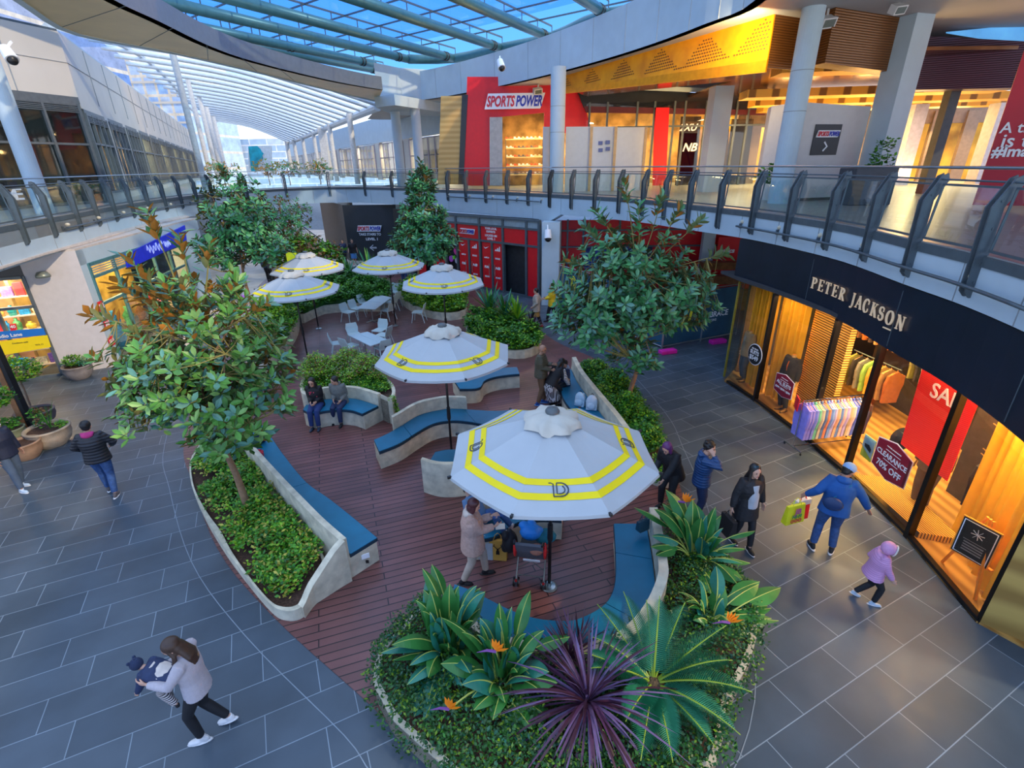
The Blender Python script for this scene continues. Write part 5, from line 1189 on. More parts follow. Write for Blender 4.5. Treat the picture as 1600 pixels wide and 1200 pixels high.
redp(790, 821.5, 2.6, 3.32, 'red_window_panel', 'plain red panel above the open dark doorway'); redp(825.5, 841, 2.6, 3.32, 'red_window_panel', 'small red panel at the top right by the white column')
redp(825.5, 841, .1, 2.5, 'red_window_panel', 'tall plain red panel right of the open doorway'); redp(680, 700, .1, 1.6, 'red_window_panel', 'red panel low behind the middle tree'); redp(655, 668, .1, 1.9, 'red_window_panel', 'narrow red panel far left behind the middle tree')
for k, (x0, x1) in enumerate(((721, 734.5), (738, 751), (756, 769.5), (773, 786))):
    t, c = redp(x0, x1, .12, 2.5, 'red_door_leaf', 'red glazed door leaf with white sports logos, %s from the left' % ORD[k])
    t['category'] = 'door'
    sw_ = strokes_mb([[(-.19, .05), (-.14, -.03), (-.06, -.06), (.2, .07), (-.05, .0), (-.12, .0)]], c+Vector((0, 0, .92)), dR, (0, 0, 1), 1, .01)
    tri = strokes_mb([[(-.18+.12*j, -.09), (-.07+.12*j, -.09), (-.07+.12*j-.0, -.02+.07*j), (-.11+.12*j, .0+.07*j)] for j in range(3)], c+Vector((0, 0, .90)), dR, (0, 0, 1), 1.1, .01)
    (sw_ if k % 2 == 0 else tri).build('emblem', M_txt, t, world=True)
    L_ = ('asics', 'PUMA', 'MIZUNO') if k % 2 == 0 else ('NEW BALANCE', 'NB', 'BROOKS')
    for j, s in enumerate((L_[0], L_[1], L_[2])): text_mb(s, c+Vector((0, 0, .42-.5*j)), dR, (0, 0, 1), w=.36, h=.09+.05*(j == 1), bold=.04, shear=.2, depth=.01).build('logo', M_txt, t, world=True)
    mb = MB(); p = c+dR*(.2 if k % 2 == 0 else -.2)-nR*.04; mb.tube([p+Vector((0, 0, -.5)), p+Vector((0, 0, .1))], .018, 6); mb.build('pull', M_rail, t, world=True)
# colourful discs seen in the dark doorway
for k, (px, py, r, cc) in enumerate(((715, 392, .2, (.7, .05, .3)), (707, 404, .17, (.5, .1, .5)), (716, 407, .15, (.6, .6, .7)), (711, 402, .1, (.2, .7, .05)))):
    one('display_ball', disc(rpt(px, py, -.2), dR, (0, 0, 1), r, th=.12), mat('ball_%d' % k, cc, .5), 'coloured ball in the dark doorway behind the middle tree, %s' % ('magenta, topmost', 'purple', 'pale', 'green, smallest')[k], 'ball')
# white column and recessed shop
column('square_column', 'broad white square column between the red shopfronts', 1.95, 23.75, .40, 0, 3.8, square=True, rot=-.2)
camera_dome(Vector((1.72, 23.1, 3.4)), (0, -.4, -.8), 'white dome camera on the broad white column below the walkway')
w0 = Vector((2.3, 24.6, 0)); w1 = Vector((11.5, 24.2, 0))
wallq(w0, w1, 0, 3.75, .1, M_red, 'wall_red_recess'); 
mb = MB()
for x in (2.75, 3.5, 5.2, 7.0, 8.5, 10): mb.box((x, 24.45, 1.9), (.08, .08, 3.8))
for z in (2.55, 3.3): mb.bar((2.4, 24.45, z), (11.4, 24.1, z), .08, .07)
struct('trim_recess_frame', mb, M_steel)
mb = MB(); mb.prism([(3.6, 24.44), (6.8, 24.3), (6.8, 24.36), (3.6, 24.5)], 1.5, 2.5); one('sports_picture', mb, mat('night_blue_picture', (.02, .04, .25), .5, var=.9, scale=1.5), 'dark blue sports picture on the red wall behind the leafy tree', 'poster')
mb = MB(); mb.box((9.25, 23.9, 1.9), (.55, .3, 3.8)); struct('wall_recess_pier', mb, M_white)
for k, (x, s1_, s2_) in enumerate(((10.1, 'asics', 'PUMA'), (11.2, 'BROOKS', 'NB'))):
    t = thing('red_door_leaf', 'dark red door leaf with white logos %s, right of the leafy tree' % ('at the left', 'at the right')[k], 'door', (x, 23.6, 0))
    poly_panel(t, 'sheet', [(x-.5, 23.6, .0), (x+.5, 23.5, .0), (x+.5, 23.5, 3.0), (x-.5, 23.6, 3.0)], M_red, .03, n=(0, -1, 0))
    for j, s in enumerate((s1_, s2_, 'GEL')): text_mb(s, Vector((x, 23.5, 2.4-.6*j)), (1, -.1, 0), (0, 0, 1), w=.55, bold=.04, shear=.2, depth=.01).build('logo', M_txt, t, world=True)
# copper ledges by the suit shop
mb = MB(); mb.box((9.8, 21.6, 2.1), (3.2, .5, .3)); mb.box((10, 22.0, 1.4), (3.4, .5, .35)); mb.box((10, 22.1, .45), (3.4, .4, .9)); one('copper_ledge', mb, mat('copper_ledge', (.22, .09, .03), .4, .4, var=.3), 'brown copper ledges beyond the fence beside the black fascia', 'ledge')

# ================================================================== construction fence
M_mesh = mat('navy_mesh', (.012, .075, .135), .8, var=.25, scale=2)
def fence(a, b, label, texts, n, ht=2.0):
    a = Vector(a); b = Vector(b); d = (b-a).normalized(); nn = Vector((d.y, -d.x, 0)); t = thing('site_fence', label, 'fence', (a+b)/2)
    for k in range(n):
        p, q = a.lerp(b, k/n)+d*.02, a.lerp(b, (k+1)/n)-d*.02
        poly_panel(t, 'mesh_cloth', [p+Vector((0, 0, .12)), q+Vector((0, 0, .12)), q+Vector((0, 0, ht-.05)), p+Vector((0, 0, ht-.05))], M_mesh, .01, n=nn)
        mb = MB()
        for u, v in ((p+Vector((0, 0, .08)), q+Vector((0, 0, .08))), (p+Vector((0, 0, ht)), q+Vector((0, 0, ht))), (p, p+Vector((0, 0, ht+.08))), (q, q+Vector((0, 0, ht+.08)))): mb.tube([u, v], .02, 6)
        mb.build('frame', M_rail, t, world=True)
    for s, u, z, w, m, bd in texts:
        c = a.lerp(b, u)+Vector((0, 0, z))+nn*.02; text_mb(s, c, d, (0, 0, 1), w=w, bold=bd, depth=.006).build('lettering', m, t, world=True)
    return t, d, nn
M_yel = mat('logo_yellow', (.85, .75, .02), .5)
fA, fB, fC = Vector((2.25, 22.8, 0)), Vector((5.45, 17.05, 0)), Vector((8.75, 18.5, 0))
t, d, nn = fence(fA, fB, 'navy mesh site fence with the yellow D emblem behind the leafy tree', [('THE DISTRICT', .22, .95, 2.0, M_txt, .02), ('DOCKLANDS', .22, .78, 1.0, M_txt, .01)], 2)
c = fA+(fB-fA)*.16+Vector((0, 0, 1.4))+nn*.02; strokes_mb(thick(arc(0, 0, .17, .22, 90, -90)+[(-.08, -.22), (-.08, .12), (-.18, .12)], .035)+thick(arc(-.0, 0, .10, .15, 90, -90)+[(-.02, -.15), (-.02, .15)], .03, True), c, d, (0, 0, 1), 1.3, .006).build('emblem', M_yel, t, world=True)
t, d, nn = fence(fB, fC, 'navy mesh site fence reading MAINBRACE CONSTRUCTIONS beside the suit shop', [('MAINBRACE', .60, 1.0, 1.6, M_txt, .015), ('CONSTRUCTIONS', .52, .78, 1.1, M_txt, .0)], 2)
c = fB+(fC-fB)*.26+Vector((0, 0, 1.05))+nn*.02; strokes_mb([[(-.2, -.25), (-.02, .3), (.12, .3), (-.05, -.25)], [(.05, -.25), (.2, .3), (.32, .3), (.2, -.25)]], c, d, (0, 0, 1), 1, .006).build('emblem', M_yel, t, world=True)
for k, (px, py) in enumerate(((1043, 552), (1121, 536), (878, 476))):
    p = G(px, py); mb = MB(); mb.box((p.x, p.y, .07), (.62, .26, .14), Matrix.Rotation(.3, 3, 'Z')); one('fence_foot', mb, mat('magenta_block', (.75, .01, .35), .6), 'magenta fence foot block %s' % ('at the fence corner', 'at the fence end by the suit shop', 'by the broad white column')[k], 'fence block', bevel=.03)
# shop side glass screen with doodle
g0_ = Vector((6.52, 14.15, 0)); g1_ = Vector((8.3, 17.6, 0)); mb = MB(); mb.quad(g0_, g1_, g1_+Vector((0, 0, 2.4)), g0_+Vector((0, 0, 2.4)))
one('glass_screen', mb, glass('green_glass', (.62, .82, .78), .2), 'greenish frameless glass screen between the suit shop and the fence', 'glass screen', loc=(7.4, 15.8, 0))
# ================================================================== concrete benches with blue cushions
def P0(l, z=0.0): return [G(x, y, z) for x, y in l]
def bench(label, front, back, wall=None, wall_h=.80, cuts=(), z=.40, zc=.48, n=40, wt=.11, name='concrete_bench', cush=(0, 1), extra=None, ends=True):
    """front/back: cushion edges traced at cushion height; wall: (t0,t1) range of the back line carrying a backrest"""
    Fl = resample(smooth_line(P0(front, zc), 6), n); Bl = resample(smooth_line(P0(back, zc), 6), n)
    for p in Fl+Bl: p.z = 0
    c = sum(Fl+Bl, Vector())/(2*n); t = thing(name, label, 'bench', c)
    ins = lambda A, B, k: [a+(b-a).normalized()*k for a, b in zip(A, B)]
    mb = MB(); mb.strip(ins(Fl, Bl, .03), ins(Bl, Fl, .0), 0, z); mb.build('concrete_base', M_conc, t, world=True)
    if wall:
        i0, i1 = int(wall[0]*(n-1)), int(wall[1]*(n-1)); A = Bl[i0:i1+1]; B_ = [b+(b-f).normalized()*wt for b, f in zip(Bl, Fl)][i0:i1+1]
        h = [wall_h]*len(A) if not hasattr(wall_h, '__call__') else [wall_h(k/(len(A)-1)) for k in range(len(A))]
        mb = MB(); mb.strip(A, B_, 0, h); mb.build('backrest_wall', M_conc, t, world=True)
    cs = [cush[0]]+list(cuts)+[cush[1]]
    for u, v in zip(cs, cs[1:]):
        i0, i1 = int(u*(n-1)), int(v*(n-1)); A = Fl[i0:i1+1]; B_ = ins(Bl, Fl, .015)[i0:i1+1]
        A = [a for a in A]; B_ = [b for b in B_]
        sh = (A[1]-A[0]).normalized()*.006; A[0] = A[0]+sh; B_[0] = B_[0]+sh; sh = (A[-2]-A[-1]).normalized()*.006; A[-1] = A[-1]+sh; B_[-1] = B_[-1]+sh
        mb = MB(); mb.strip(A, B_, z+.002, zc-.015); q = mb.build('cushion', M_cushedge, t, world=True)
        mb = MB(); mb.strip(ins(A, B_, .012), ins(B_, A, .008), zc-.016, zc); mb.build('cushion_top', M_cush, q, world=False) if False else mb.build('cushion_top', M_cush, t, world=True)
    return t
bench('S-shaped concrete bench with curved backrest in the middle of the timber deck',
      [(592, 705.7), (624, 693), (651, 676), (677, 662), (706, 656.9), (734, 659), (758, 663), (790, 664), (815, 656)],
      [(583.8, 686.6), (605, 677), (626, 665), (655, 648), (687, 640), (709, 638), (743, 640), (772, 641.5), (795, 640)], wall=(.17, .74), cuts=(.24, .70))
bench('short curved concrete bench partly hidden under the second large umbrella',
      [(718, 607.5), (748, 606), (757, 595), (772.5, 589), (793, 585.7), (812, 584)],
      [(708, 592), (722, 590), (738, 583), (755, 577), (790, 574), (808, 573)], wall=(0, .28), wall_h=.78)
bench('curved concrete planter bench where the seated woman and man sit',
      [(473, 640), (487, 645), (509, 641.5), (528, 639.5), (549, 641), (566, 646.5)],
      [(481, 628), (494, 625), (509, 623.5), (530, 622), (558, 623), (592, 633.6)], wall=(0, 1), cuts=(.5,))
# left end face of that planter and right body
def concrete_box(px, z0, z1, label, base=0.0, m=None):
    P = [G(x, y, base) for x, y in px]; mb = MB(); mb.prism([(p.x, p.y) for p in P], z0, z1); return one('concrete_block', mb, m or M_conc, label, 'planter wall', bevel=.02)
bench('concrete bench along the left planter with long blue cushions and a power outlet',
      [(590, 839.7), (552, 808), (515, 778.8), (478, 752), (444, 711), (424, 682), (414, 664)],
      [(546, 866.6), (512, 836), (481, 804), (444, 764.6), (399, 713.6), (380, 688), (370, 672)], wall=(0, 1), wall_h=.82, cuts=(.45,), wt=.10)
# outlet and cable on its end
e0 = G(571, 869, .28); t = thing('power_outlet', 'white double power outlet with cable on the end of the left bench', 'outlet', e0)
mb = MB(); mb.box(e0, (.13, .02, .09), Matrix.Rotation(.45, 3, 'Z')); mb.build('plate', M_txt, t, world=True)
mb = MB(); mb.box(e0+Vector((.02, -.01, -.11)), (.05, .02, .05)); mb.build('socket', M_black, t, world=True)
mb = MB(); mb.tube([e0+Vector((-.06, -.01, .0)), e0+Vector((-.14, -.04, -.02)), e0+Vector((-.2, -.06, .05))], .008, 5); mb.build('cable', M_txt, t, world=True)
bench('curved concrete bench with blue cushion around the right planter, child seated at its end',
      [(884, 577), (876, 600), (880, 622), (897, 645), (925, 672), (945, 700)],
      [(893, 576), (903, 597), (921, 622), (939, 645), (957, 668), (975, 694)], wall=(0, 1), wall_h=.85, wt=.13, cuts=(.6,))
bench('ring shaped concrete bench with blue cushions around the bottom planter',
      [(710, 911.6), (735, 921), (763, 935), (797, 952), (835, 964.7), (872, 969), (900, 967), (935, 950.6), (953, 932), (961, 904), (961, 860), (958.4, 817.8)],
      [(702, 941), (726, 960), (760, 984), (804, 1000), (857, 1009), (910, 1009), (966, 991), (1004, 962), (1024, 925.6), (1024, 897), (1018, 855), (1011.6, 817.8)],
      wall=(0, 1), wall_h=lambda t: .52 if t < .5 else min(.82, .52+(t-.5)*1.5), cuts=(.27, .58, .84), wt=.14, n=60)
bench('rounded concrete bench end with its backrest toward the camera, left of the big umbrella',
      [(680, 706), (702, 702), (730, 704), (756, 712)], [(662, 735), (688, 742), (722, 741), (752, 733)], wall=(0, 1), wall_h=.80, wt=.10)
bench('curved concrete bench beside the stroller, half hidden by the big umbrella',
      [(742, 843), (774, 838), (808, 817), (840, 811), (862, 811), (878, 812)],
      [(742, 812), (770, 800), (800, 790), (835, 785), (862, 784), (880, 786)], wall=(0, 1), wall_h=.80)

# ================================================================== planters
def planter_wall(label, px, h, closed=True, th=.10, soil=.0, z_tr=None):
    """low concrete rim traced along its top"""
    P = smooth_line([G(x, y, h if z_tr is None else z_tr) for x, y in px], 5, closed)
    for p in P: p.z = 0
    cx = sum(P, Vector())/len(P); t = thing('planter', label, 'planter', cx)
    mb = MB(); Q = P+[P[0]] if closed else P
    inn = [p+(cx-p).normalized()*th for p in Q]; mb.strip(Q, inn, 0, h); mb.build('concrete_rim', M_conc, t, world=True)
    mb = MB(); mb.prism([(p.x, p.y) for p in inn[:len(P)]], .0, soil or h-.06); mb.build('soil', M_soil, t, world=True)
    return t, P
def inside(p, poly):
    x, y = p.x, p.y; c = False; n = len(poly)
    for i in range(n):
        a, b = poly[i], poly[i-1]
        if (a.y > y) != (b.y > y) and x < (b.x-a.x)*(y-a.y)/(b.y-a.y)+a.x: c = not c
    return c
M_leafs = {}
def leafmat(name, col, var=.35, rough=.45):
    m = mat(name, col, rough, var=var, scale=4, spec=.4); return m
G_dark = leafmat('leaf_dark', (.032, .150, .022)); G_mid = leafmat('leaf_mid', (.080, .28, .018)); G_lime = leafmat('leaf_lime', (.24, .44, .018)); G_blue = leafmat('leaf_bluegreen', (.045, .22, .14)); G_brown = leafmat('leaf_brown', (.20, .10, .03)); G_yel = leafmat('leaf_yellow', (.45, .40, .06))
def leaf_tuft(mb, c, r, n, size, rnd, mats=(0,), up=.5):
    """n small pointed leaves scattered through a ball"""
    for _ in range(n):
        d = Vector((rnd.gauss(0, 1), rnd.gauss(0, 1), rnd.gauss(0, 1))); d.normalize(); p = c+Vector((d.x*r, d.y*r, abs(d.z)*r if up else d.z*r))*rnd.uniform(.35, 1)
        a = Vector((rnd.uniform(-1, 1), rnd.uniform(-1, 1), rnd.uniform(-.3, 1)*up)).normalized(); b = a.cross(Vector((rnd.gauss(0, 1), rnd.gauss(0, 1), 1.5))).normalized(); s = size*rnd.uniform(.7, 1.3)
        mb.add([p, p+a*s*.5+b*s*.28, p+a*s, p+a*s*.5-b*s*.28], [(0, 1, 2, 3)], rnd.choice(mats))
def groundcover(name, label, poly, h, dens, size, mats, seed, z0=.12, mound=.0, shrink=.94, spread=.16, cat='groundcover', holes=0, kind='stuff'):
    rnd = random.Random(seed); cx = sum(poly, Vector())/len(poly); P = [cx+(p-cx)*shrink for p in poly]
    x0, x1 = min(p.x for p in P), max(p.x for p in P); y0, y1 = min(p.y for p in P), max(p.y for p in P)
    mb = MB(); area_ = (x1-x0)*(y1-y0); n = int(area_*dens); R = max(x1-x0, y1-y0)/2
    if mound >= 0:
        base = smooth_line([cx+(p-cx)*.86 for p in poly], 1, True); mb.prism([(p.x, p.y) for p in base], z0-.05, z0+h*.35, mi=0)
    for _ in range(n):
        p = Vector((rnd.uniform(x0, x1), rnd.uniform(y0, y1), 0))
        if not inside(p, P): continue
        if holes and math.sin(p.x*3.1+seed)*math.sin(p.y*2.7)+rnd.uniform(-.4, .4) < -holes: continue
        q = h*(.55+.45*math.sin(p.x*4.3+seed)*math.cos(p.y*3.9))*rnd.uniform(.75, 1.1)
        edge_ = min((p-a).length for a in P); q *= min(1, .45+edge_/.5)
        k = 0 if rnd.random() < .5 else rnd.randrange(len(mats))
        for _l in range(3): leaf_tuft(mb, Vector((p.x, p.y, z0+q)), spread, 5, size, rnd, (k, rnd.randrange(len(mats))))
    return one(name, mb, list(mats), label, cat, kind=kind)
def G0(px, z=0.0): return [G(x, y, z) for x, y in px]
# left planter
tL, PL = planter_wall('long low concrete planter on the left with dark mulch', [(298, 752), (316.6, 798.6), (345, 847), (373, 886), (418.6, 940), (444, 954), (469.6, 949), (486.6, 923), (506, 893), (500, 858), (440, 782), (392, 722), (362, 690), (330, 680), (300, 712)], .22, th=.09)
mb = MB()  # ramped end wall rising to the backrest
r0 = [G(473, 950, .22), G(487, 923, .30), G(523.5, 855, .82), G(539, 847, .82)]; r1 = [p.copy() for p in r0]; 
A_ = [Vector((p.x, p.y, 0)) for p in resample(r0, 12)]; hh = [.22+.62*max(0, (k/11-.05))/.95 for k in range(12)]; d = (A_[-1]-A_[0]).normalized(); nn = Vector((d.y, -d.x, 0))
mb.strip(A_, [a-nn*.12 for k, a in enumerate(A_)], 0, hh); one('planter_end_wall', mb, M_conc, 'sloping concrete end wall joining the left planter to its bench', 'planter wall')
Lp = smooth_line([G(x, y, .25) for x, y in [(306, 745), (320, 785), (352, 838), (385, 880), (425, 928), (455, 940), (478, 915), (512, 868), (485, 830), (440, 785), (392, 722), (362, 686), (335, 675), (306, 700)]], 3, True)
for p in Lp: p.z = 0
groundcover('groundcover', 'leafy green groundcover filling the left planter around the tree', Lp, .34, 170, .075, [G_mid, G_dark, G_lime, G_mid, G_yel], 3, z0=.16, mound=-1, holes=.55, shrink=.93)
# centre planter behind the seated couple
tC, PC = planter_wall('concrete planter behind the seated couple', [(470, 612), (474, 590), (510, 575), (560, 574), (600, 588), (617, 606), (612, 622), (590, 614), (550, 605), (509, 606), (484, 616)], .78, th=.10, z_tr=.78, soil=.66)
Cp = smooth_line([G(x, y, .75) for x, y in [(472, 608), (476, 590), (510, 577), (560, 576), (598, 590), (612, 606), (590, 611), (550, 603), (509, 604), (486, 614)]], 3, True)
for p in Cp: p.z = 0
groundcover('groundcover', 'bright green groundcover along the rim of the planter behind the seated couple', Cp, .16, 260, .06, [G_mid, G_lime, G_dark], 5, z0=.68, mound=-1)
Cs = smooth_line([G(x, y, .8) for x, y in [(468, 600), (474, 584), (515, 572), (570, 572), (606, 590), (600, 600), (550, 596), (505, 598)]], 3, True)
for p in Cs: p.z = 0
groundcover('airy_shrub', 'airy yellow green and reddish shrub behind the seated couple', Cs, .62, 420, .055, [G_lime, leafmat('leaf_rust', (.30, .14, .06)), G_mid, leafmat('leaf_pale', (.22, .34, .14))], 6, z0=.75, mound=-1, spread=.22, cat='shrub')
# side trailing tuft
rnd = random.Random(2); mb = MB()
for k in range(30): leaf_tuft(mb, G(612+k*.3, 622+k*.9, .75-.018*k), .10, 16, .055, rnd, (0, 1))
one('trailing_plant', mb, [G_mid, G_lime], 'green plant trailing over the right end of the couple planter', 'plant', kind='stuff')
concrete_box([(568, 671), (620, 648), (612, 634), (596, 640), (566, 650)], 0, .40, 'right concrete end body of the couple planter bench')
# right planter
Rp_px = [(893, 576), (925, 572), (960, 590), (1000, 632), (1034, 686), (1058, 728), (1057, 748), (1040, 757), (1010, 745), (985, 712), (960, 670), (930, 625), (905, 598)]
tR, PR = planter_wall('curved concrete planter on the right with a clipped hedge', Rp_px, .22, th=.09, z_tr=.1)
Rq = smooth_line([G(x, y, .3) for x, y in [(900, 580), (928, 572), (965, 592), (1000, 630), (1034, 685), (1040, 706), (1015, 712), (985, 700), (957, 662), (930, 622), (907, 596)]], 3, True)
for p in Rq: p.z = 0
groundcover('clipped_hedge', 'dense green hedge in the right planter under the leafy tree', Rq, .62, 420, .075, [G_dark, G_mid, G_mid, G_lime], 8, z0=.2, mound=0, cat='hedge', spread=.14)
Rs = [G(x, y, .2) for x, y in [(1030, 722), (1048, 725), (1052, 745), (1040, 760), (1022, 752)]]
for p in Rs: p.z = 0
groundcover('clipped_hedge', 'small hedge tuft at the near tip of the right planter', Rs, .45, 700, .07, [G_dark, G_mid, G_lime], 9, z0=.15, mound=-1, cat='hedge')
# bottom planter
Bp = smooth_line([G(x, y) for x, y in [(702, 962), (660, 975), (628, 1008), (598, 1045), (588, 1085), (600, 1118), (640, 1172)]]+[Vector((.15, 2.75, 0)), Vector((1.9, 3.1, 0)), G(1130, 1128), G(1163, 1060), G(1176, 1010), G(1166, 950), G(1146, 925), G(1100, 870), G(1062, 825), G(1040, 812)]+[G(1046, 850), G(1050, 900), G(1040, 950), G(1010, 1000), G(960, 1030), G(900, 1045), G(840, 1042), G(780, 1022), G(735, 990)], 4, True)
c = sum(Bp, Vector())/len(Bp); tB = thing('planter', 'large crescent planter at the bottom filled with palms and strelitzia', 'planter', c)
mb = MB(); mb.prism([(p.x, p.y) for p in Bp], 0, .30); mb.build('soil', M_soil, tB, world=True)
mb = MB(); mb.strip(Bp[:1]+Bp[1:58], [p+(c-p).normalized()*.08 for p in Bp[:58]], 0, .33); mb.build('concrete_rim', M_conc, tB, world=True)
def hug(name, label, pl, h, dens, size, mats, seed, z0, over=.12, cat='groundcover', hole=0):
    """foliage carpet over an arbitrary outline, spilling over the edge"""
    rnd = random.Random(seed); x0, x1 = min(p.x for p in pl), max(p.x for p in pl); y0, y1 = min(p.y for p in pl), max(p.y for p in pl); mb = MB()
    for _ in range(int((x1-x0)*(y1-y0)*dens)):
        p = Vector((rnd.uniform(x0, x1), rnd.uniform(y0, y1), 0))
        if not inside(p, pl): continue
        q = h*(.6+.4*math.sin(p.x*5+seed)*math.cos(p.y*4.3))
        for _k in range(2): leaf_tuft(mb, Vector((p.x, p.y, z0+q)), .13, 6, size, rnd, (rnd.randrange(len(mats)), 0))
    m = len(pl)
    for i in range(m):
        a, b = pl[i], pl[(i+1) % m]; L = (b-a).length; t = (b-a).normalized(); nn = Vector((t.y, -t.x, 0))
        if inside((a+b)/2+nn*.1, pl): nn = -nn
        for _ in range(int(L*26)):
            q = a.lerp(b, rnd.random())+nn*rnd.uniform(0, over); leaf_tuft(mb, Vector((q.x, q.y, rnd.uniform(.05, z0+.1))), .09, 7, size, rnd, (rnd.randrange(len(mats)), 0))
    return one(name, mb, list(mats), label, cat, kind='stuff')
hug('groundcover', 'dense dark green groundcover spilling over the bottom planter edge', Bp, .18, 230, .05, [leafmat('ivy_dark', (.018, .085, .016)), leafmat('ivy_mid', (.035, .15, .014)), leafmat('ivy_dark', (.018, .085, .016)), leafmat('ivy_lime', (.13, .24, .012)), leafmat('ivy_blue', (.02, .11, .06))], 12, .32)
# far planters
def far_planter(lab1, lab2, px, h, seed, mats, wh=.4, hh=.5):
    P = smooth_line([G(x, y, wh) for x, y in px], 3, True)
    for p in P: p.z = 0
    cx = sum(P, Vector())/len(P); t = thing('planter', lab1, 'planter', cx); mb = MB(); Q = P+[P[0]]; inn = [p+(cx-p).normalized()*.12 for p in Q]; mb.strip(Q, inn, 0, wh); mb.build('concrete_rim', M_conc, t, world=True)
    mb = MB(); mb.prism([(p.x, p.y) for p in inn[:len(P)]], 0, wh-.05); mb.build('soil', M_soil, t, world=True)
    groundcover('clipped_hedge', lab2, P, hh, 130, .12, mats, seed, z0=wh-.05, mound=0, cat='hedge', shrink=.97, spread=.22); return P
far_planter('low concrete planter left of the middle row of tables, thin tree in it', 'yellow green hedge at the foot of the left background tree', [(372, 545), (384, 515), (405, 492), (440, 476), (463, 484), (462, 506), (445, 532), (428, 556), (400, 568)], 0, 21, [G_mid, G_lime, G_dark], .5, .45)
far_planter('concrete planter behind the white tables', 'dense hedge behind the long white table', [(462, 492), (505, 478), (560, 474), (605, 472), (606, 452), (560, 442), (500, 440), (460, 452)], 0, 22, [G_dark, G_mid, G_mid], .4, .75)
far_planter('concrete planter right of the long white table', 'yellowish hedge behind the single white chair', [(628, 466), (650, 479), (690, 489), (728, 484), (722, 465), (690, 452), (640, 446), (624, 454)], 0, 23, [G_lime, G_mid, G_dark, G_mid], .35, .6)
far_planter('concrete planter left of the two walking women', 'mixed hedge under the agaves near the red shopfront', [(728, 512), (742, 530), (775, 545), (820, 548), (845, 536), (838, 518), (805, 500), (765, 492), (735, 498)], 0, 24, [G_mid, G_dark, G_lime, G_dark], .3, .55)

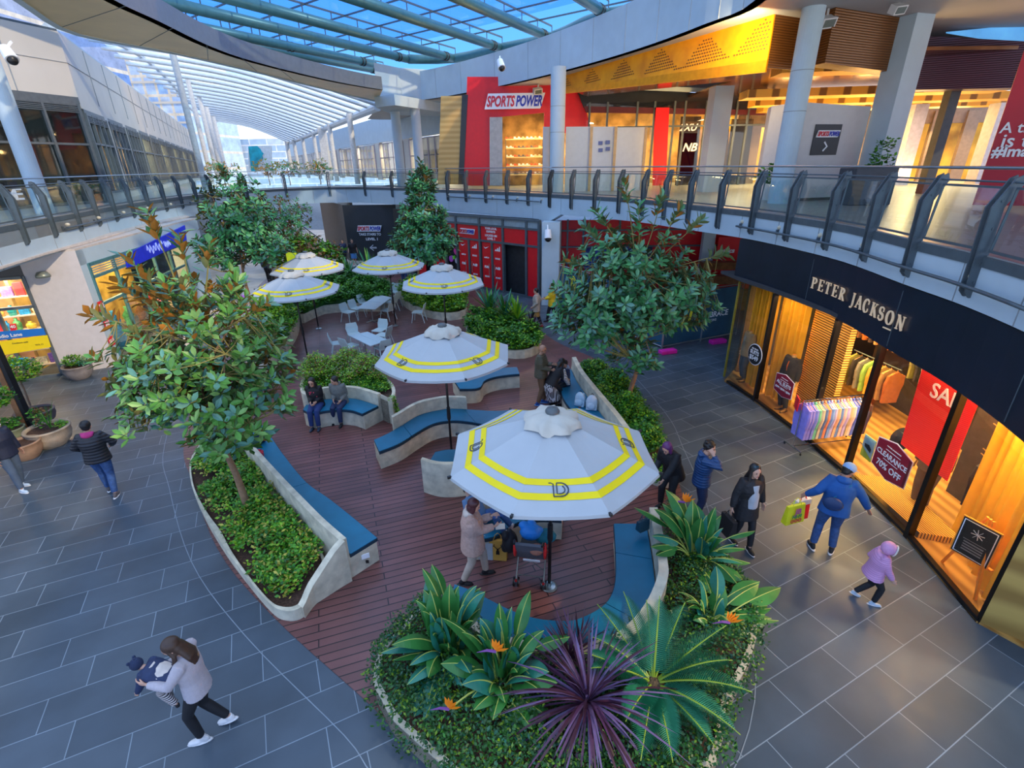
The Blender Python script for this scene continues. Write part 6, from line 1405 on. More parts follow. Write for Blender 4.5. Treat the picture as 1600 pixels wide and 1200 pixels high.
# ================================================================== umbrellas
M_canvas = mat('pale_canvas', (.43, .47, .50), .8, var=.03, scale=3); M_canvas2 = mat('cream_vent_canvas', (.54, .52, .46), .85, var=.04); M_stripe = mat('yellow_stripe', (.86, .68, .0), .7, var=.03)
M_logo = mat('logo_ink', (.03, .045, .07), .6)
DLOGO = thick([(-.26, .20), (-.20, .20), (-.14, .17), (-.14, -.20)], .03)+thick([(-.14, -.20), (.04, -.20)], .03)+thick(arc(.04, 0, .21, .20, -90, 90, 12), .035)+thick([(.04, .20), (-.05, .20)], .03)+thick([(-.05, .19), (-.05, -.12), (.03, -.12)], .028)+thick(arc(.03, .0, .13, .12, -90, 60, 9), .028)
def umbrella(label, x, y, rz, odd=0, r=1.47, zt=3.05, ze=2.50, n=8):
    t = thing('patio_umbrella', label, 'umbrella', (x, y, 0.012), rz, 'yellow striped patio umbrellas')
    mb = MB(); mb.lathe([(.0, 0), (.12, 0), (.13, .015), (.10, .03), (.035, .04), (.035, .10)], n=20); mb.build('base_socket', M_rail, t)
    mb = MB(); mb.lathe([(.026, .05), (.026, zt-.05)], n=12); mb.build('pole', M_black, t, smooth=True)
    mb = MB(); mb.lathe([(.04, .95), (.045, 1.0), (.04, 1.25)], n=10); mb.build('crank_sleeve', M_black, t)
    # canopy: rings, with sagging panels between ribs
    slope = (zt-.06-ze)/(r-.30); sub = 4
    def ringp(rad, k):
        a0 = 2*PI*(k//sub)/n; a1 = 2*PI*(k//sub+1)/n; f = (k % sub)/sub
        p = Vector((math.cos(a0), math.sin(a0), 0)).lerp(Vector((math.cos(a1), math.sin(a1), 0)), f)*rad
        z = zt-.06-slope*(rad-.30)-.045*math.sin(PI*f)*(rad/r)*(1-.3*(rad/r)); return Vector((p.x, p.y, z))
    def band(r0, r1, name, m, d=0.0, steps=1, lo=0, hi=None):
        mb = MB(); N_ = n*sub; hi_ = N_ if hi is None else hi
        for s in range(steps):
            ra = r0+(r1-r0)*s/steps; rb = r0+(r1-r0)*(s+1)/steps
            for k in range(lo, hi_):
                mb.quad(ringp(ra, k)+Vector((0, 0, d)), ringp(rb, k)+Vector((0, 0, d)), ringp(rb, (k+1))+Vector((0, 0, d)) if (k+1) % N_ else ringp(rb, 0)+Vector((0, 0, d)), ringp(ra, k+1)+Vector((0, 0, d)) if (k+1) % N_ else ringp(ra, 0)+Vector((0, 0, d)))
        return mb
    mb = band(.27, r, '', None, 0, 5)
    for k in range(n*sub):   # valance lip
        a, b = ringp(r, k), ringp(r, (k+1) % (n*sub)); mb.quad(a, a-Vector((0, 0, .05)), b-Vector((0, 0, .05)), b)
    mb.build('canopy', M_canvas, t)
    for a, b in ((.99, 1.075), (1.18, 1.27)): band(a, b, '', None, .006).build('yellow_band', M_stripe, t)
    for k in range(n):       # rib seams
        a = 2*PI*k/n; mb = MB(); mb.tube([Vector((math.cos(a)*.3, math.sin(a)*.3, zt-.075)), Vector((math.cos(a)*r, math.sin(a)*r, ze-.012))], .011, 5); rb = mb.build('rib', M_black, t)
        mb = MB(); mb.box((math.cos(a)*(r+.01), math.sin(a)*(r+.01), ze-.0), (.05, .03, .035), Matrix.Rotation(a, 3, 'Z')); mb.build('rib_tip', M_black, rb)
        mb = MB(); mb.tube([Vector((0.03*math.cos(a), .03*math.sin(a), 2.05)), Vector((math.cos(a)*.95, math.sin(a)*.95, zt-.1-slope*.65))], .009, 5); mb.build('strut', M_black, t)
    # vent cap: crumpled little top
    rnd = random.Random(int(x*10)+3); mb = MB(); N_ = 32; cr = []
    for j, (rad, z) in enumerate(((.07, zt+.08), (.22, zt+.06), (.35, zt-.00), (.38, zt-.08))):
        for k in range(N_):
            a = 2*PI*k/N_; w = (1+.10*math.cos(a*n)*(j/3))*(1+rnd.uniform(-.05, .05)*(j > 1)); cr.append((math.cos(a)*rad*w, math.sin(a)*rad*w, z+rnd.uniform(-.025, .025)*(j > 0)+.02*math.cos(a*n+1)*(j > 1)))
    mb.add(cr, [(j*N_+k, (j+1)*N_+k, (j+1)*N_+(k+1) % N_, j*N_+(k+1) % N_) for j in range(3) for k in range(N_)]); mb.build('vent_cap', M_canvas2, t, smooth=True)
    mb = MB(); mb.lathe([(.0, zt+.14), (.08, zt+.135), (.10, zt+.10), (.09, zt+.06)], n=16, cap=False); mb.build('finial', mat('finial_grey', (.09, .11, .12), .5), t, smooth=True)
    for k in range(odd, n, 2):
        a = 2*PI*(k+.5)/n; rad = 1.135*math.cos(PI/n); c = Vector((math.cos(a)*rad, math.sin(a)*rad, zt-.06-slope*(1.135-.30)-.026)); Rr = Vector((-math.sin(a), math.cos(a), 0)); dn = Vector((math.cos(a), math.sin(a), -slope*1.0)).normalized()
        strokes_mb(DLOGO, c+Vector((0, 0, .012)), Rr, -dn, .46, .004).build('logo', M_logo, t)
    return t
def hubpos(px, py, z=3.15): g = G(px, py, z); return g.x, g.y
U = [('big umbrella in the foreground over the stroller', 866, 657, 0), ('second large umbrella at the middle of the deck', 697, 517, 0),
     ('umbrella at the left with its tall pole', 463, 433, .2), ('umbrella at the right in front of the red shopfront', 690, 413, .15),
     ('umbrella over the far end of the long white table', 605, 391, .05), ('farthest umbrella on the left beside the background tree', 482, 401, .3)]
for k, (lb, px, py, rz) in enumerate(U):
    x, y = hubpos(px, py)
    if k == 0: g = G(858, 918); x, y = g.x, g.y
    if k == 1: g = G(706, 712); x, y = g.x, g.y
    if k == 2: g = G(482, 565); x, y = g.x, g.y
    if k == 5: g = G(498, 514); x, y = g.x, g.y
    umbrella(lb+', pale canvas with two yellow bands', x, y, rz+PI/8, odd=1 if k in (0, 2, 3, 4, 5) else 0)

# ================================================================== white tables and chairs
M_chair = mat('white_resin', (.56, .68, .68), .4, var=.03); M_top = mat('white_table_top', (.50, .62, .67), .35, var=.03)
def chair_root(label, loc, rz):
    t = thing('garden_chair', label, 'chair', loc, rz, 'white resin chairs'); mb = MB()
    A = [Vector((x, y, .44+.01*math.cos(y*8))) for x in (-.22, .22) for y in (-.22, .22)]
    mb.prism([(-.21, -.2), (-.17, -.23), (.17, -.23), (.21, -.2), (.23, .2), (.19, .24), (-.19, .24), (-.23, .2)], .425, .455); mb.build('seat', M_chair, t)
    mb = MB(); P = [(-.20, -.21, .45), (-.235, -.27, .62), (-.19, -.31, .80), (.19, -.31, .80), (.235, -.27, .62), (.20, -.21, .45)]; q = [(x*.98, y-.022, z) for x, y, z in P]; n = 6
    mb.add(P+q, [(0, 1, 4, 5), (1, 2, 3, 4), (11, 10, 7, 6), (10, 9, 8, 7)]+[(k, n+k, n+(k+1) % n, (k+1) % n) for k in range(n)]); mb.build('backrest', M_chair, t)
    for sx in (-1, 1):
        for sy, e in ((-1, -.30), (1, .26)): mb = MB(); mb.tube([(sx*.19, sy*.19, .43), (sx*.235, e, 0)], [.02, .014], 6); mb.build('leg', M_chair, t)
    return t
proto = None
def chair(px, py, face, label):
    """px,py: floor point under the seat; face: direction the sitter looks, degrees in plan"""
    global proto
    g = G(px, py)
    if proto is None: proto = chair_root(label, (g.x, g.y, .012), 0)
    else:
        c = copy_tree(proto); c.location = (g.x, g.y, .012); c['label'] = label; 
        c.rotation_euler = (0, 0, math.radians(face-90)); return c
    proto.rotation_euler = (0, 0, math.radians(face-90)); return proto
def table(pxs, label, nb, zt=.74):
    """pxs: four corners of the top traced at table height"""
    P = [G(x, y, zt) for x, y in pxs]; c = sum(P, Vector())/4; c.z = 0; t = thing('cafe_table', label, 'table', c, 0, 'white cafe tables')
    for k in range(nb):
        a, b = k/nb, (k+1)/nb; q = [P[0].lerp(P[3], a), P[1].lerp(P[2], a), P[1].lerp(P[2], b), P[0].lerp(P[3], b)]; m = sum(q, Vector())/4; q = [m+(v-m)*.985 for v in q]
        mb = MB(); mb.prism([(v.x, v.y) for v in q], zt-.03, zt); mb.build('table_top', M_top, t, world=True, bevel=.004)
        mb = MB(); mb.tube([(m.x, m.y, .05), (m.x, m.y, zt-.03)], .03, 8); mb.build('column', M_rail, t, world=True)
        mb = MB()
        for j in range(4):
            a_ = PI/4+j*PI/2; mb.bar((m.x, m.y, .05), (m.x+math.cos(a_)*.3, m.y+math.sin(a_)*.3, .025), .05, .035)
        mb.build('foot', M_rail, t, world=True)
    return t
table([(556, 481.5), (587, 483), (612, 464.5), (590, 460)], 'long white cafe table under the far umbrella', 2)
table([(545, 524), (579, 540.5), (607, 531), (574, 518)], 'white cafe table nearer the camera, pair of square tops', 2)
tb = (lambda a, b: math.degrees(math.atan2(b.y-a.y, b.x-a.x)))(G(587, 483, .74), G(612, 464.5, .74))
for px, py, f, lb in ((547, 503, -30, 'white chair at the near left corner of the long table'), (560, 497, -30, 'second white chair on the left side of the long table'), (573, 488, -30, 'third white chair on the left side of the long table'), (585, 479, -30, 'fourth white chair on the left side of the long table'),
                      (607, 500, 150, 'white chair at the near right corner of the long table'), (612, 487, 150, 'second white chair on the right side of the long table'), (617, 481, 150, 'third white chair on the right side of the long table'), (610, 468, -120, 'white chair at the far end of the long table, left one'), (620, 470, -120, 'white chair at the far end of the long table, right one'),
                      (655, 503, 175, 'lone white chair standing apart before the hedge'), (556, 540, -60, 'white chair behind the left of the near table'), (595, 533, -110, 'white chair behind the right of the near table'), (601, 541, 160, 'white chair at the right end of the near table'),
                      (532, 554, 20, 'leftmost white chair, angled away from the near table'), (550, 559, 55, 'white chair pushed back in front of the near table'), (600, 562, 130, 'white chair at the front right of the near table by the umbrella')):
    chair(px, py, f, lb)

# ================================================================== potted plants and post, left side
M_pot = mat('sandstone_pot', (.40, .31, .22), .8, var=.2, scale=5, bump=.3); M_pot2 = mat('grey_brown_pot', (.22, .19, .18), .7, var=.2, scale=5)
def pot(label, px, py, r, h, m, ribs=False):
    g = G(px, py); t = thing('planter_pot', label, 'plant pot', g)
    mb = MB(); prof = [(r*.62, 0), (r*.88, h*.28), (r*1.0, h*.62), (r*.97, h*.88), (r*1.04, h*.93), (r*1.03, h), (r*.90, h), (r*.88, h*.86)]
    mb.lathe(prof, g, 28, cap=False); mb.build('bowl', m, t, world=True, smooth=True)
    mb = MB(); mb.lathe([(0, h*.86), (r*.89, h*.86)], g, 24, cap=False); mb.build('soil', M_soil, t, world=True); return g, h
def bladeplant(name, label, c, n, L, w, mats, seed, spread=.9, droop=.5, cat='plant', kind=None, z=0):
    rnd = random.Random(seed); mb = MB(); c = Vector(c)
    for k in range(n):
        a = 2*PI*k/n+rnd.uniform(-.3, .3); el = rnd.uniform(.15, spread); l = L*rnd.uniform(.65, 1.1); d = Vector((math.cos(a), math.sin(a), 0)); s = Vector((-d.y, d.x, 0)); pts = []
        for j in range(6):
            u = j/5; pts.append(c+d*l*(math.sin(el)*u+droop*.25*u*u)+Vector((0, 0, l*(math.cos(el)*u-droop*.55*u*u*el))))
        mi = rnd.randrange(len(mats))
        for j in range(5):
            w0 = w*(.5+1.2*(j/5))*(1-(j/5)**2.2); w1 = w*(.5+1.2*((j+1)/5))*(1-((j+1)/5)**2.2)
            mb.quad(pts[j]-s*w0/2, pts[j]+s*w0/2, pts[j+1]+s*w1/2, pts[j+1]-s*w1/2, mi)
    return one(name, mb, list(mats), label, cat, loc=c)
def bush(label, c, r, n, size, mats, seed, name='bushy_plant', cat='plant', stem=None):
    rnd = random.Random(seed); c = Vector(c); t = thing(name, label, cat, (c.x, c.y, stem if stem is not None else c.z-r[2]))
    mb = MB()
    for _ in range(n):
        d = Vector((rnd.gauss(0, 1), rnd.gauss(0, 1), rnd.gauss(0, 1))).normalized()*rnd.uniform(.5, 1)**.5; leaf_tuft(mb, c+Vector((d.x*r[0], d.y*r[1], d.z*r[2])), size*1.2, 5, size, rnd, (rnd.randrange(len(mats)),), up=.6)
    mb.build('foliage', list(mats), t, world=True)
    if stem is not None:
        mb = MB(); mb.tube([(c.x, c.y, stem), (c.x+.03, c.y, (stem+c.z)/2), (c.x, c.y, c.z)], .022, 6)
        for k in range(4): a = k*1.6; mb.tube([(c.x, c.y, c.z-r[2]*.6), (c.x+math.cos(a)*r[0]*.6, c.y+math.sin(a)*r[1]*.6, c.z)], .010, 5)
        mb.build('stem', mat('thin_bark', (.22, .15, .10), .8), t, world=True)
    return t
g, h = pot('round grey brown pot against the white pier', 127, 590, .40, .45, M_pot2); bush('two tone green plant in the round pot by the white pier', g+Vector((-.08, 0, h+.1)), (.24, .24, .18), 90, .08, [G_mid, G_dark, G_lime], 31); bush('grey green succulent trailing from the round pot by the pier', g+Vector((.26, .05, h+.08)), (.2, .2, .14), 70, .06, [G_blue, leafmat('leaf_pale', (.22, .34, .14))], 32)
g, h = pot('wide sandstone pot with grasses, right of the timber post', 84, 694, .45, .48, M_pot); bladeplant('grass_plant', 'upright thin grass blades in the wide sandstone pot', g+Vector((.1, 0, h-.05)), 12, .75, .02, [G_dark, G_mid], 33, .35, .2); bush('small leafy plant in the wide sandstone pot', g+Vector((-.06, 0, h+.22)), (.16, .16, .26), 40, .08, [G_dark, G_mid, G_brown], 34); bush('pale trailing plant on the right rim of the wide pot', g+Vector((.28, .1, h-.0)), (.14, .14, .08), 40, .05, [G_mid, G_lime], 35)
g, h = pot('smaller brown pot in front of the timber post, person beside it', 45, 714, .34, .42, mat('brown_pot', (.30, .18, .11), .7, var=.2)); 
bush('standard citrus bush with rounded crown rising from the brown pot', g+Vector((-.35, .0, h+1.05)), (.42, .42, .25), 230, .09, [G_mid, G_dark, G_lime], 36, stem=h)
g, h = pot('square edged pot behind the timber post', 62, 662, .42, .40, mat('purple_brown_pot', (.16, .11, .11), .7)); bush('standard bush with rounded crown behind the timber post', g+Vector((-.35, .3, h+1.0)), (.55, .5, .3), 260, .09, [G_dark, G_mid, G_lime], 37, stem=h)
g, h = pot('small olive pot at the left edge behind the capped man', 27, 690, .26, .40, mat('olive_pot', (.22, .24, .14), .7)); bush('low leafy plant in the small olive pot', g+Vector((0, 0, h+.1)), (.2, .2, .14), 70, .07, [G_mid, G_dark], 38)
pb_ = G(51, 678); t = thing('timber_post', 'brown timber and black steel post of the left kiosk', 'post', pb_)
mb = MB(); mb.box(pb_+Vector((-.07, 0, 1.6)), (.14, .12, 3.2)); mb.build('timber_face', mat('orange_timber', (.42, .17, .06), .6, var=.2), t, world=True)
mb = MB(); mb.box(pb_+Vector((.06, .02, 1.6)), (.10, .14, 3.2)); mb.build('steel_face', M_black, t, world=True)
# ================================================================== trees
M_bark = mat('smooth_bark', (.30, .17, .09), .8, var=.25, scale=12, bump=.4); M_twig = mat('green_twig', (.26, .22, .06), .7)
def tree(label, base, fork, crown, ntips, leafL, mats, seed, top=(), rtrunk=.065, nl=9, twig=True, brown=0.12, name='magnolia_tree'):
    """crown: list of (centre, radii, weight); each twig tip carries a whorl of two sided leaves"""
    rnd = random.Random(seed); base = Vector(base); fork = Vector(fork); t = thing(name, label, 'tree', base)
    c0 = sum((Vector(c[0])*c[2] for c in crown), Vector())/sum(c[2] for c in crown); zt = max(c[0][2]+c[1][2] for c in crown)
    lead = [base, base.lerp(fork, .5)+Vector((.03, 0, 0)), fork, fork.lerp(Vector((c0.x, c0.y, zt)), .45), Vector((c0.x, c0.y, zt-.4))]
    mb = MB(); mb.tube(smooth_line(lead, 4), [rtrunk*(1.15-.95*k/16) for k in range(17)], 9); mb.build('trunk', M_bark, t, world=True, smooth=True)
    tips = []
    tw = sum(c[2] for c in crown)
    for cc, rr, w in crown:
        cc = Vector(cc)
        for _ in range(int(ntips*w/tw)):
            d = Vector((rnd.gauss(0, 1), rnd.gauss(0, 1), rnd.gauss(0, 1))).normalized(); q = rnd.random()**.38; p = cc+Vector((d.x*rr[0], d.y*rr[1], d.z*rr[2]))*q
            tips.append((p, (d*Vector((rr[0], rr[1], rr[2])).length*.3+Vector((0, 0, .55))).normalized()))
    # boughs
    nb = 11; bo = []
    mb = MB()
    for k in range(nb):
        a = 2*PI*k/nb+rnd.uniform(-.3, .3); u = .15+.8*k/nb; s = fork.lerp(Vector((c0.x, c0.y, zt-.6)), u*.7); cc, rr, w = crown[k % len(crown)]
        e = Vector(cc)+Vector((math.cos(a*2.4)*rr[0]*.62, math.sin(a*2.4)*rr[1]*.62, rr[2]*rnd.uniform(-.3, .5))); m = s.lerp(e, .5)+Vector((0, 0, -.08)); P = smooth_line([s, m, e], 4)
        mb.tube(P, [rtrunk*.42*(1-.75*i/8) for i in range(9)], 6); bo += P
    for p in top: s = Vector((c0.x, c0.y, zt-1.2)); P = smooth_line([s, s.lerp(Vector(p[0]), .5)+Vector((.05, 0, 0)), Vector(p[0])], 4); mb.tube(P, [.022*(1-.7*i/8) for i in range(9)], 5, mi=1); bo += P
    for p, d in tips:
        s = min(bo, key=lambda b: (b-p).length_squared); mb.tube([s, s.lerp(p, .55)-Vector((0, 0, .03)), p], [.010, .007, .005], 4, mi=1)
    mb.build('branch', [M_bark, M_twig], t, world=True)
    lf = MB()
    def leaf(p, d, n, L, mi, mu):
        s = d.cross(n).normalized(); w = L*.20; n2 = s.cross(d).normalized(); b = p+d*L*.10
        A = [b, b+d*L*.30+s*w*.85+n2*.02*L, b+d*L*.62+s*w+n2*.0, b+d*L*.95-n2*L*.06, b+d*L*.62-s*w+n2*.0, b+d*L*.30-s*w*.85+n2*.02*L, b+d*L*.5-n2*L*.045]
        fs = [(0, 1, 6), (1, 2, 6), (2, 3, 6), (3, 4, 6), (4, 5, 6), (5, 0, 6)]
        lf.add(A, [f[::-1] for f in fs], mi); lf.add([a-n2*.003 for a in A], fs, mu)
    def whorl(p, ax, n, L, prob, open_=1.0):
        x = ax.orthogonal().normalized(); y = ax.cross(x); ph = rnd.uniform(0, 6)
        for j in range(n):
            a = ph+j*2.4; el = rnd.uniform(.15, .95)*open_; r_ = x*math.cos(a)+y*math.sin(a); d = (r_*math.cos(el)+ax*math.sin(el)).normalized(); nn = (ax*math.cos(el)-r_*math.sin(el)).normalized()
            mi = 0 if rnd.random() < .55 else rnd.choice((1, 2)); leaf(p-ax*.02*j, d, nn, L*rnd.uniform(.75, 1.15), mi, 3 if rnd.random() < prob else 4)
    for p, d in tips: hi = p.z > c0.z+.6 and brown > .2; whorl(p, d, nl, leafL, brown+(.45 if hi else 0), 1.35 if hi else 1)
    for p, kk in top:
        p = Vector(p); s = Vector((c0.x, c0.y, zt-1.2)); ax = (p-s).normalized()
        for q in (0, .16, .32): whorl(p-ax*q, (ax+Vector((0, 0, .3))).normalized(), 7, leafL*1.2, kk, 1.3)
    lf.build('foliage', mats, t, world=True); return t
ML = [leafmat('magnolia_green', (.085, .25, .04), .35, .38), leafmat('magnolia_light', (.20, .38, .10), .3, .38), leafmat('magnolia_bluegreen', (.10, .26, .19), .3, .34), leafmat('magnolia_rust', (.44, .17, .025), .25, .6), leafmat('magnolia_under', (.20, .20, .07), .3, .6)]
MR = [leafmat('magnolia_green2', (.055, .24, .075), .35, .36), leafmat('magnolia_light2', (.15, .38, .17), .3, .36), leafmat('magnolia_bluegreen', (.10, .26, .19), .3, .34), ML[3], leafmat('magnolia_under2', (.13, .17, .06), .3, .6)]
tree('big leafy magnolia tree in the left planter with rust coloured leaf undersides', (-5.07, 7.79, .2), (-5.22, 7.8, 1.8),
     [((-5.2, 7.8, 3.3), (1.55, 1.3, .95), 3), ((-4.6, 7.7, 2.75), (1.05, 1.0, .75), 1.6), ((-5.9, 7.9, 2.9), (.9, .9, .7), 1.2), ((-4.9, 7.8, 4.2), (1.0, .85, .6), 1.0), ((-4.75, 7.5, 2.25), (.85, .8, .4), .7), ((-6.1, 7.7, 2.5), (.7, .8, .4), .5)], 460, .205, ML, 41,
     top=[((-5.3, 7.75, 5.65), 1), ((-4.95, 7.8, 5.35), 1), ((-4.6, 7.9, 5.15), .9), ((-5.75, 7.7, 5.0), 1), ((-6.1, 7.8, 4.6), .9), ((-6.7, 7.8, 4.1), .9), ((-3.85, 7.8, 4.25), .8), ((-5.5, 7.6, 4.7), .8), ((-4.2, 7.7, 4.6), .4)], nl=9, brown=.28)
tree('leafy magnolia tree in the right planter hedge before the site fence', (3.03, 12.0, .3), (3.28, 12.0, 1.6),
     [((2.9, 12, 3.3), (1.9, 1.5, 1.05), 3), ((2.2, 11.8, 2.75), (1.25, 1.1, .75), 1.4), ((4.1, 12, 3.2), (1.1, 1.1, .85), 1.3), ((3.1, 11.6, 1.95), (.8, .7, .5), .5), ((2.9, 12, 4.3), (1.25, 1.0, .6), 1.1)], 520, .225, MR, 42,
     top=[((2.6, 12, 5.75), .35), ((2.0, 12, 5.2), .3), ((1.75, 12, 4.85), .2), ((3.45, 12, 5.45), .5), ((3.9, 12, 5.2), .4), ((4.4, 12, 4.95), .3), ((5.1, 12, 4.2), .2), ((2.9, 11.8, 5.3), .4), ((1.3, 12, 4.1), .2)], nl=9, brown=.14)
MF = [leafmat('far_green', (.045, .24, .07), .35, .4), leafmat('far_light', (.13, .38, .14), .3, .4), leafmat('far_blue', (.08, .24, .17), .3, .4), leafmat('far_rust', (.30, .13, .03), .25, .6), leafmat('far_under', (.10, .13, .05), .3, .6)]
tree('dense dark green tree in the left background planter', (-10.56, 19.98, .3), (-10.6, 20, 2.2), [((-10.3, 20, 4.6), (1.45, 1.3, 1.5), 2.4), ((-9.5, 20, 3.5), (1.1, 1.0, .8), 1), ((-11.2, 20, 3.4), (1.0, 1.0, .9), 1.0)], 560, .23, MF, 43, nl=7, brown=.12, top=[((-10.5, 20, 6.2), .2), ((-9.9, 20, 5.9), .2)], rtrunk=.08)
tree('conical green tree in the centre background before the red shopfront', (-4.3, 23.1, .3), (-4.2, 23.1, 1.8), [((-3.8, 23.1, 3.1), (1.65, 1.4, .9), 2.2), ((-3.8, 23.1, 4.2), (1.15, 1.0, .8), 1.2), ((-3.75, 23.1, 5.3), (.7, .6, .9), .8)], 640, .24, MF, 44, nl=7, brown=.1, top=[((-3.7, 23.1, 6.35), .2), ((-3.5, 23, 6.0), .3)], rtrunk=.07)
p = G(462, 420); tree('rust tinged tree beyond the bridge on the left', (-13.6, 31.0, 0), (-13.5, 31, 2.2), [((-13.4, 31, 3.6), (1.9, 1.5, 1.3), 2)], 260, .20, MF[:3]+[MF[3], leafmat('far_rust2', (.28, .16, .05), .3, .6)], 45, nl=6, brown=.5, rtrunk=.08)
# young trees with yellow garlands behind the bridge balustrade
for k, (px, Y) in enumerate(((420, 44), (452, 43), (350, 40), (500, 44))):
    q = atY(px, 280, Y); tree('small tree with yellow garlands behind the bridge railing, %s' % ('left of the poster base', 'right of the poster', 'far left one', 'right one')[k], (q.x, q.y, SLAB), (q.x, q.y, SLAB+.5), [((q.x, q.y, SLAB+1.3), (1.3, 1.0, .65), 1)], 60, .22, MF[:3]+[leafmat('garland_yellow', (.85, .45, .02), .2, .6)]*2, 50+k, nl=5, brown=.7, rtrunk=.04)
for k, (px, Y, zz) in enumerate(((1215, 17.4, 5.7), (1378, 16.6, 6.0))):
    q = atY(px, 250, Y); bush(('small leafy plant at the foot of the big round column upstairs', 'slender leafy plant at the foot of the tall square column upstairs')[k], Vector((q.x, q.y, zz)), ((.55, .3, .3), (.3, .3, .8))[k], (90, 60)[k], .13, [G_dark, G_mid], 60+k, stem=SLAB)
q = atY(985, 258, 25.4)
# dark planter box upstairs by the square column
mb = MB(); mb.box((10.4, 15.6, SLAB+.5), (1.2, .8, 1.0)); one('planter_box', mb, M_grey2, 'dark planter box upstairs before the tall square column', 'planter', bevel=.03)

# ================================================================== bottom planter plants
M_fr = leafmat('cycad_green', (.025, .20, .095), .25, .32); M_fr2 = leafmat('cycad_light', (.05, .27, .15), .25, .32); M_rach = mat('rachis_lime', (.25, .36, .03), .5)
def frond(root, o, az, L, lift, droop, roll=0, m=None, W=.24):
    d = Vector((math.cos(az), math.sin(az), 0)); s = Vector((-d.y, d.x, 0)); P = []; n = 16
    for k in range(n+1):
        u = k/n; P.append(o+d*L*(math.cos(lift)*u)+Vector((0, 0, L*(math.sin(lift)*u-droop*u*u))))
    mb = MB(); mb.tube(P, [.014*(1-.75*k/n)+.002 for k in range(n+1)], 5, mi=1)
    steps = 40
    for j in range(steps):
        u = .12+.86*j/steps; k = min(n-1, int(u*n)); q = P[k].lerp(P[k+1], u*n-k); t = (P[k+1]-P[k]).normalized(); up = s.cross(t).normalized()
        if up.z < 0: up = -up
        w = W*math.sin(PI*min(1, u*.95+.10))**.6*(1.05-.35*u)
        for sg in (-1, 1):
            e = q+(s*sg*.80+t*.55+up*.22).normalized()*w; mb.add([q-t*.005, q+t*.006, e-up*.03, q.lerp(e, .55)-t*.005+up*.012], [(0, 1, 2, 3) if sg > 0 else (3, 2, 1, 0)], 0)
    mb.build('frond', [m or M_fr, M_rach], root, world=True)
co = G(1020, 1068, .55); t = thing('cycad', 'large dark green cycad with arching feathery fronds at the bottom', 'palm', (co.x, co.y, .3))
mb = MB(); mb.lathe([(.16, -.28), (.17, -.1), (.13, .02), (.03, .08)], co, 14); mb.build('trunk', mat('cycad_trunk', (.10, .065, .035), .9, var=.4, scale=20, bump=1), t, world=True)
rnd = random.Random(5)
tips_px = [(897, 985, .95), (925, 938, 1.15), (965, 912, 1.3), (1003, 918, 1.35), (1030, 908, 1.45), (1078, 930, 1.3), (1140, 975, 1.05), (1192, 1085, .75), (1160, 1150, .55), (1118, 1168, .5), (1052, 1195, .55), (970, 1140, .75), (890, 1048, .95), (905, 1020, 1.05), (1165, 1030, .85), (1000, 1195, .6)]
for px, py, zt in tips_px:
    e = G(px, py, zt); d = e-co; h = math.hypot(d.x, d.y); L = max(.9, (Vector((h, 0, d.z))).length*1.06); dr = .38 if zt < 1 else .18; lift = math.asin(max(-.3, min(.97, (d.z+dr*L)/L)))
    frond(t, co, math.atan2(d.y, d.x), L, lift, dr, m=M_fr if rnd.random() < .6 else M_fr2, W=.25)
M_pad = leafmat('paddle_green', (.035, .17, .035), .25, .3); M_pad2 = leafmat('paddle_teal', (.025, .18, .12), .25, .28); M_rib = mat('leaf_rib', (.45, .50, .10), .5); M_petal = mat('orange_petal', (1.0, .26, .01), .5, var=.05); M_beak = mat('purple_beak', (.18, .05, .25), .5)
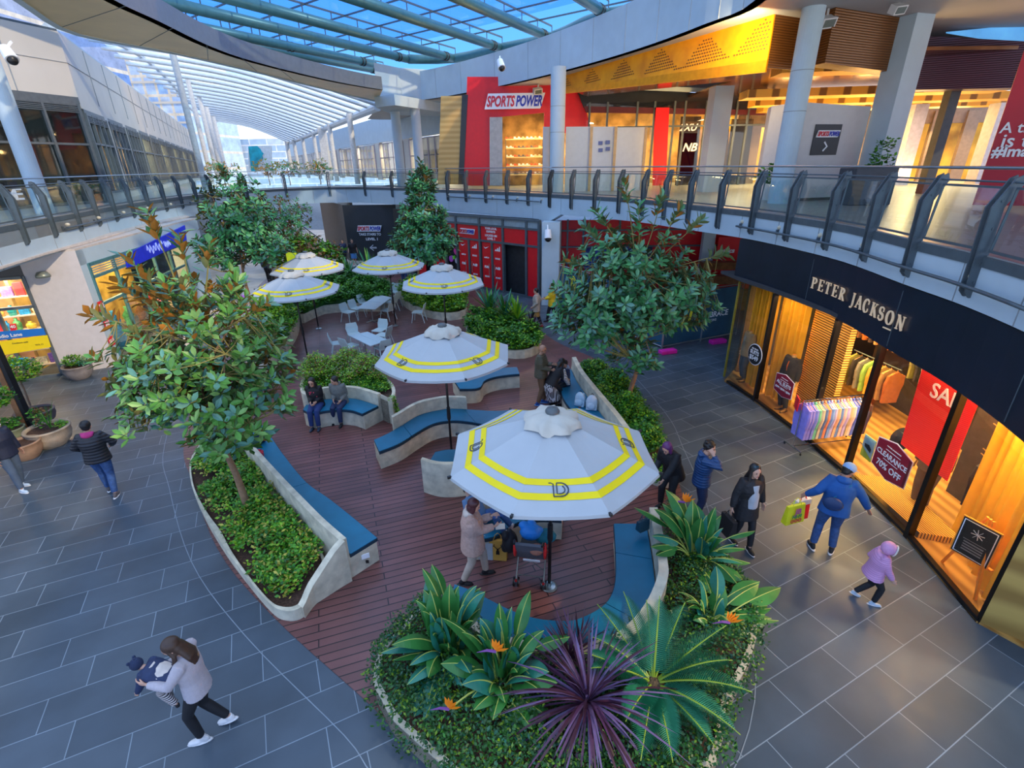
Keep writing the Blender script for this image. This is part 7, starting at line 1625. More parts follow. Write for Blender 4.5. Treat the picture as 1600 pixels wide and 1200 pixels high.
def strelitzia(label, base, leaves, flowers=(), seed=0, short=1.0):
    """leaves: traced tips (px,py,z); each is a stalk with a paddle blade"""
    rnd = random.Random(seed); t = thing('bird_of_paradise', label, 'plant', (base.x, base.y, .3))
    lv = []
    for tip, L, w in leaves: lv += [(tip, L*1.2, w*1.25), (base.lerp(tip, .86)+Vector((rnd.uniform(-.2, .2), rnd.uniform(-.2, .2), rnd.uniform(-.2, .1))), L, w*1.1), (tip.lerp(base, .1)+Vector((rnd.uniform(-.38, .38), rnd.uniform(-.38, .38), rnd.uniform(-.25, .15))), L*1.1, w*1.2)]
    for k, (tip, L, w) in enumerate(lv):
        d = tip-base; h = Vector((d.x, d.y, 0)); hl = max(.05, h.length); hd = h/hl; s = Vector((-hd.y, hd.x, 0)); o = base+hd*.05+s*rnd.uniform(-.08, .08)+Vector((0, 0, .0))
        ctrl = o+Vector((d.x*.25, d.y*.25, d.z*.75+.15)); P = []
        for j in range(13): u = j/12; P.append(o*(1-u)**2+ctrl*2*u*(1-u)+tip*u*u)
        tot = sum((P[j+1]-P[j]).length for j in range(12)); f0 = max(.25, 1-L/tot); mb = MB()
        mb.tube(P, [.014*(1-.8*j/12) for j in range(13)], 5, mi=1)
        Q = resample(P, 25); j0 = int(f0*24); m = 24-j0; ca, sa = math.cos(rnd.uniform(-.5, .5)), math.sin(rnd.uniform(-.5, .5))
        for j in range(j0, 24):
            def edge_(jj, sg):
                u = (jj-j0)/m; tt = (Q[min(24, jj+1)]-Q[max(0, jj-1)]).normalized(); up = s.cross(tt).normalized(); ss = (s*ca+up*sa).normalized(); wd = w*(math.sin(PI*u**.85)**.75)*.5
                return Q[jj]+ss*sg*wd+up*wd*.35
            for sg in (-1, 1):
                a, b, c_, e_ = Q[j], Q[j+1], edge_(j+1, sg), edge_(j, sg); mb.add([a, b, c_, e_], [(0, 1, 2, 3) if sg < 0 else (3, 2, 1, 0)], 0)
        mb.build('leaf', [M_pad if rnd.random() < .6 else M_pad2, M_rib], t, world=True)
    for fp_ in flowers:
        stem = MB(); P = smooth_line([base, base.lerp(fp_, .5)+Vector((0, 0, .15)), fp_], 4); stem.tube(P, .011, 5); fl_ = stem.build('flower_stem', M_rib, t, world=True)
        b = MB(); b.tube([fp_, fp_+Vector((-.10, 0, .02)), fp_+Vector((-.22, .0, -.01))], [.02, .016, .002], 6); b.build('beak', M_beak, fl_ if False else t, world=True)
        pt = MB()
        for a in (-.1, .25, .6, .95, 1.35): dd = Vector((math.cos(a+.6)*.6, -.15+.2*a, math.sin(a+.5))).normalized(); ss = dd.cross(Vector((0, 1, 0))).normalized(); pt.add([fp_, fp_+dd*.09+ss*.028, fp_+dd*.19, fp_+dd*.09-ss*.028], [(0, 1, 2, 3)])
        pt.build('petals', M_petal, t, world=True)
    return t
def SL(l): return [(G(x, y, z), L, w) for x, y, z, L, w in l]
strelitzia('bird of paradise plant at the left of the bottom planter by the bench end', G(705, 1028, .3),
    SL([(672, 922, 1.25, .7, .25), (703, 912, 1.35, .65, .22), (660, 955, 1.1, .7, .25), (660, 888, 1.4, .4, .14), (612, 1008, .85, .6, .2), (636, 1070, .6, .5, .2), (668, 1100, .45, .5, .2), (662, 1128, .4, .5, .18), (650, 938, 1.0, .4, .14), (690, 965, 1.3, .6, .2), (725, 945, 1.3, .55, .2), (735, 1052, .8, .45, .2), (745, 915, 1.35, .5, .16), (758, 925, 1.4, .5, .18), (708, 985, 1.0, .6, .22), (640, 1040, .7, .5, .2)]), seed=1)
strelitzia('bird of paradise plant with an orange bloom in the bottom centre of the planter', G(785, 1075, .3),
    SL([(722, 988, 1.25, .75, .24), (745, 992, 1.2, .6, .2), (780, 942, 1.5, .5, .15), (800, 948, 1.4, .45, .15), (822, 990, 1.2, .55, .18), (850, 985, 1.15, .4, .14), (818, 1165, .4, .55, .2), (770, 1125, .6, .4, .2), (740, 1110, .6, .4, .18), (845, 1080, .8, .4, .2), (832, 1140, .5, .5, .16), (765, 1000, 1.25, .6, .25), (800, 1010, 1.2, .6, .2), (722, 1070, .8, .5, .2), (858, 1050, .9, .4, .2)]),
    flowers=[G(775, 1018, 1.15), G(702, 1108, .6)], seed=2)
strelitzia('bird of paradise plant on the right rim beside the woman in the black coat', G(1085, 880, .3),
    SL([(1040, 765, 1.35, .6, .22), (1082, 780, 1.3, .6, .22), (1118, 792, 1.2, .55, .2), (1022, 795, 1.2, .55, .2), (1017, 855, .9, .4, .2), (1068, 810, 1.15, .5, .18), (1105, 805, 1.15, .5, .16), (1130, 825, 1.0, .5, .2), (1165, 858, .7, .4, .18), (1158, 905, .5, .4, .2), (1095, 840, 1.0, .4, .18), (1050, 800, 1.2, .5, .16), (1160, 880, .6, .4, .18), (1112, 930, .5, .4, .16)]),
    flowers=[G(1070, 785, 1.2)], seed=3)
strelitzia('low bird of paradise plant with broad leaves reaching over the right paving', G(1105, 975, .3),
    SL([(1220, 918, .55, .5, .2), (1185, 913, .6, .5, .2), (1090, 905, .9, .4, .18), (1130, 935, .7, .4, .2), (1205, 950, .4, .45, .16), (1060, 925, .9, .4, .16), (1155, 985, .4, .4, .18), (1075, 950, .8, .4, .16)]), flowers=[G(1140, 973, .85)], seed=4)
M_cord = leafmat('cordyline_purple', (.085, .030, .075), .4, .32); M_cord2 = leafmat('cordyline_dark', (.050, .016, .030), .3, .35); M_cord3 = leafmat('cordyline_blue', (.14, .09, .20), .3, .3)
bladeplant('cordyline', 'burgundy cordyline with long strappy leaves at the bottom edge', G(918, 1098, .62), 170, 1.05, .030, [M_cord, M_cord2, M_cord3], 71, 1.6, 1.1)
bladeplant('cordyline', 'smaller burgundy cordyline between the ring bench and the cycad', G(890, 1030, .55), 60, .62, .024, [M_cord, M_cord2], 72, 1.35, .5)
bladeplant('cordyline', 'thin young burgundy cordyline shoots behind the ring bench', G(905, 1008, .4), 22, .55, .018, [M_cord, M_cord2, leafmat('cordyline_red', (.20, .03, .05), .3, .4)], 73, .7, .3)
bladeplant('cordyline', 'dark cordyline in the far planter behind the left umbrella', G(515, 438, .8), 46, 1.3, .07, [M_cord, M_cord2], 74, 1.3, .5)
for k, (px, py, n, L, m, lb) in enumerate(((578, 430, 34, 1.5, [G_blue, G_mid], 'blue green agave behind the long white table'), (765, 487, 40, 1.3, [G_mid, G_blue], 'tall strappy agave near the red shopfront, left one'), (790, 495, 36, 1.1, [G_blue, G_dark], 'silvery strappy plant near the red shopfront, middle one'), (808, 500, 30, 1.0, [G_mid, G_lime], 'upright broad leaved plant near the two walking women'), (545, 432, 26, 1.1, [G_blue, G_dark], 'small agave between the two far umbrellas'))):
    bladeplant('agave', lb, G(px, py, .75), n, L, .10, m, 80+k, .95, .3)
bladeplant('cordyline', 'dark purple low plant at the right tip of the planter by the walking women', G(832, 515, .55), 50, .8, .05, [M_cord, M_cord2], 90, 1.3, .4)
for k, (px, py, zz, lb) in enumerate(((450, 400, 1.0, 'lime and dark shrubs beyond the farthest umbrella, left'), (500, 408, 1.1, 'big leaved shrub beyond the farthest umbrella'), (475, 395, 1.2, 'flowering shrub at the foot of the stair'))):
    bush(lb, G(px, py, zz), (1.5, 1.0, 1.0), 260, .28, [G_lime, G_dark, G_mid, G_brown], 95+k)
mb = MB(); q = G(456, 402, 1.9); mb.box(q, (.55, .04, .5)); one('garden_sign', mb, mat('neon_yellow_sign', (.75, .85, .02), .5), 'small neon yellow sign among shrubs by the farthest umbrella', 'sign')
# ================================================================== people
PEND = []
def remesh(o, vox, it=3):
    m = o.modifiers.new('surface', 'REMESH'); m.mode = 'VOXEL'; m.voxel_size = vox; m.use_smooth_shade = True
    if it: s = o.modifiers.new('relax', 'SMOOTH'); s.factor = .5; s.iterations = it
    PEND.append(o); return o
SKIN = mat('skin_light', (.60, .34, .24), .55, var=.06); SKIN2 = mat('skin_tan', (.42, .22, .14), .55, var=.06)
def ik(a, b, l1, l2, pole):
    d = b-a; L = d.length
    if L > (l1+l2)*.995: b = a+d*((l1+l2)*.995/L); d = b-a; L = d.length
    x = (l1*l1-l2*l2+L*L)/(2*L); h = math.sqrt(max(0, l1*l1-x*x)); u = d/L; p = Vector(pole)-u*Vector(pole).dot(u)
    p = p.normalized() if p.length > 1e-4 else u.orthogonal().normalized(); return a+u*x+p*h, b
def rotm(yaw=0, pitch=0, roll=0): return Matrix.Rotation(yaw, 3, 'Z') @ Matrix.Rotation(-pitch, 3, 'X') @ Matrix.Rotation(roll, 3, 'Y')
def person(label, pos, face, height, feet, hands, hip=None, lean=0, side=0, twist=0, head=(0, 0), skin=SKIN, top=None, top_mat=None, legs_mat=None, shoe_mat=None, hair='short', hair_mat=None,
           hem=-.10, bulk=1.0, sleeve=1.0, legw=1.0, vox=.010, elbow=None, knee=None, extra=None, cat='person', headless=False, collar=None, group=None, name=None, flare=1.0, face_m=True, shorts=False):
    """hands/feet in body units (1.70 m figure) relative to the floor point; X right, Y forward"""
    s = height/1.70; root = thing(name or cat, label, cat, pos, math.radians(face-90), group); root.scale = (s, s, s)
    V3 = Vector; hipc = V3(hip or (0, 0, .92)); M = rotm(twist, lean, side)
    T = lambda x, y, z: hipc+M @ V3((x, y, z))
    hl, hr = T(-.088, 0, -.02), T(.088, 0, -.02); sl, sr = T(-.165, -.005, .455), T(.165, -.005, .455); nk = T(0, -.005, .51); 
    HM = M @ rotm(head[0], head[1]) ; hc = T(0, .012, .56)+HM @ V3((0, .018, .085))
    kp = knee or ((0, 1, .1), (0, 1, .1)); ep = elbow or ((-.3, -1, -.2), (.3, -1, -.2))
    aL, aR = V3(feet[0][:3]), V3(feet[1][:3]); aL = aL+V3((0, 0, .08)); aR = aR+V3((0, 0, .08))
    kL, aL = ik(hl, aL, .42, .415, kp[0]); kR, aR = ik(hr, aR, .42, .415, kp[1])
    eL, wL = ik(sl, V3(hands[0][:3]), .27, .245, ep[0]); eR, wR = ik(sr, V3(hands[1][:3]), .27, .245, ep[1])
    Hh = lambda x, y, z: hc+HM @ V3((x, y, z))
    body = MB(); n = 10
    xr = M @ V3((1, 0, 0))
    def loft(mb, pts, rad, nn=14, up=None): mb.tube(pts, rad, nn, up=up or (M @ V3((0, 1, 0))))
    # head: skull, jaw, nose, ears, neck
    if not headless:
        body.ball(Hh(0, -.008, .024), (.080, .096, .098), 16, 12, HM); body.ball(Hh(0, .018, -.045), (.056, .066, .068), 14, 10, HM)
        body.ball(Hh(0, .090, -.018), (.012, .016, .020), 8, 6, HM); body.ball(Hh(0, .072, -.088), (.022, .016, .014), 8, 6, HM)
        for q in (-1, 1): body.ball(Hh(q*.077, -.008, -.008), (.010, .020, .030), 8, 6, HM)
    loft(body, [T(0, -.01, .44), nk, Hh(0, -.012, -.06)] if not headless else [T(0, -.01, .44), nk, T(0, 0, .57)], [.060, .052, .050])
    loft(body, [T(0, 0, -.04), T(0, 0, .1), T(0, 0, .3), T(0, 0, .42)], [(.12, .09), (.10, .08), (.12, .08), (.10, .06)])
    for a, b, c_ in ((hl, kL, aL), (hr, kR, aR)): body.tube([a, a.lerp(b, .5), b, b.lerp(c_, .35), c_, c_-V3((0, 0, .04))], [.072, .062, .045, .046, .030, .034], n)
    for a, b, c_ in ((sl, eL, wL), (sr, eR, wR)): body.tube([T(0, 0, .43), a, a.lerp(b, .5), b, b.lerp(c_, .4), c_], [.05, .048, .040, .033, .034, .024], n)
    hm = []
    for sg, e_, w_, hh in ((-1, eL, wL, hands[0]), (1, eR, wR, hands[1])):
        d = (w_-e_).normalized(); curl = hh[3] if len(hh) > 3 else .5; pn = V3(hh[4]) if len(hh) > 4 else V3((-sg, .2, 0))
        pn = (pn-d*pn.dot(d)).normalized() if (pn-d*pn.dot(d)).length > 1e-3 else d.orthogonal().normalized(); ax = d.cross(pn).normalized()   # across the palm
        thumb_side = ax if (M @ V3((0, 1, .3))).dot(ax) > 0 else -ax
        c0_ = w_+d*.045; body.ball(w_+d*.048, (.040, .052, .016), 10, 8, Matrix((ax, d, pn)).transposed())
        for j, (off, ln) in enumerate(((.031, .070), (.0105, .078), (-.0105, .073), (-.031, .058))):
            p0 = w_+d*.085+thumb_side*off; dirs = []; dd = d+thumb_side*off*1.6; p = p0; P = [w_+d*.05+thumb_side*off*.8, p0]
            for q in range(3): 
                a_ = curl*(.35+.5*q); v = (dd.normalized()*math.cos(a_)+pn*math.sin(a_)); p = p+v*ln*(.42, .32, .26)[q]; P.append(p)
            body.tube(P, [.0105, .0100, .0092, .0085, .0072], 7)
        tb = w_+d*.028+thumb_side*.030; body.tube([w_+d*.015+thumb_side*.012, tb, tb+(thumb_side*.8+d*.8+pn*.35).normalized()*.036, tb+(thumb_side*.45+d*1.1+pn*.6).normalized()*.066], [.014, .013, .0115, .009], 7)
    remesh(body.build('body', skin, root), vox, 2)
    if not headless and face_m:
        mb = MB()
        for q in (-1, 1): mb.ball(Hh(q*.030, .078, .006), (.011, .006, .0065), 8, 6, HM)
        mb.build('eyes', M_black, root)
        mb = MB()
        for q in (-1, 1): mb.ball(Hh(q*.031, .080, .024), (.017, .006, .004), 8, 6, HM)
        mb.build('eyebrows', hair_mat or M_black, root)
        mb = MB(); mb.ball(Hh(0, .081, -.052), (.022, .007, .0065), 8, 6, HM); mb.build('lips', mat('lips', (.45, .10, .10), .5), root)
    if headless: mb = MB(); mb.ball(T(0, 0, .575), (.05, .05, .012), 12, 6); mb.build('neck_cap', M_easel, root)
    # hair
    hm_ = hair_mat or mat('hair_black', (.012, .010, .010), .45, var=.3)
    if hair and not headless:
        mb = MB(); mb.ball(Hh(0, -.024, .042), (.090, .100, .096), 16, 12, HM)
        if hair == 'short': mb.ball(Hh(0, -.055, -.01), (.074, .052, .065), 12, 8, HM)
        if hair == 'curly':
            rnd = random.Random(3)
            for k in range(46):
                a = rnd.uniform(0, 2*PI); z = rnd.uniform(-.02, .12); mb.ball(Hh(math.cos(a)*.078, -.02+math.sin(a)*.085 if math.sin(a) < .7 else .06, z+.0), .022, 6, 5)
        if hair == 'bob':
            mb.ball(Hh(0, -.045, -.03), (.088, .070, .105), 14, 10, HM)
            for q in (-1, 1): mb.ball(Hh(q*.070, .005, -.045), (.022, .045, .090), 10, 8, HM)
        if hair in ('long', 'vlong'):
            L = .22 if hair == 'long' else .36; mb.ball(Hh(0, -.05, -.03), (.086, .062, .12), 14, 10, HM)
            mb.tube([Hh(0, -.06, -.02), T(0, -.085, .48), T(0, -.105, .58-L)], [(.080, .048), (.095, .045), (.07, .028)], 12, up=xr.cross(V3((0, 0, 1))))
            for q in (-1, 1): mb.tube([Hh(q*.068, .005, .04), Hh(q*.085, .012, -.06), T(q*.10, .055, .44), T(q*.10, .085, .60-L)], [.022, .026, .028, .014], 8)
        remesh(mb.build('hair', hm_, root), .010, 1)
    # trousers
    if legs_mat:
        mb = MB(); w = legw*1.2
        loft(mb, [T(0, 0, .10), T(0, -.005, .0), T(0, -.01, -.07)], [(.130, .095), (.155, .115), (.150, .11)])
        for a, b, c_ in ((hl, kL, aL), (hr, kR, aR)):
            if shorts: mb.tube([a, a.lerp(b, .5), b], [.092*w, .088*w, .085*w], 12)
            else: mb.tube([a, a.lerp(b, .5), b, b.lerp(c_, .3), b.lerp(c_, .92)], [.090*w, .078*w, .060*w, .058*w, .048*w], 12)
        remesh(mb.build('trousers', legs_mat, root), .013, 2)
    # shoes
    for sg, a, k_, ft in ((-1, aL, kL, feet[0]), (1, aR, kR, feet[1])):
        if not shoe_mat: break
        toe = V3((ft[3], ft[4], ft[5])) if len(ft) > 5 else V3((sg*.08, 1, 0)); toe.normalize(); upv = V3((0, 0, 1)); sd = toe.cross(upv).normalized(); upv = sd.cross(toe); R3 = Matrix((sd, toe, upv)).transposed()
        b = a+V3((0, 0, -.08)); mb = MB(); mb.ball(b+R3 @ V3((0, -.025, .045)), (.038, .055, .050), 12, 8, R3); mb.ball(b+R3 @ V3((0, .07, .030)), (.044, .095, .034), 12, 8, R3); mb.tube([b+R3 @ V3((0, -.02, .05)), a+V3((0, 0, .02))], [.040, .042], 10)
        q = remesh(mb.build('shoe', shoe_mat if not isinstance(shoe_mat, tuple) else shoe_mat[0], root), .012, 1)
        mb = MB(); mb.ball(b+R3 @ V3((0, .030, .010)), (.047, .145, .014), 14, 6, R3); mb.build('sole', shoe_mat[1] if isinstance(shoe_mat, tuple) else M_black, q, smooth=True)
    # jacket / sweater
    if top_mat:
        mb = MB(); w = bulk*1.15
        pts = [T(0, 0, hem), T(0, 0, .02), T(0, 0, .15), T(0, .004, .30), T(0, 0, .41), T(0, -.004, .475), nk+M @ V3((0, 0, .0))]
        loft(mb, pts, [(.172*w*flare, .132*w*flare), (.162*w, .126*w), (.150*w, .118*w), (.168*w, .126*w), (.168*w, .105*w), (.115*w, .080*w), (.068, .062)], 18)
        for a, b, c_ in ((sl, eL, wL), (sr, eR, wR)):
            if sleeve < .6: mb.tube([T(0, 0, .42), a, a.lerp(b, .8)], [.06*w, .068*w, .058*w], 12)
            else: mb.tube([T(0, 0, .42), a, a.lerp(b, .5), b, b.lerp(c_, .5), b.lerp(c_, .95)], [.06*w, .066*w, .058*w, .053*w, .048*w, .038*w], 12)
        remesh(mb.build(top or 'jacket', top_mat, root), .013, 3)
    if extra: extra(root, dict(T=T, H=Hh, HM=HM, M=M, sl=sl, sr=sr, wL=wL, wR=wR, eL=eL, eR=eR, hl=hl, hr=hr, kL=kL, kR=kR, hc=hc, aL=aL, aR=aR, s=s))
    return root
def wpt(root, p): return wmat(root) @ Vector(p)
H_brown = mat('hair_brown', (.055, .028, .018), .45, var=.3); H_black = mat('hair_black', (.012, .010, .010), .45, var=.3); H_grey = mat('hair_greyblond', (.38, .30, .22), .5); H_aub = mat('hair_auburn', (.07, .018, .022), .4)
C_jean = mat('denim', (.03, .08, .22), .8, var=.25, scale=20); C_black = mat('black_cloth', (.010, .010, .013), .7); C_white = mat('white_leather', (.72, .70, .70), .5); C_navy = mat('navy_cloth', (.015, .03, .09), .7)
def puffer(nm, c, k=6, b=.9): return striped('puffer_'+nm, tuple(x*.8 for x in c), c, k, 'Z', .45, b*.3, lo=.05, hi=.45)
def piece(root, nm, m, vox=.012, it=2):
    mb = MB(); return mb, (lambda: remesh(mb.build(nm, m, root), vox, it))
def hood(root, k, m, back=True):
    mb = MB(); mb.ball(k['T'](0, -.075, .50), (.105, .06, .055), 12, 8, k['M']); mb.tube([k['T'](-.075, .03, .50), k['T'](-.085, -.04, .53), k['T'](0, -.09, .54), k['T'](.085, -.04, .53), k['T'](.075, .03, .50)], [.02, .032, .036, .032, .02], 8); remesh(mb.build('hood', m, root), .012, 2)
def cap(root, k, m, brim=1):
    mb = MB(); H = k['H']; mb.ball(H(0, -.014, .060), (.099, .113, .088), 16, 10, k['HM']); remesh(mb.build('cap', m, root), .010, 1)
    mb = MB(); mb.ball(H(0, .130, .055), (.072, .070, .009), 14, 6, k['HM']); mb.build('cap_brim', m, root, smooth=True)

# 1 woman carrying a toddler
g = G(330, 1146); fwd = G(303, 1150)-G(338, 1143); f_deg = math.degrees(math.atan2(fwd.y, fwd.x))
C_grey = mat('pale_grey_knit', (.46, .42, .46), .85, var=.05, scale=30, bump=.3, bscale=120)
def ex1(r, k):
    mb = MB(); mb.tube([k['H'](0, -.07, -.10), k['T'](0, -.10, .42), k['T'](0, -.11, .36)], [(.06, .03), (.075, .03), (.05, .02)], 10); remesh(mb.build('hair_ends', mat('hair_blond_ends', (.35, .22, .09), .5), r), .010, 1)
mum = person('woman in pale grey jumper carrying a toddler across the paving at lower left', (g.x, g.y, 0), f_deg, 1.66, [(-.08, .06, 0, -.1, 1, 0), (.10, -.20, .03, .1, 1, -.3)],
   [(-.12, .34, 1.16, .9, (1, 0, .3)), (.12, .36, 1.02, .9, (-1, 0, .6))], hip=(0, -.05, .90), lean=.02, head=(.15, .55), top='jumper', top_mat=C_grey, legs_mat=C_black, shoe_mat=(C_white, C_white), hair='long', hair_mat=H_brown, legw=.86, bulk=.96, vox=.009, extra=ex1)
tp_ = wpt(mum, (.0, .22, 1.20)); C_cream = mat('cream_knit', (.66, .58, .52), .85)
def ex1b(r, k):
    mb = MB(); mb.ball(k['H'](0, -.012, .045), (.118, .135, .125), 14, 10, k['HM'])
    for q in (-1, 1): mb.ball(k['H'](q*.08, -.02, .165), .035, 8, 6)
    remesh(mb.build('knit_hat', striped('navy_knit', (.012, .02, .06), (.03, .05, .12), 30, 'Z', .9, .5), r), .012, 1)
    mb = MB(); mb.tube([k['T'](0, 0, .02), k['T'](0, 0, .2), k['T'](0, 0, .40)], [(.215, .19), (.22, .195), (.20, .165)], 14); remesh(mb.build('vest', C_cream, r), .014, 2)
    mb = MB(); mb.tube([k['T'](-.07, .02, .47), k['T'](0, .07, .47), k['T'](.07, .02, .47)], .035, 8); remesh(mb.build('scarf', mat('red_scarf', (.65, .04, .03), .8), r), .012, 1)
person('toddler in navy knit hat and striped leggings held face down by the woman', (tp_.x, tp_.y, tp_.z-.58), f_deg-14, .93, [(-.16, -.18, .18, 0, 0, -1), (.02, .10, .10, 0, .3, -1)], [(-.20, .55, .55, .5), (.22, .50, .62, .5)], hip=(0, -.12, .92), lean=1.15, head=(0, -.35),
   top='sleeves', top_mat=C_navy, legs_mat=striped('striped_leggings', (.01, .01, .015), (.6, .55, .55), 9, 'Z', .8, 0, lo=.45, hi=.55), shoe_mat=C_black, hair=None, bulk=1.3, legw=1.2, vox=.014, extra=ex1b)
# 2 man in black puffer, back to the camera
g = G(176, 772)
def ex2(r, k): hood(r, k, mat('magenta_hood', (.55, .04, .20), .8))
person('man in black puffer jacket and magenta hood walking away on the left paving', (g.x, g.y, 0), 112, 1.74, [(-.09, .18, .0), (.10, -.14, .0)], [(-.20, .20, 1.00, .8), (.22, .20, 1.02, .8)], hip=(0, 0, .91), head=(.1, .15),
   top='puffer_jacket', top_mat=puffer('black', (.018, .018, .024), 5), legs_mat=C_jean, shoe_mat=(mat('grey_shoe', (.10, .08, .08), .6), C_white), hair='short', bulk=1.18, vox=.010, extra=ex2, elbow=((-1, -.7, 0), (1, -.7, 0)))
# 3 capped man at the left edge
g = G(36, 764)
def ex3(r, k):
    cap(r, k, mat('pale_cap', (.55, .60, .68), .7)); mb = MB(); mb.tube([k['T'](0, .05, .0), k['T'](0, .055, .2), k['T'](0, .05, .42)], [(.10, .09), (.09, .085), (.06, .07)], 12); remesh(mb.build('shirt', mat('blue_shirt', (.02, .07, .22), .8), r), .014, 2)
person('man in pale cap and dark open jacket walking beside the left plant pots', (g.x, g.y, 0), -12, 1.70, [(-.09, -.12, 0, -.2, 1, 0), (.10, .14, 0, .1, 1, 0)], [(-.26, .0, .86, .5), (.24, .10, .84, .5)], head=(-.2, .2), skin=SKIN2,
   top='jacket', top_mat=mat('midnight_cloth', (.010, .014, .035), .6), legs_mat=mat('slate_trousers', (.06, .09, .14), .8), shoe_mat=(mat('pale_trainer', (.45, .55, .65), .5), C_white), hair='short', bulk=1.08, extra=ex3)
# 4, 5 seated couple
def seated(px, py, lab, face, zs=.50, feetpx=None, **k):
    g = G(px, py, zs); g.z = 0; return person(lab, (g.x, g.y, .012), face, k.pop('h', 1.66), k.pop('feet', [(-.09, .46, 0), (.09, .46, 0)]), k.pop('hands'), hip=k.pop('hip', (0, 0, .58)), **k)
def ex4(r, k):
    mb = MB(); rr_ = random.Random(2)
    for j in range(14): a = j*.7; mb.ball(k['T'](rr_.uniform(-.09, .09), .127, rr_.uniform(.26, .40)), .018, 6, 5)
    mb.build('embroidered_flowers', mat('flower_embroidery', (.62, .05, .10), .7, var=.3), r)
    mb = MB()
    for q in (-1, 1): mb.tube([k['H'](q*.031+math.cos(a)*.021, .089, .006+math.sin(a)*.016) for a in [j*PI/6 for j in range(13)]], .0018, 5)
    mb.build('glasses', M_black, r)
seated(496, 633, 'woman in black embroidered top and blue jeans seated on the planter bench', -86, hands=[(-.06, .24, .70, .7), (.08, .25, .70, .7)], lean=.12, head=(-.05, .1), skin=SKIN, top='blouse', top_mat=C_black, legs_mat=mat('bright_denim', (.015, .04, .16), .8), shoe_mat=mat('blue_black_boot', (.02, .04, .08), .3), hair='long', hair_mat=H_black, extra=ex4, bulk=1.05, vox=.010)
def ex5(r, k):
    hood(r, k, mat('grey_hood', (.14, .15, .14), .8)); mb = MB(); mb.box(k['wR']+Vector((-.02, .07, .02)), (.07, .14, .012)); 
seated(533, 628, 'man in grey hooded jacket seated on the planter bench looking left', -92, hands=[(-.10, .24, .66, .7), (.09, .26, .68, .9)], lean=.22, head=(-.75, .1), skin=SKIN, top='jacket', top_mat=mat('grey_marl_jacket', (.15, .16, .15), .85, var=.2, scale=40), legs_mat=C_navy, shoe_mat=C_black, hair='short', extra=ex5, bulk=1.08, feet=[(-.08, .44, 0), (.14, .30, .0)], vox=.010)
# 6 standing man by the upper right bench
g = G(845, 632)
person('bald man in olive quilted jacket and brown trousers by the right bench', (g.x, g.y, .012), -12, 1.78, [(-.10, .06, 0), (.10, -.06, 0)], [(-.02, .30, 1.16, .8), (.10, .28, 1.05, .8)], head=(-.1, .15), skin=SKIN2, top='quilted_jacket', top_mat=puffer('olive', (.085, .080, .050), 7), legs_mat=mat('brown_trousers', (.17, .09, .045), .8), shoe_mat=(mat('blue_trainer', (.01, .06, .25), .6), mat('sky_sole', (.1, .3, .6), .5)), hair=None, bulk=1.2, vox=.012)
# 7 boy seated
def ex7(r, k): hood(r, k, mat('pale_hood', (.40, .46, .55), .8))
seated(884, 600, 'black haired child in navy jacket with pale hood seated at the bench end', -160, zs=.5, h=1.45, hands=[(-.10, .26, .80, .7), (.10, .28, .78, .7)], hip=(0, 0, .66), lean=.05, head=(.3, .1), skin=SKIN, top='jacket', top_mat=C_navy, legs_mat=C_black, shoe_mat=C_black, hair='short', extra=ex7, vox=.013)
# 8 bending woman in black with patterned skirt
g = G(866, 634)
def ex8(r, k):
    mb = MB(); mb.tube([k['T'](0, 0, .04), k['T'](0, -.02, -.1)+Vector((0, 0, -.05)), Vector((0, -.02, .25))], [(.15, .12), (.19, .17), (.24, .22)], 16); remesh(mb.build('skirt', bricks('lattice_print', (.02, .02, .025), (.03, .03, .03), (.65, .6, .6), .05, .05, .008, .78, .7), r), .016, 2)
    mb = MB(); mb.tube([k['sr']+Vector((.03, .05, .0)), k['eR']+Vector((.04, .04, .0)), k['wR']+Vector((.05, .0, -.12))], [.05, .075, .06], 10); remesh(mb.build('striped_scarf', striped('zebra_scarf', (.01, .01, .01), (.75, .72, .70), 7, 'Z', .8, 0, lo=.45, hi=.55, dist=1), r), .012, 1)
person('woman in black bending toward the child on the bench, lattice print skirt', (g.x, g.y, .012), 35, 1.58, [(-.09, -.05, 0), (.10, .05, 0)], [(-.05, .38, .88, .6), (.16, .36, .80, .6)], hip=(0, -.12, .80), lean=.55, head=(.1, .2), skin=SKIN2, top='black_coat', top_mat=C_black, legs_mat=C_black, shoe_mat=C_black, hair='long', hair_mat=H_black, extra=ex8, bulk=1.1, vox=.013)
# 9 woman in pink beige coat
g = G(742, 905); C_pink = mat('dusty_pink_fleece', (.50, .32, .26), .9, var=.12, scale=25, bump=.5, bscale=60)
def ex9(r, k):
    hood(r, k, mat('cream_hood', (.60, .50, .42), .9)); mb = MB(); mb.box(k['T'](.16, .0, .0), (.03, .10, .12)); mb.build('pocket_patch', mat('cream_patch', (.65, .60, .48), .8), r)
pinkw = person('woman in dusty pink hooded coat and beige trousers looking at her phone', (g.x, g.y, .012), 8, 1.62, [(-.08, .20, 0, 0, 1, 0), (.10, -.20, .0, .2, 1, 0)], [(-.06, .34, 1.24, .7, (1, 0, .2)), (.06, .36, 1.12, .7, (-1, 0, .2))], hip=(0, 0, .90), head=(-.25, .35), top='hooded_coat', top_mat=C_pink, legs_mat=mat('beige_trousers', (.52, .42, .34), .85, var=.1, bump=.4), shoe_mat=C_black, hair='bob', hair_mat=H_aub, hem=-.20, bulk=1.28, flare=1.08, extra=ex9, vox=.009)
def held(name, label, cat, root, lp, dims, m, rz=0, rx=0):
    p = wpt(root, lp); mb = MB(); M_ = Matrix.Rotation(rz, 3, 'Z') @ Matrix.Rotation(rx, 3, 'X'); mb.box(p, dims, M_); return one(name, mb, m, label, cat, bevel=.006)
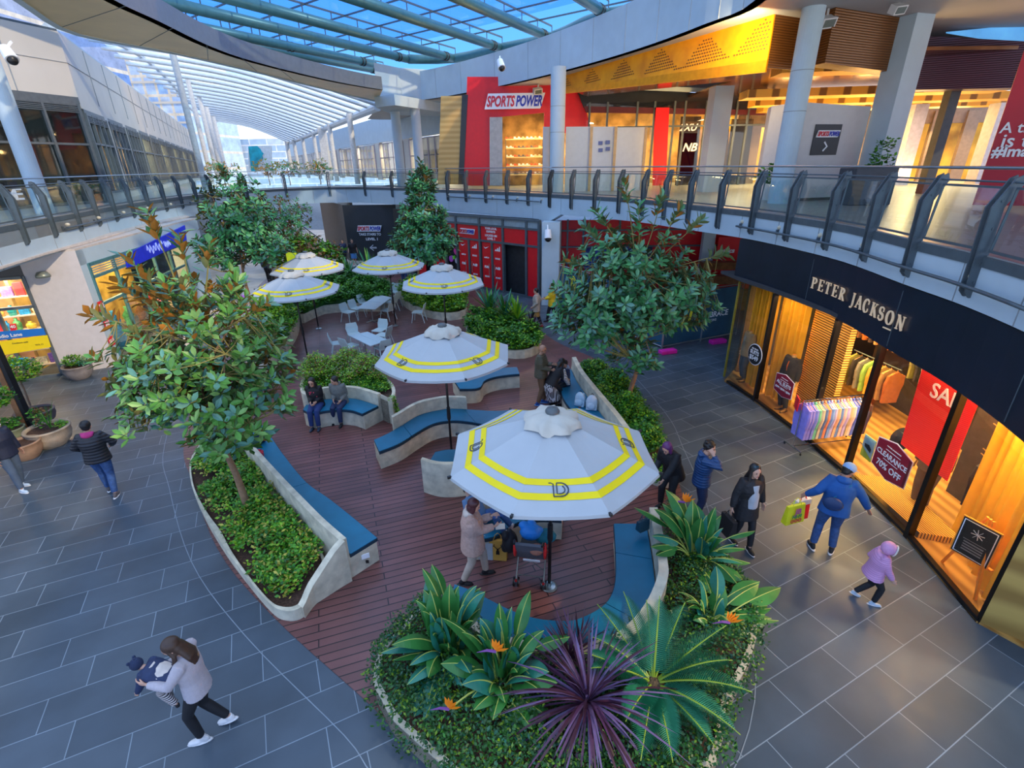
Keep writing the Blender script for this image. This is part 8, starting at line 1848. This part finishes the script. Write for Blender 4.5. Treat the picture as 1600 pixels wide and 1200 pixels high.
held('phone', 'phone in an orange rimmed case held by the woman in pink', 'phone', pinkw, (-.06, .44, 1.25), (.17, .08, .012), mat('phone_blue', (.04, .10, .28), .3), .25, .5); held('wallet', 'cream wallet held open by the woman in pink', 'wallet', pinkw, (.05, .46, 1.10), (.15, .03, .09), mat('cream_wallet', (.72, .58, .45), .6), .1, -.4)
# 10 man on phone
g = G(1086, 812)
phm = person('man in navy puffer jacket talking on a phone outside the right planter', (g.x, g.y, .012), -18, 1.70, [(-.09, .03, 0), (.09, -.03, 0)], [(-.20, .05, .88, .4), (.13, .12, 1.50, .9, (-1, 0, 0))], head=(-.1, .2), top='puffer_jacket', top_mat=puffer('navy', (.012, .055, .17), 6), legs_mat=C_navy, shoe_mat=C_black, hair='curly', hair_mat=H_black, bulk=1.12, vox=.010, elbow=((-.3, -1, -.2), (.35, .15, -1)), extra=lambda r, k: hood(r, k, puffer('navy', (.012, .055, .17), 6)))
# 11 woman in black coat
g = G(1154, 850)
def ex11(r, k):
    mb = MB(); mb.tube([k['T'](0, .055, -.02), k['T'](0, .06, .2), k['T'](0, .055, .42)], [(.125, .135), (.12, .125), (.09, .095)], 14); remesh(mb.build('sweater', mat('grey_sweater', (.42, .44, .48), .85), r), .013, 2)
    mb = MB(); mb.ball(k['H'](0, .01, .10), (.07, .035, .03), 10, 6, k['HM']); mb.build('sunglasses', mat('smoked_lens', (.02, .05, .07), .1), r, smooth=True)
wb = person('woman with long curly black hair in an open long black coat carrying a bag', (g.x, g.y, 0), -78, 1.68, [(-.06, .20, 0, .1, 1, 0), (.07, -.12, 0, -.1, 1, 0)], [(-.30, .02, .84, .5), (.30, .02, .86, .7)], hip=(0, 0, .91), head=(-.05, .05), top='long_coat', top_mat=mat('coat_black', (.012, .012, .016), .6, bump=.5, bscale=20), legs_mat=C_black, shoe_mat=(C_black, C_white), hair='vlong', hair_mat=H_black, hem=-.28, bulk=1.10, flare=1.12, legw=.88, extra=ex11, vox=.010)
def bag(name, label, p, w, h, d, m, hand, rz=0, lean=0, handle=True, cat='bag', taper=.85):
    t = thing(name, label, cat, p, rz); mb = MB(); P = [(-w/2*taper, -d/2), (w/2*taper, -d/2), (w/2*taper, d/2), (-w/2*taper, d/2)]; Q = [(-w/2, -d/2*.5), (w/2, -d/2*.5), (w/2, d/2*.5), (-w/2, d/2*.5)]
    mb.add([(x, y, 0) for x, y in P]+[(x, y, h) for x, y in Q], [(3, 2, 1, 0), (4, 5, 6, 7), (0, 1, 5, 4), (1, 2, 6, 5), (2, 3, 7, 6), (3, 0, 4, 7)]); mb.build('bag_body', m, t, bevel=.012)
    if handle:
        for q in (-1, 1): mb = MB(); mb.tube([(-w*.25, q*d*.2, h), (-w*.15, 0, h+.10), (0, 0, h+.14), (w*.15, 0, h+.10), (w*.25, q*d*.2, h)], .006, 5); mb.build('handle', m if m is not None else M_black, t)
    return t
p = wpt(wb, (.32, .03, .44)); bag('handbag', 'large black handbag held by the woman in the long black coat', (p.x, p.y, p.z-.1), .34, .34, .16, C_black, None, math.radians(-78))
# 12 leaning person behind the big umbrella
g = G(1036, 812)
ln_ = person('person with purplish hair in black leaning over the bench wall by the umbrella', (g.x+.15, g.y+.35, .012), -140, 1.66, [(-.10, -.1, 0), (.10, .05, 0)], [(-.10, .42, .86, .5), (.16, .30, .92, .6)], hip=(0, -.08, .90), lean=.45, head=(0, .1), top='black_top', top_mat=C_black, legs_mat=C_black, shoe_mat=C_black, hair='bob', hair_mat=mat('hair_plum', (.10, .02, .12), .4), bulk=1.1, hem=-.25, vox=.012)
p = G(1006, 806, .9); bag('handbag', 'small dark teal handbag hanging by the leaning person in black', (p.x, p.y, .62), .24, .2, .12, mat('dark_teal_leather', (.01, .06, .09), .5), None, .5)
# 13 man in blue hoodie with cap
g = G(1284, 860)
def ex13(r, k):
    hood(r, k, mat('blue_hoodie', (.010, .085, .30), .8)); cap(r, k, mat('sky_cap', (.26, .42, .68), .7)); T = k['T']
    mb = MB(); mb.tube([T(.10, -.10, .46), T(-.02, -.145, .3), T(-.12, -.155, .14)], .013, 6); mb.tube([T(.10, -.10, .46), T(.12, .05, .45)], .013, 6); mb.build('bag_strap', mat('teal_strap', (.01, .16, .30), .6), r)
bm_ = person('man in blue hooded top and pale cap pointing down, bags in his left hand', (g.x, g.y, 0), 62, 1.74, [(-.15, .0, 0, -.35, 1, 0), (.13, .02, 0, .2, 1, 0)], [(-.42, .05, .98, .8), (.46, .16, .92, .25, (0, -.2, -1))], hip=(0, 0, .90), lean=.16, side=.05, head=(-.75, .35), skin=SKIN2, top='hoodie', top_mat=mat('blue_hoodie', (.010, .085, .30), .8), legs_mat=C_jean, shoe_mat=(C_black, C_white), hair='short', bulk=1.18, extra=ex13, vox=.009, elbow=((-.25, -1, -.3), (.6, -.6, -.1)))
p = wpt(bm_, (-.10, -.24, .98)); mb = MB(); mb.ball((0, 0, .12), (.15, .06, .12), 14, 8); q = one('sling_bag', mb, mat('dark_blue_nylon', (.008, .035, .12), .5), 'small dark blue sling bag on the back of the man in blue', 'bag', loc=(0, 0, 0), smooth=True); q.location = (p.x, p.y, p.z); q.rotation_euler = (0, .2, math.radians(-28))
hp = wpt(bm_, (-.46, .10, .90))
t = bag('shopping_bag', 'yellow plastic shopping bag with coloured print held by the man in blue', (hp.x-.12, hp.y-.08, hp.z-.48), .36, .36, .12, mat('yellow_plastic', (.80, .78, .02), .4, var=.08), None, .3, taper=1.1)
for j, (s_, cc) in enumerate((('JB', (.6, .1, .3)), ('HI-FI', (.05, .3, .1)), ('ooo', (.7, .1, .05)))): text_mb(s_, (0, -.066, .25-.09*j), (1, 0, 0), (0, 0, 1), w=.14+.05*j, bold=.03, depth=.004).build('print', mat('print_%d' % j, cc, .5), t)
t = bag('shopping_bag', 'red and white paper shopping bag behind the yellow one', (hp.x+.06, hp.y+.04, hp.z-.50), .30, .36, .12, mat('bag_red', (.70, .01, .02), .4), None, .3, taper=1)
mb = MB(); mb.prism([(-.152, -.04), (.152, -.04), (.152, .04), (-.152, .04)], .30, .40); mb.build('white_top', C_white, t)
# 14 child in pink hood
g = G(1350, 938)
def ex14(r, k):
    H = k['H']; mb = MB(); mb.ball(H(0, -.02, .015), (.138, .145, .155), 16, 10, k['HM']); remesh(mb.build('hood', mat('lilac_pink', (.62, .30, .52), .6, bump=.4), r), .016, 2)
    mb = MB(); mb.tube([H(math.sin(a)*.100, .100, .01+math.cos(a)*.122) for a in [j*2*PI/16 for j in range(17)]], .018, 7); remesh(mb.build('fur_trim', mat('cream_fur', (.72, .66, .62), .95, bump=1), r), .010, 1)
    mb = MB(); mb.ball(H(0, .078, .0), (.07, .02, .09), 12, 8, k['HM']); mb.ball(H(0, .092, -.03), (.045, .012, .045), 10, 6, k['HM'], mi=1); mb.build('hair_fringe', [H_black, SKIN], r)
person('small child in lilac pink hooded puffer jacket walking near the shop window', (g.x, g.y, 0), -22, 1.16, [(-.08, -.20, .04, -.1, 1, -.4), (.08, .14, 0, .1, 1, .1)], [(-.20, .10, .92, .6), (.18, .30, .84, .5)], hip=(0, 0, .88), lean=.12, head=(-.1, .1), top='puffer_jacket', top_mat=puffer('lilac', (.62, .30, .54), 7, .6), legs_mat=C_black, shoe_mat=(mat('pale_trainer', (.45, .55, .65), .5), C_white), hair=None, bulk=1.30, hem=-.12, flare=1.1, extra=ex14, vox=.013)
# 15 two women walking left
g = G(838, 512); C_tan = mat('tan_coat', (.45, .38, .32), .8)
def ex15(r, k): mb = MB(); mb.tube([k['T'](0, 0, .0), Vector((0, 0, .50))], [(.15, .12), (.19, .15)], 14); remesh(mb.build('skirt', mat('mustard_skirt', (.48, .28, .08), .8), r), .02, 2)
person('woman in pale grey coat and mustard skirt walking left with the woman in yellow', (g.x, g.y, 0), 165, 1.66, [(-.07, .22, 0), (.07, -.22, .02)], [(-.2, .1, .95, .5), (.2, .0, .95, .5)], top='coat', top_mat=C_tan, legs_mat=C_black, shoe_mat=mat('red_shoe', (.40, .01, .03), .5), hair='short', extra=ex15, hem=-.2, bulk=1.1, vox=.016)
g = G(862, 503)
person('woman in bright yellow jacket with long greyish hair walking left', (g.x, g.y, 0), 170, 1.66, [(-.07, .20, 0), (.07, -.22, .02)], [(-.1, .3, 1.05, .6), (.15, .28, 1.05, .6)], top='jacket', top_mat=mat('bright_yellow', (.80, .52, .01), .7), legs_mat=C_black, shoe_mat=C_black, hair='long', hair_mat=H_grey, hem=-.2, bulk=1.15, vox=.016)
# 16 couple by the stairs sign
g = G(540, 414)
def ex16(r, k): mb = MB(); mb.tube([k['T'](-.1, .06, .0), k['T'](0, .13, .02), k['T'](.1, .06, .0)], .045, 8); remesh(mb.build('tied_denim', mat('pale_denim', (.08, .25, .55), .8), r), .02, 1)
person('woman in navy jumper with denim tied at her waist walking by the stairs sign', (g.x, g.y, 0), -78, 1.72, [(-.07, .10, 0), (.07, -.12, .0)], [(-.1, .2, 1.05, .6), (.25, .0, .88, .5)], top='jumper', top_mat=C_navy, legs_mat=C_black, shoe_mat=C_white, hair='short', hair_mat=H_brown, extra=ex16, vox=.02, bulk=1.1)
g = G(555, 416)
person('man in black t-shirt and denim shorts walking by the stairs sign', (g.x, g.y, 0), -70, 1.82, [(-.07, -.12, 0), (.07, .16, .0)], [(-.26, .0, .88, .5), (.28, .1, .92, .5)], top='t_shirt', top_mat=C_black, legs_mat=mat('pale_denim', (.08, .25, .55), .8), shoe_mat=C_white, hair='short', shorts=True, sleeve=.5, vox=.02, bulk=1.12)
# 17 others in the distance
g = G(633, 447); person('person in dark blue half hidden behind the umbrella near the red shopfront', (g.x, g.y, 0), 100, 1.72, [(-.08, .1, 0), (.08, -.1, 0)], [(-.22, .1, .95, .5), (.22, .1, .95, .5)], top='jacket', top_mat=mat('dark_blue_cloth', (.015, .04, .14), .8), legs_mat=C_jean, shoe_mat=C_black, hair='short', vox=.02, bulk=1.15)
g = G(387, 480)
def ex18(r, k): mb = MB(); mb.tube([k['T'](0, 0, .08), k['T'](0, 0, -.05), k['T'](0, 0, -.16)], [(.15, .13), (.27, .25), (.30, .28)], 16); remesh(mb.build('tutu', mat('violet_tulle', (.30, .12, .65), .8, var=.5), r), .02, 1)
person('small child in pale top and violet tutu near the left background tree', (g.x, g.y, 0), 100, 1.12, [(-.08, .1, 0), (.08, -.1, 0)], [(-.26, .0, .95, .4), (.26, .0, .95, .4)], top='top', top_mat=mat('pale_blue_cloth', (.40, .50, .70), .8), legs_mat=None, shoe_mat=C_white, hair='short', extra=ex18, vox=.02, bulk=1.1)
g = G(366, 478); person('small child in red cap and dark clothes beside the child in tutu', (g.x, g.y, 0), 60, 1.05, [(-.08, .05, 0), (.08, -.05, 0)], [(-.2, .2, .9, .4), (.2, .2, .9, .4)], top='jacket', top_mat=C_black, legs_mat=C_black, shoe_mat=C_black, hair='short', vox=.02, bulk=1.25, extra=lambda r, k: cap(r, k, mat('red_cap', (.75, .03, .03), .7)))
for k, (px, py, cc) in enumerate(((421, 440, (.03, .05, .08)), (427, 441, (.06, .06, .07)))):
    g = G(px, py); person('distant pedestrian in dark clothes beyond the left tree, %s' % ('left one', 'right one')[k], (g.x, g.y, 0), 100-60*k, 1.7, [(-.08, .1, 0), (.08, -.1, 0)], [(-.24, .0, .88, .4), (.24, .0, .88, .4)], top='jacket', top_mat=mat('dark_cloth_%d' % k, cc, .8), legs_mat=C_black, shoe_mat=C_black, hair='short', vox=.022)
# 20 person reclining on the bench under the big umbrella
g = G(752, 812, .5)
person('person in blue jeans and pale shoes reclining on the bench under the big umbrella', (g.x, g.y, .012), -28, 1.5, [(-.06, .66, .50, 0, .3, 1), (.12, .62, .46, 0, .3, 1)], [(-.2, -.1, .66, .5), (.2, .1, .72, .5)], hip=(0, 0, .62), lean=-.55, head=(0, .5), top='jacket', top_mat=mat('steel_blue_cloth', (.10, .20, .36), .8), legs_mat=C_jean, shoe_mat=(mat('pale_suede', (.55, .50, .50), .7), C_white), hair='short', knee=((0, .3, 1), (0, .3, 1)), vox=.013)
# mannequins
def mann(px, py, label, face, suit, tie, X=None, leg=None):
    g = G(px, py, .05)
    def ex(r, k):
        mb = MB(); T = k['T']; pts = [T(-.06, .118, .42), T(.06, .118, .42), T(.0, .135, .16)]; mb.add(pts+[p-Vector((0, .03, 0)) for p in pts], [(0, 2, 1), (0, 1, 4, 3), (1, 2, 5, 4), (2, 0, 3, 5)]); mb.build('shirt_front', C_white, r)
        mb = MB(); mb.tube([T(0, .125, .43), T(0, .142, .30), T(0, .14, .18)], [.012, .022, .012], 6); mb.build('tie', tie, r)
    person(label, (g.x, g.y, .04), face, 1.80, [(-.09, .02, 0), (.09, -.02, 0)], [(-.24, .02, .84, .3), (.24, .04, .84, .3)], skin=mat('mannequin_shell', (.70, .48, .22), .5), top='suit_jacket', top_mat=suit, legs_mat=leg or suit, shoe_mat=mat('tan_shoe', (.45, .24, .06), .4), hair=None, headless=True, cat='mannequin', hem=-.14, bulk=1.1, flare=1.05, vox=.013, extra=ex)
mann(1160, 594, 'headless mannequin in sand grey jacket and slate trousers at the glass corner', 185, mat('sand_grey_suit', (.32, .26, .16), .8), mat('silver_tie', (.3, .3, .35), .5), leg=mat('slate_suit', (.10, .12, .14), .8))
mann(1222, 640, 'headless mannequin in dark suit with orange pocket behind the ALL SUITS poster', 200, mat('charcoal_suit', (.03, .03, .035), .8), mat('orange_tie', (.85, .18, .02), .6))
mann(1434, 790, 'headless mannequin in brown grey suit in front of the red SALE banner', 205, mat('brown_grey_suit', (.13, .10, .10), .8), mat('grey_tie', (.10, .10, .12), .5))

# ================================================================== bags, stroller
def backpack(label, p, m, rz, s=1.0, lay=0):
    t = thing('backpack', label, 'backpack', p, rz); t.scale = (s, s, s); t.rotation_euler = (lay, 0, rz); mb = MB(); mb.ball((0, 0, .19), (.14, .09, .20), 14, 10); mb.box((0, -.01, .08), (.26, .15, .15)); remesh(mb.build('pack', m, t), .014, 2)
    mb = MB(); mb.ball((0, .085, .13), (.10, .04, .09), 12, 8); mb.build('front_pocket', m, t, smooth=True)
    mb = MB(); mb.tube([(-.03, -.02, .38), (0, -.02, .43), (.03, -.02, .38)], .008, 5); mb.build('loop', M_black, t)
    for q in (-1, 1): mb = MB(); mb.tube([(q*.06, -.08, .34), (q*.08, -.13, .2), (q*.08, -.08, .05)], .014, 6); mb.build('strap', m, t)
    return t
M_pbag = mat('pale_blue_fabric', (.42, .58, .70), .7, var=.15)
p = G(906, 634, .49); backpack('pale blue backpack standing on the right bench, left one', (p.x, p.y, .49), M_pbag, 2.6); p = G(921, 640, .49); backpack('pale grey backpack with blue stripe on the right bench, right one', (p.x+.05, p.y, .49), mat('pale_grey_fabric', (.52, .60, .68), .7, var=.1), 2.9, 1.05)
p = G(404, 710, .49); backpack('crimson backpack lying on the far end of the left bench', (p.x, p.y, .52), mat('crimson_fabric', (.45, .01, .03), .6), .4, .85, 1.2); p = G(403, 692, .49); backpack('navy backpack beside the crimson one on the left bench', (p.x, p.y+.05, .49), mat('navy_fabric', (.01, .03, .10), .6), .8, .9, .5)
p = G(779, 876); t = bag('paper_bag', 'brown paper carrier bag with black antlered emblem beside the woman in pink', (p.x, p.y+.05, .012), .30, .40, .13, mat('kraft_paper', (.62, .33, .06), .7, var=.05), None, -.15, taper=1)
strokes_mb([[(-.035, -.09), (.035, -.09), (.03, .0), (-.03, .0)]]+thick([(-.0, -.02), (0, .05)], .035)+thick([(-.01, .04), (-.07, .10), (-.06, .15)], .012)+thick([(.01, .04), (.07, .10), (.06, .15)], .012)+thick([(-.05, .085), (-.09, .11)], .01)+thick([(.05, .085), (.09, .11)], .01), (0, -.058, .21), (1, 0, 0), (0, 0, 1), .9, .004).build('emblem', M_black, t)
p = G(760, 880); bag('paper_bag', 'pale carrier bag behind the brown paper bag', (p.x-.02, p.y+.12, .012), .28, .34, .12, mat('pale_paper', (.45, .48, .50), .7), None, -.1, taper=1)
p = G(752, 790, .5); mb = MB(); mb.ball((p.x-.1, p.y, .62), (.20, .12, .12), 10, 8); one('blue_bundle', mb, mat('pale_denim', (.08, .25, .55), .8), 'pale blue bundle of clothes on the bench behind the woman in pink', 'clothes', smooth=True)
mb = MB(); mb.ball((p.x+.02, p.y-.12, .60), (.06, .05, .08), 8, 6); one('toy', mb, mat('toy_yellow', (.75, .75, .02), .5), 'small yellow toy lying on the bundle on the bench', 'toy', smooth=True)
g = G(832, 893); gz = .012; t = thing('stroller', 'folding stroller with red and black fabric parked under the big umbrella', 'stroller', (g.x, g.y, gz), math.radians(-10))
# local: +Y forward (away from pusher)
M_fr_ = mat('stroller_frame', (.22, .21, .18), .35, .6)
for sx in (-.22, .22):
    mb = MB(); mb.tube([(sx, .38, .12), (sx, -.05, .50), (sx, -.42, .98)], .013, 7); mb.build('side_tube', M_fr_, t)
    mb = MB(); mb.tube([(sx, -.32, .12), (sx, -.02, .45)], .013, 7); mb.build('rear_strut', M_fr_, t)
    mb = MB(); mb.tube([(sx, -.42, .98), (sx*.95, -.52, 1.0)], .02, 7); mb.build('grip', M_black, t)
    for y in (.40, -.34):
        for o_ in (-.035, .035):
            w = MB(); c = Vector((sx+o_, y, .075)); w.tube([c-Vector((.011, 0, 0)), c+Vector((.011, 0, 0))], .075, 16); q = w.build('wheel', M_black, t)
            w = MB(); w.tube([c-Vector((.014, 0, 0)), c+Vector((.014, 0, 0))], .045, 12); w.build('hub', M_rail, q)
        mb = MB(); mb.tube([(sx-.04, y, .09), (sx+.04, y, .09)], .02, 8); mb.build('axle', mat('red_plastic', (.70, .02, .02), .5), t)
mb = MB(); mb.tube([(-.22, -.20, .22), (.22, -.05, .44)], .008, 6); mb.tube([(.22, -.20, .22), (-.22, -.05, .44)], .008, 6); mb.tube([(-.22, -.28, .17), (.22, -.28, .17)], .008, 6); mb.build('cross_brace', M_fr_, t)
mb = MB(); mb.strip([Vector((-.21, -.18, 0)), Vector((-.21, .22, 0))], [Vector((.21, -.18, 0)), Vector((.21, .22, 0))], [.44, .46], [.47, .49]); mb.build('seat', C_black, t)
mb = MB(); mb.add([(-.21, -.16, .48), (.21, -.16, .48), (.21, -.40, .93), (-.21, -.40, .93), (-.21, -.20, .46), (.21, -.20, .46), (.21, -.44, .91), (-.21, -.44, .91)], [(0, 1, 2, 3), (7, 6, 5, 4), (0, 4, 5, 1), (1, 5, 6, 2), (2, 6, 7, 3), (3, 7, 4, 0)]); mb.build('backrest', mat('grey_fabric', (.12, .12, .14), .8), t)
for sx in (-.235, .235): mb = MB(); mb.ball((sx, -.30, .72), (.03, .07, .16), 10, 8); mb.build('side_panel', mat('red_plastic', (.70, .02, .02), .5), t, smooth=True)
mb = MB(); mb.box((.04, -.42, .62), (.26, .012, .06), Matrix.Rotation(.45, 3, 'X')); mb.build('label_strip', C_white, t)
W_ = lambda x, y, z: wmat(t) @ Vector((x, y, z))
for nm, lb, c, r_, m in (('bundle', 'bright blue jacket with white trim piled on the stroller', (-.02, -.05, .86), (.18, .14, .14), mat('bright_blue_nylon', (.01, .20, .60), .5)), ('bundle', 'teal clothes piled at the left of the stroller', (.20, .02, .74), (.18, .15, .11), mat('teal_cloth', (.01, .16, .20), .8)), ('bundle', 'rounded terracotta bundle in the stroller basket', (.10, -.28, .72), (.12, .10, .09), mat('terracotta_cloth', (.42, .16, .10), .8)), ('bundle', 'dark bag hung at the right side of the stroller', (-.36, -.05, .62), (.13, .16, .20), C_black)):
    p = W_(*c); mb = MB(); mb.ball(p, r_, 12, 8); rr_ = random.Random(len(lb))
    for j in range(5): mb.ball(p+Vector((rr_.uniform(-1, 1)*r_[0]*.7, rr_.uniform(-1, 1)*r_[1]*.7, rr_.uniform(-.5, .8)*r_[2])), [x*.5 for x in r_], 8, 6)
    remesh(one(nm, mb, m, lb, 'clothes'), .014, 2)
# ================================================================== finish: freeze the surface modifiers
bpy.context.view_layer.update()
dg = bpy.context.evaluated_depsgraph_get()
new = [(o, bpy.data.meshes.new_from_object(o.evaluated_get(dg))) for o in PEND]
for o, me in new:
    o.modifiers.clear(); me.name = o.name; o.data = me
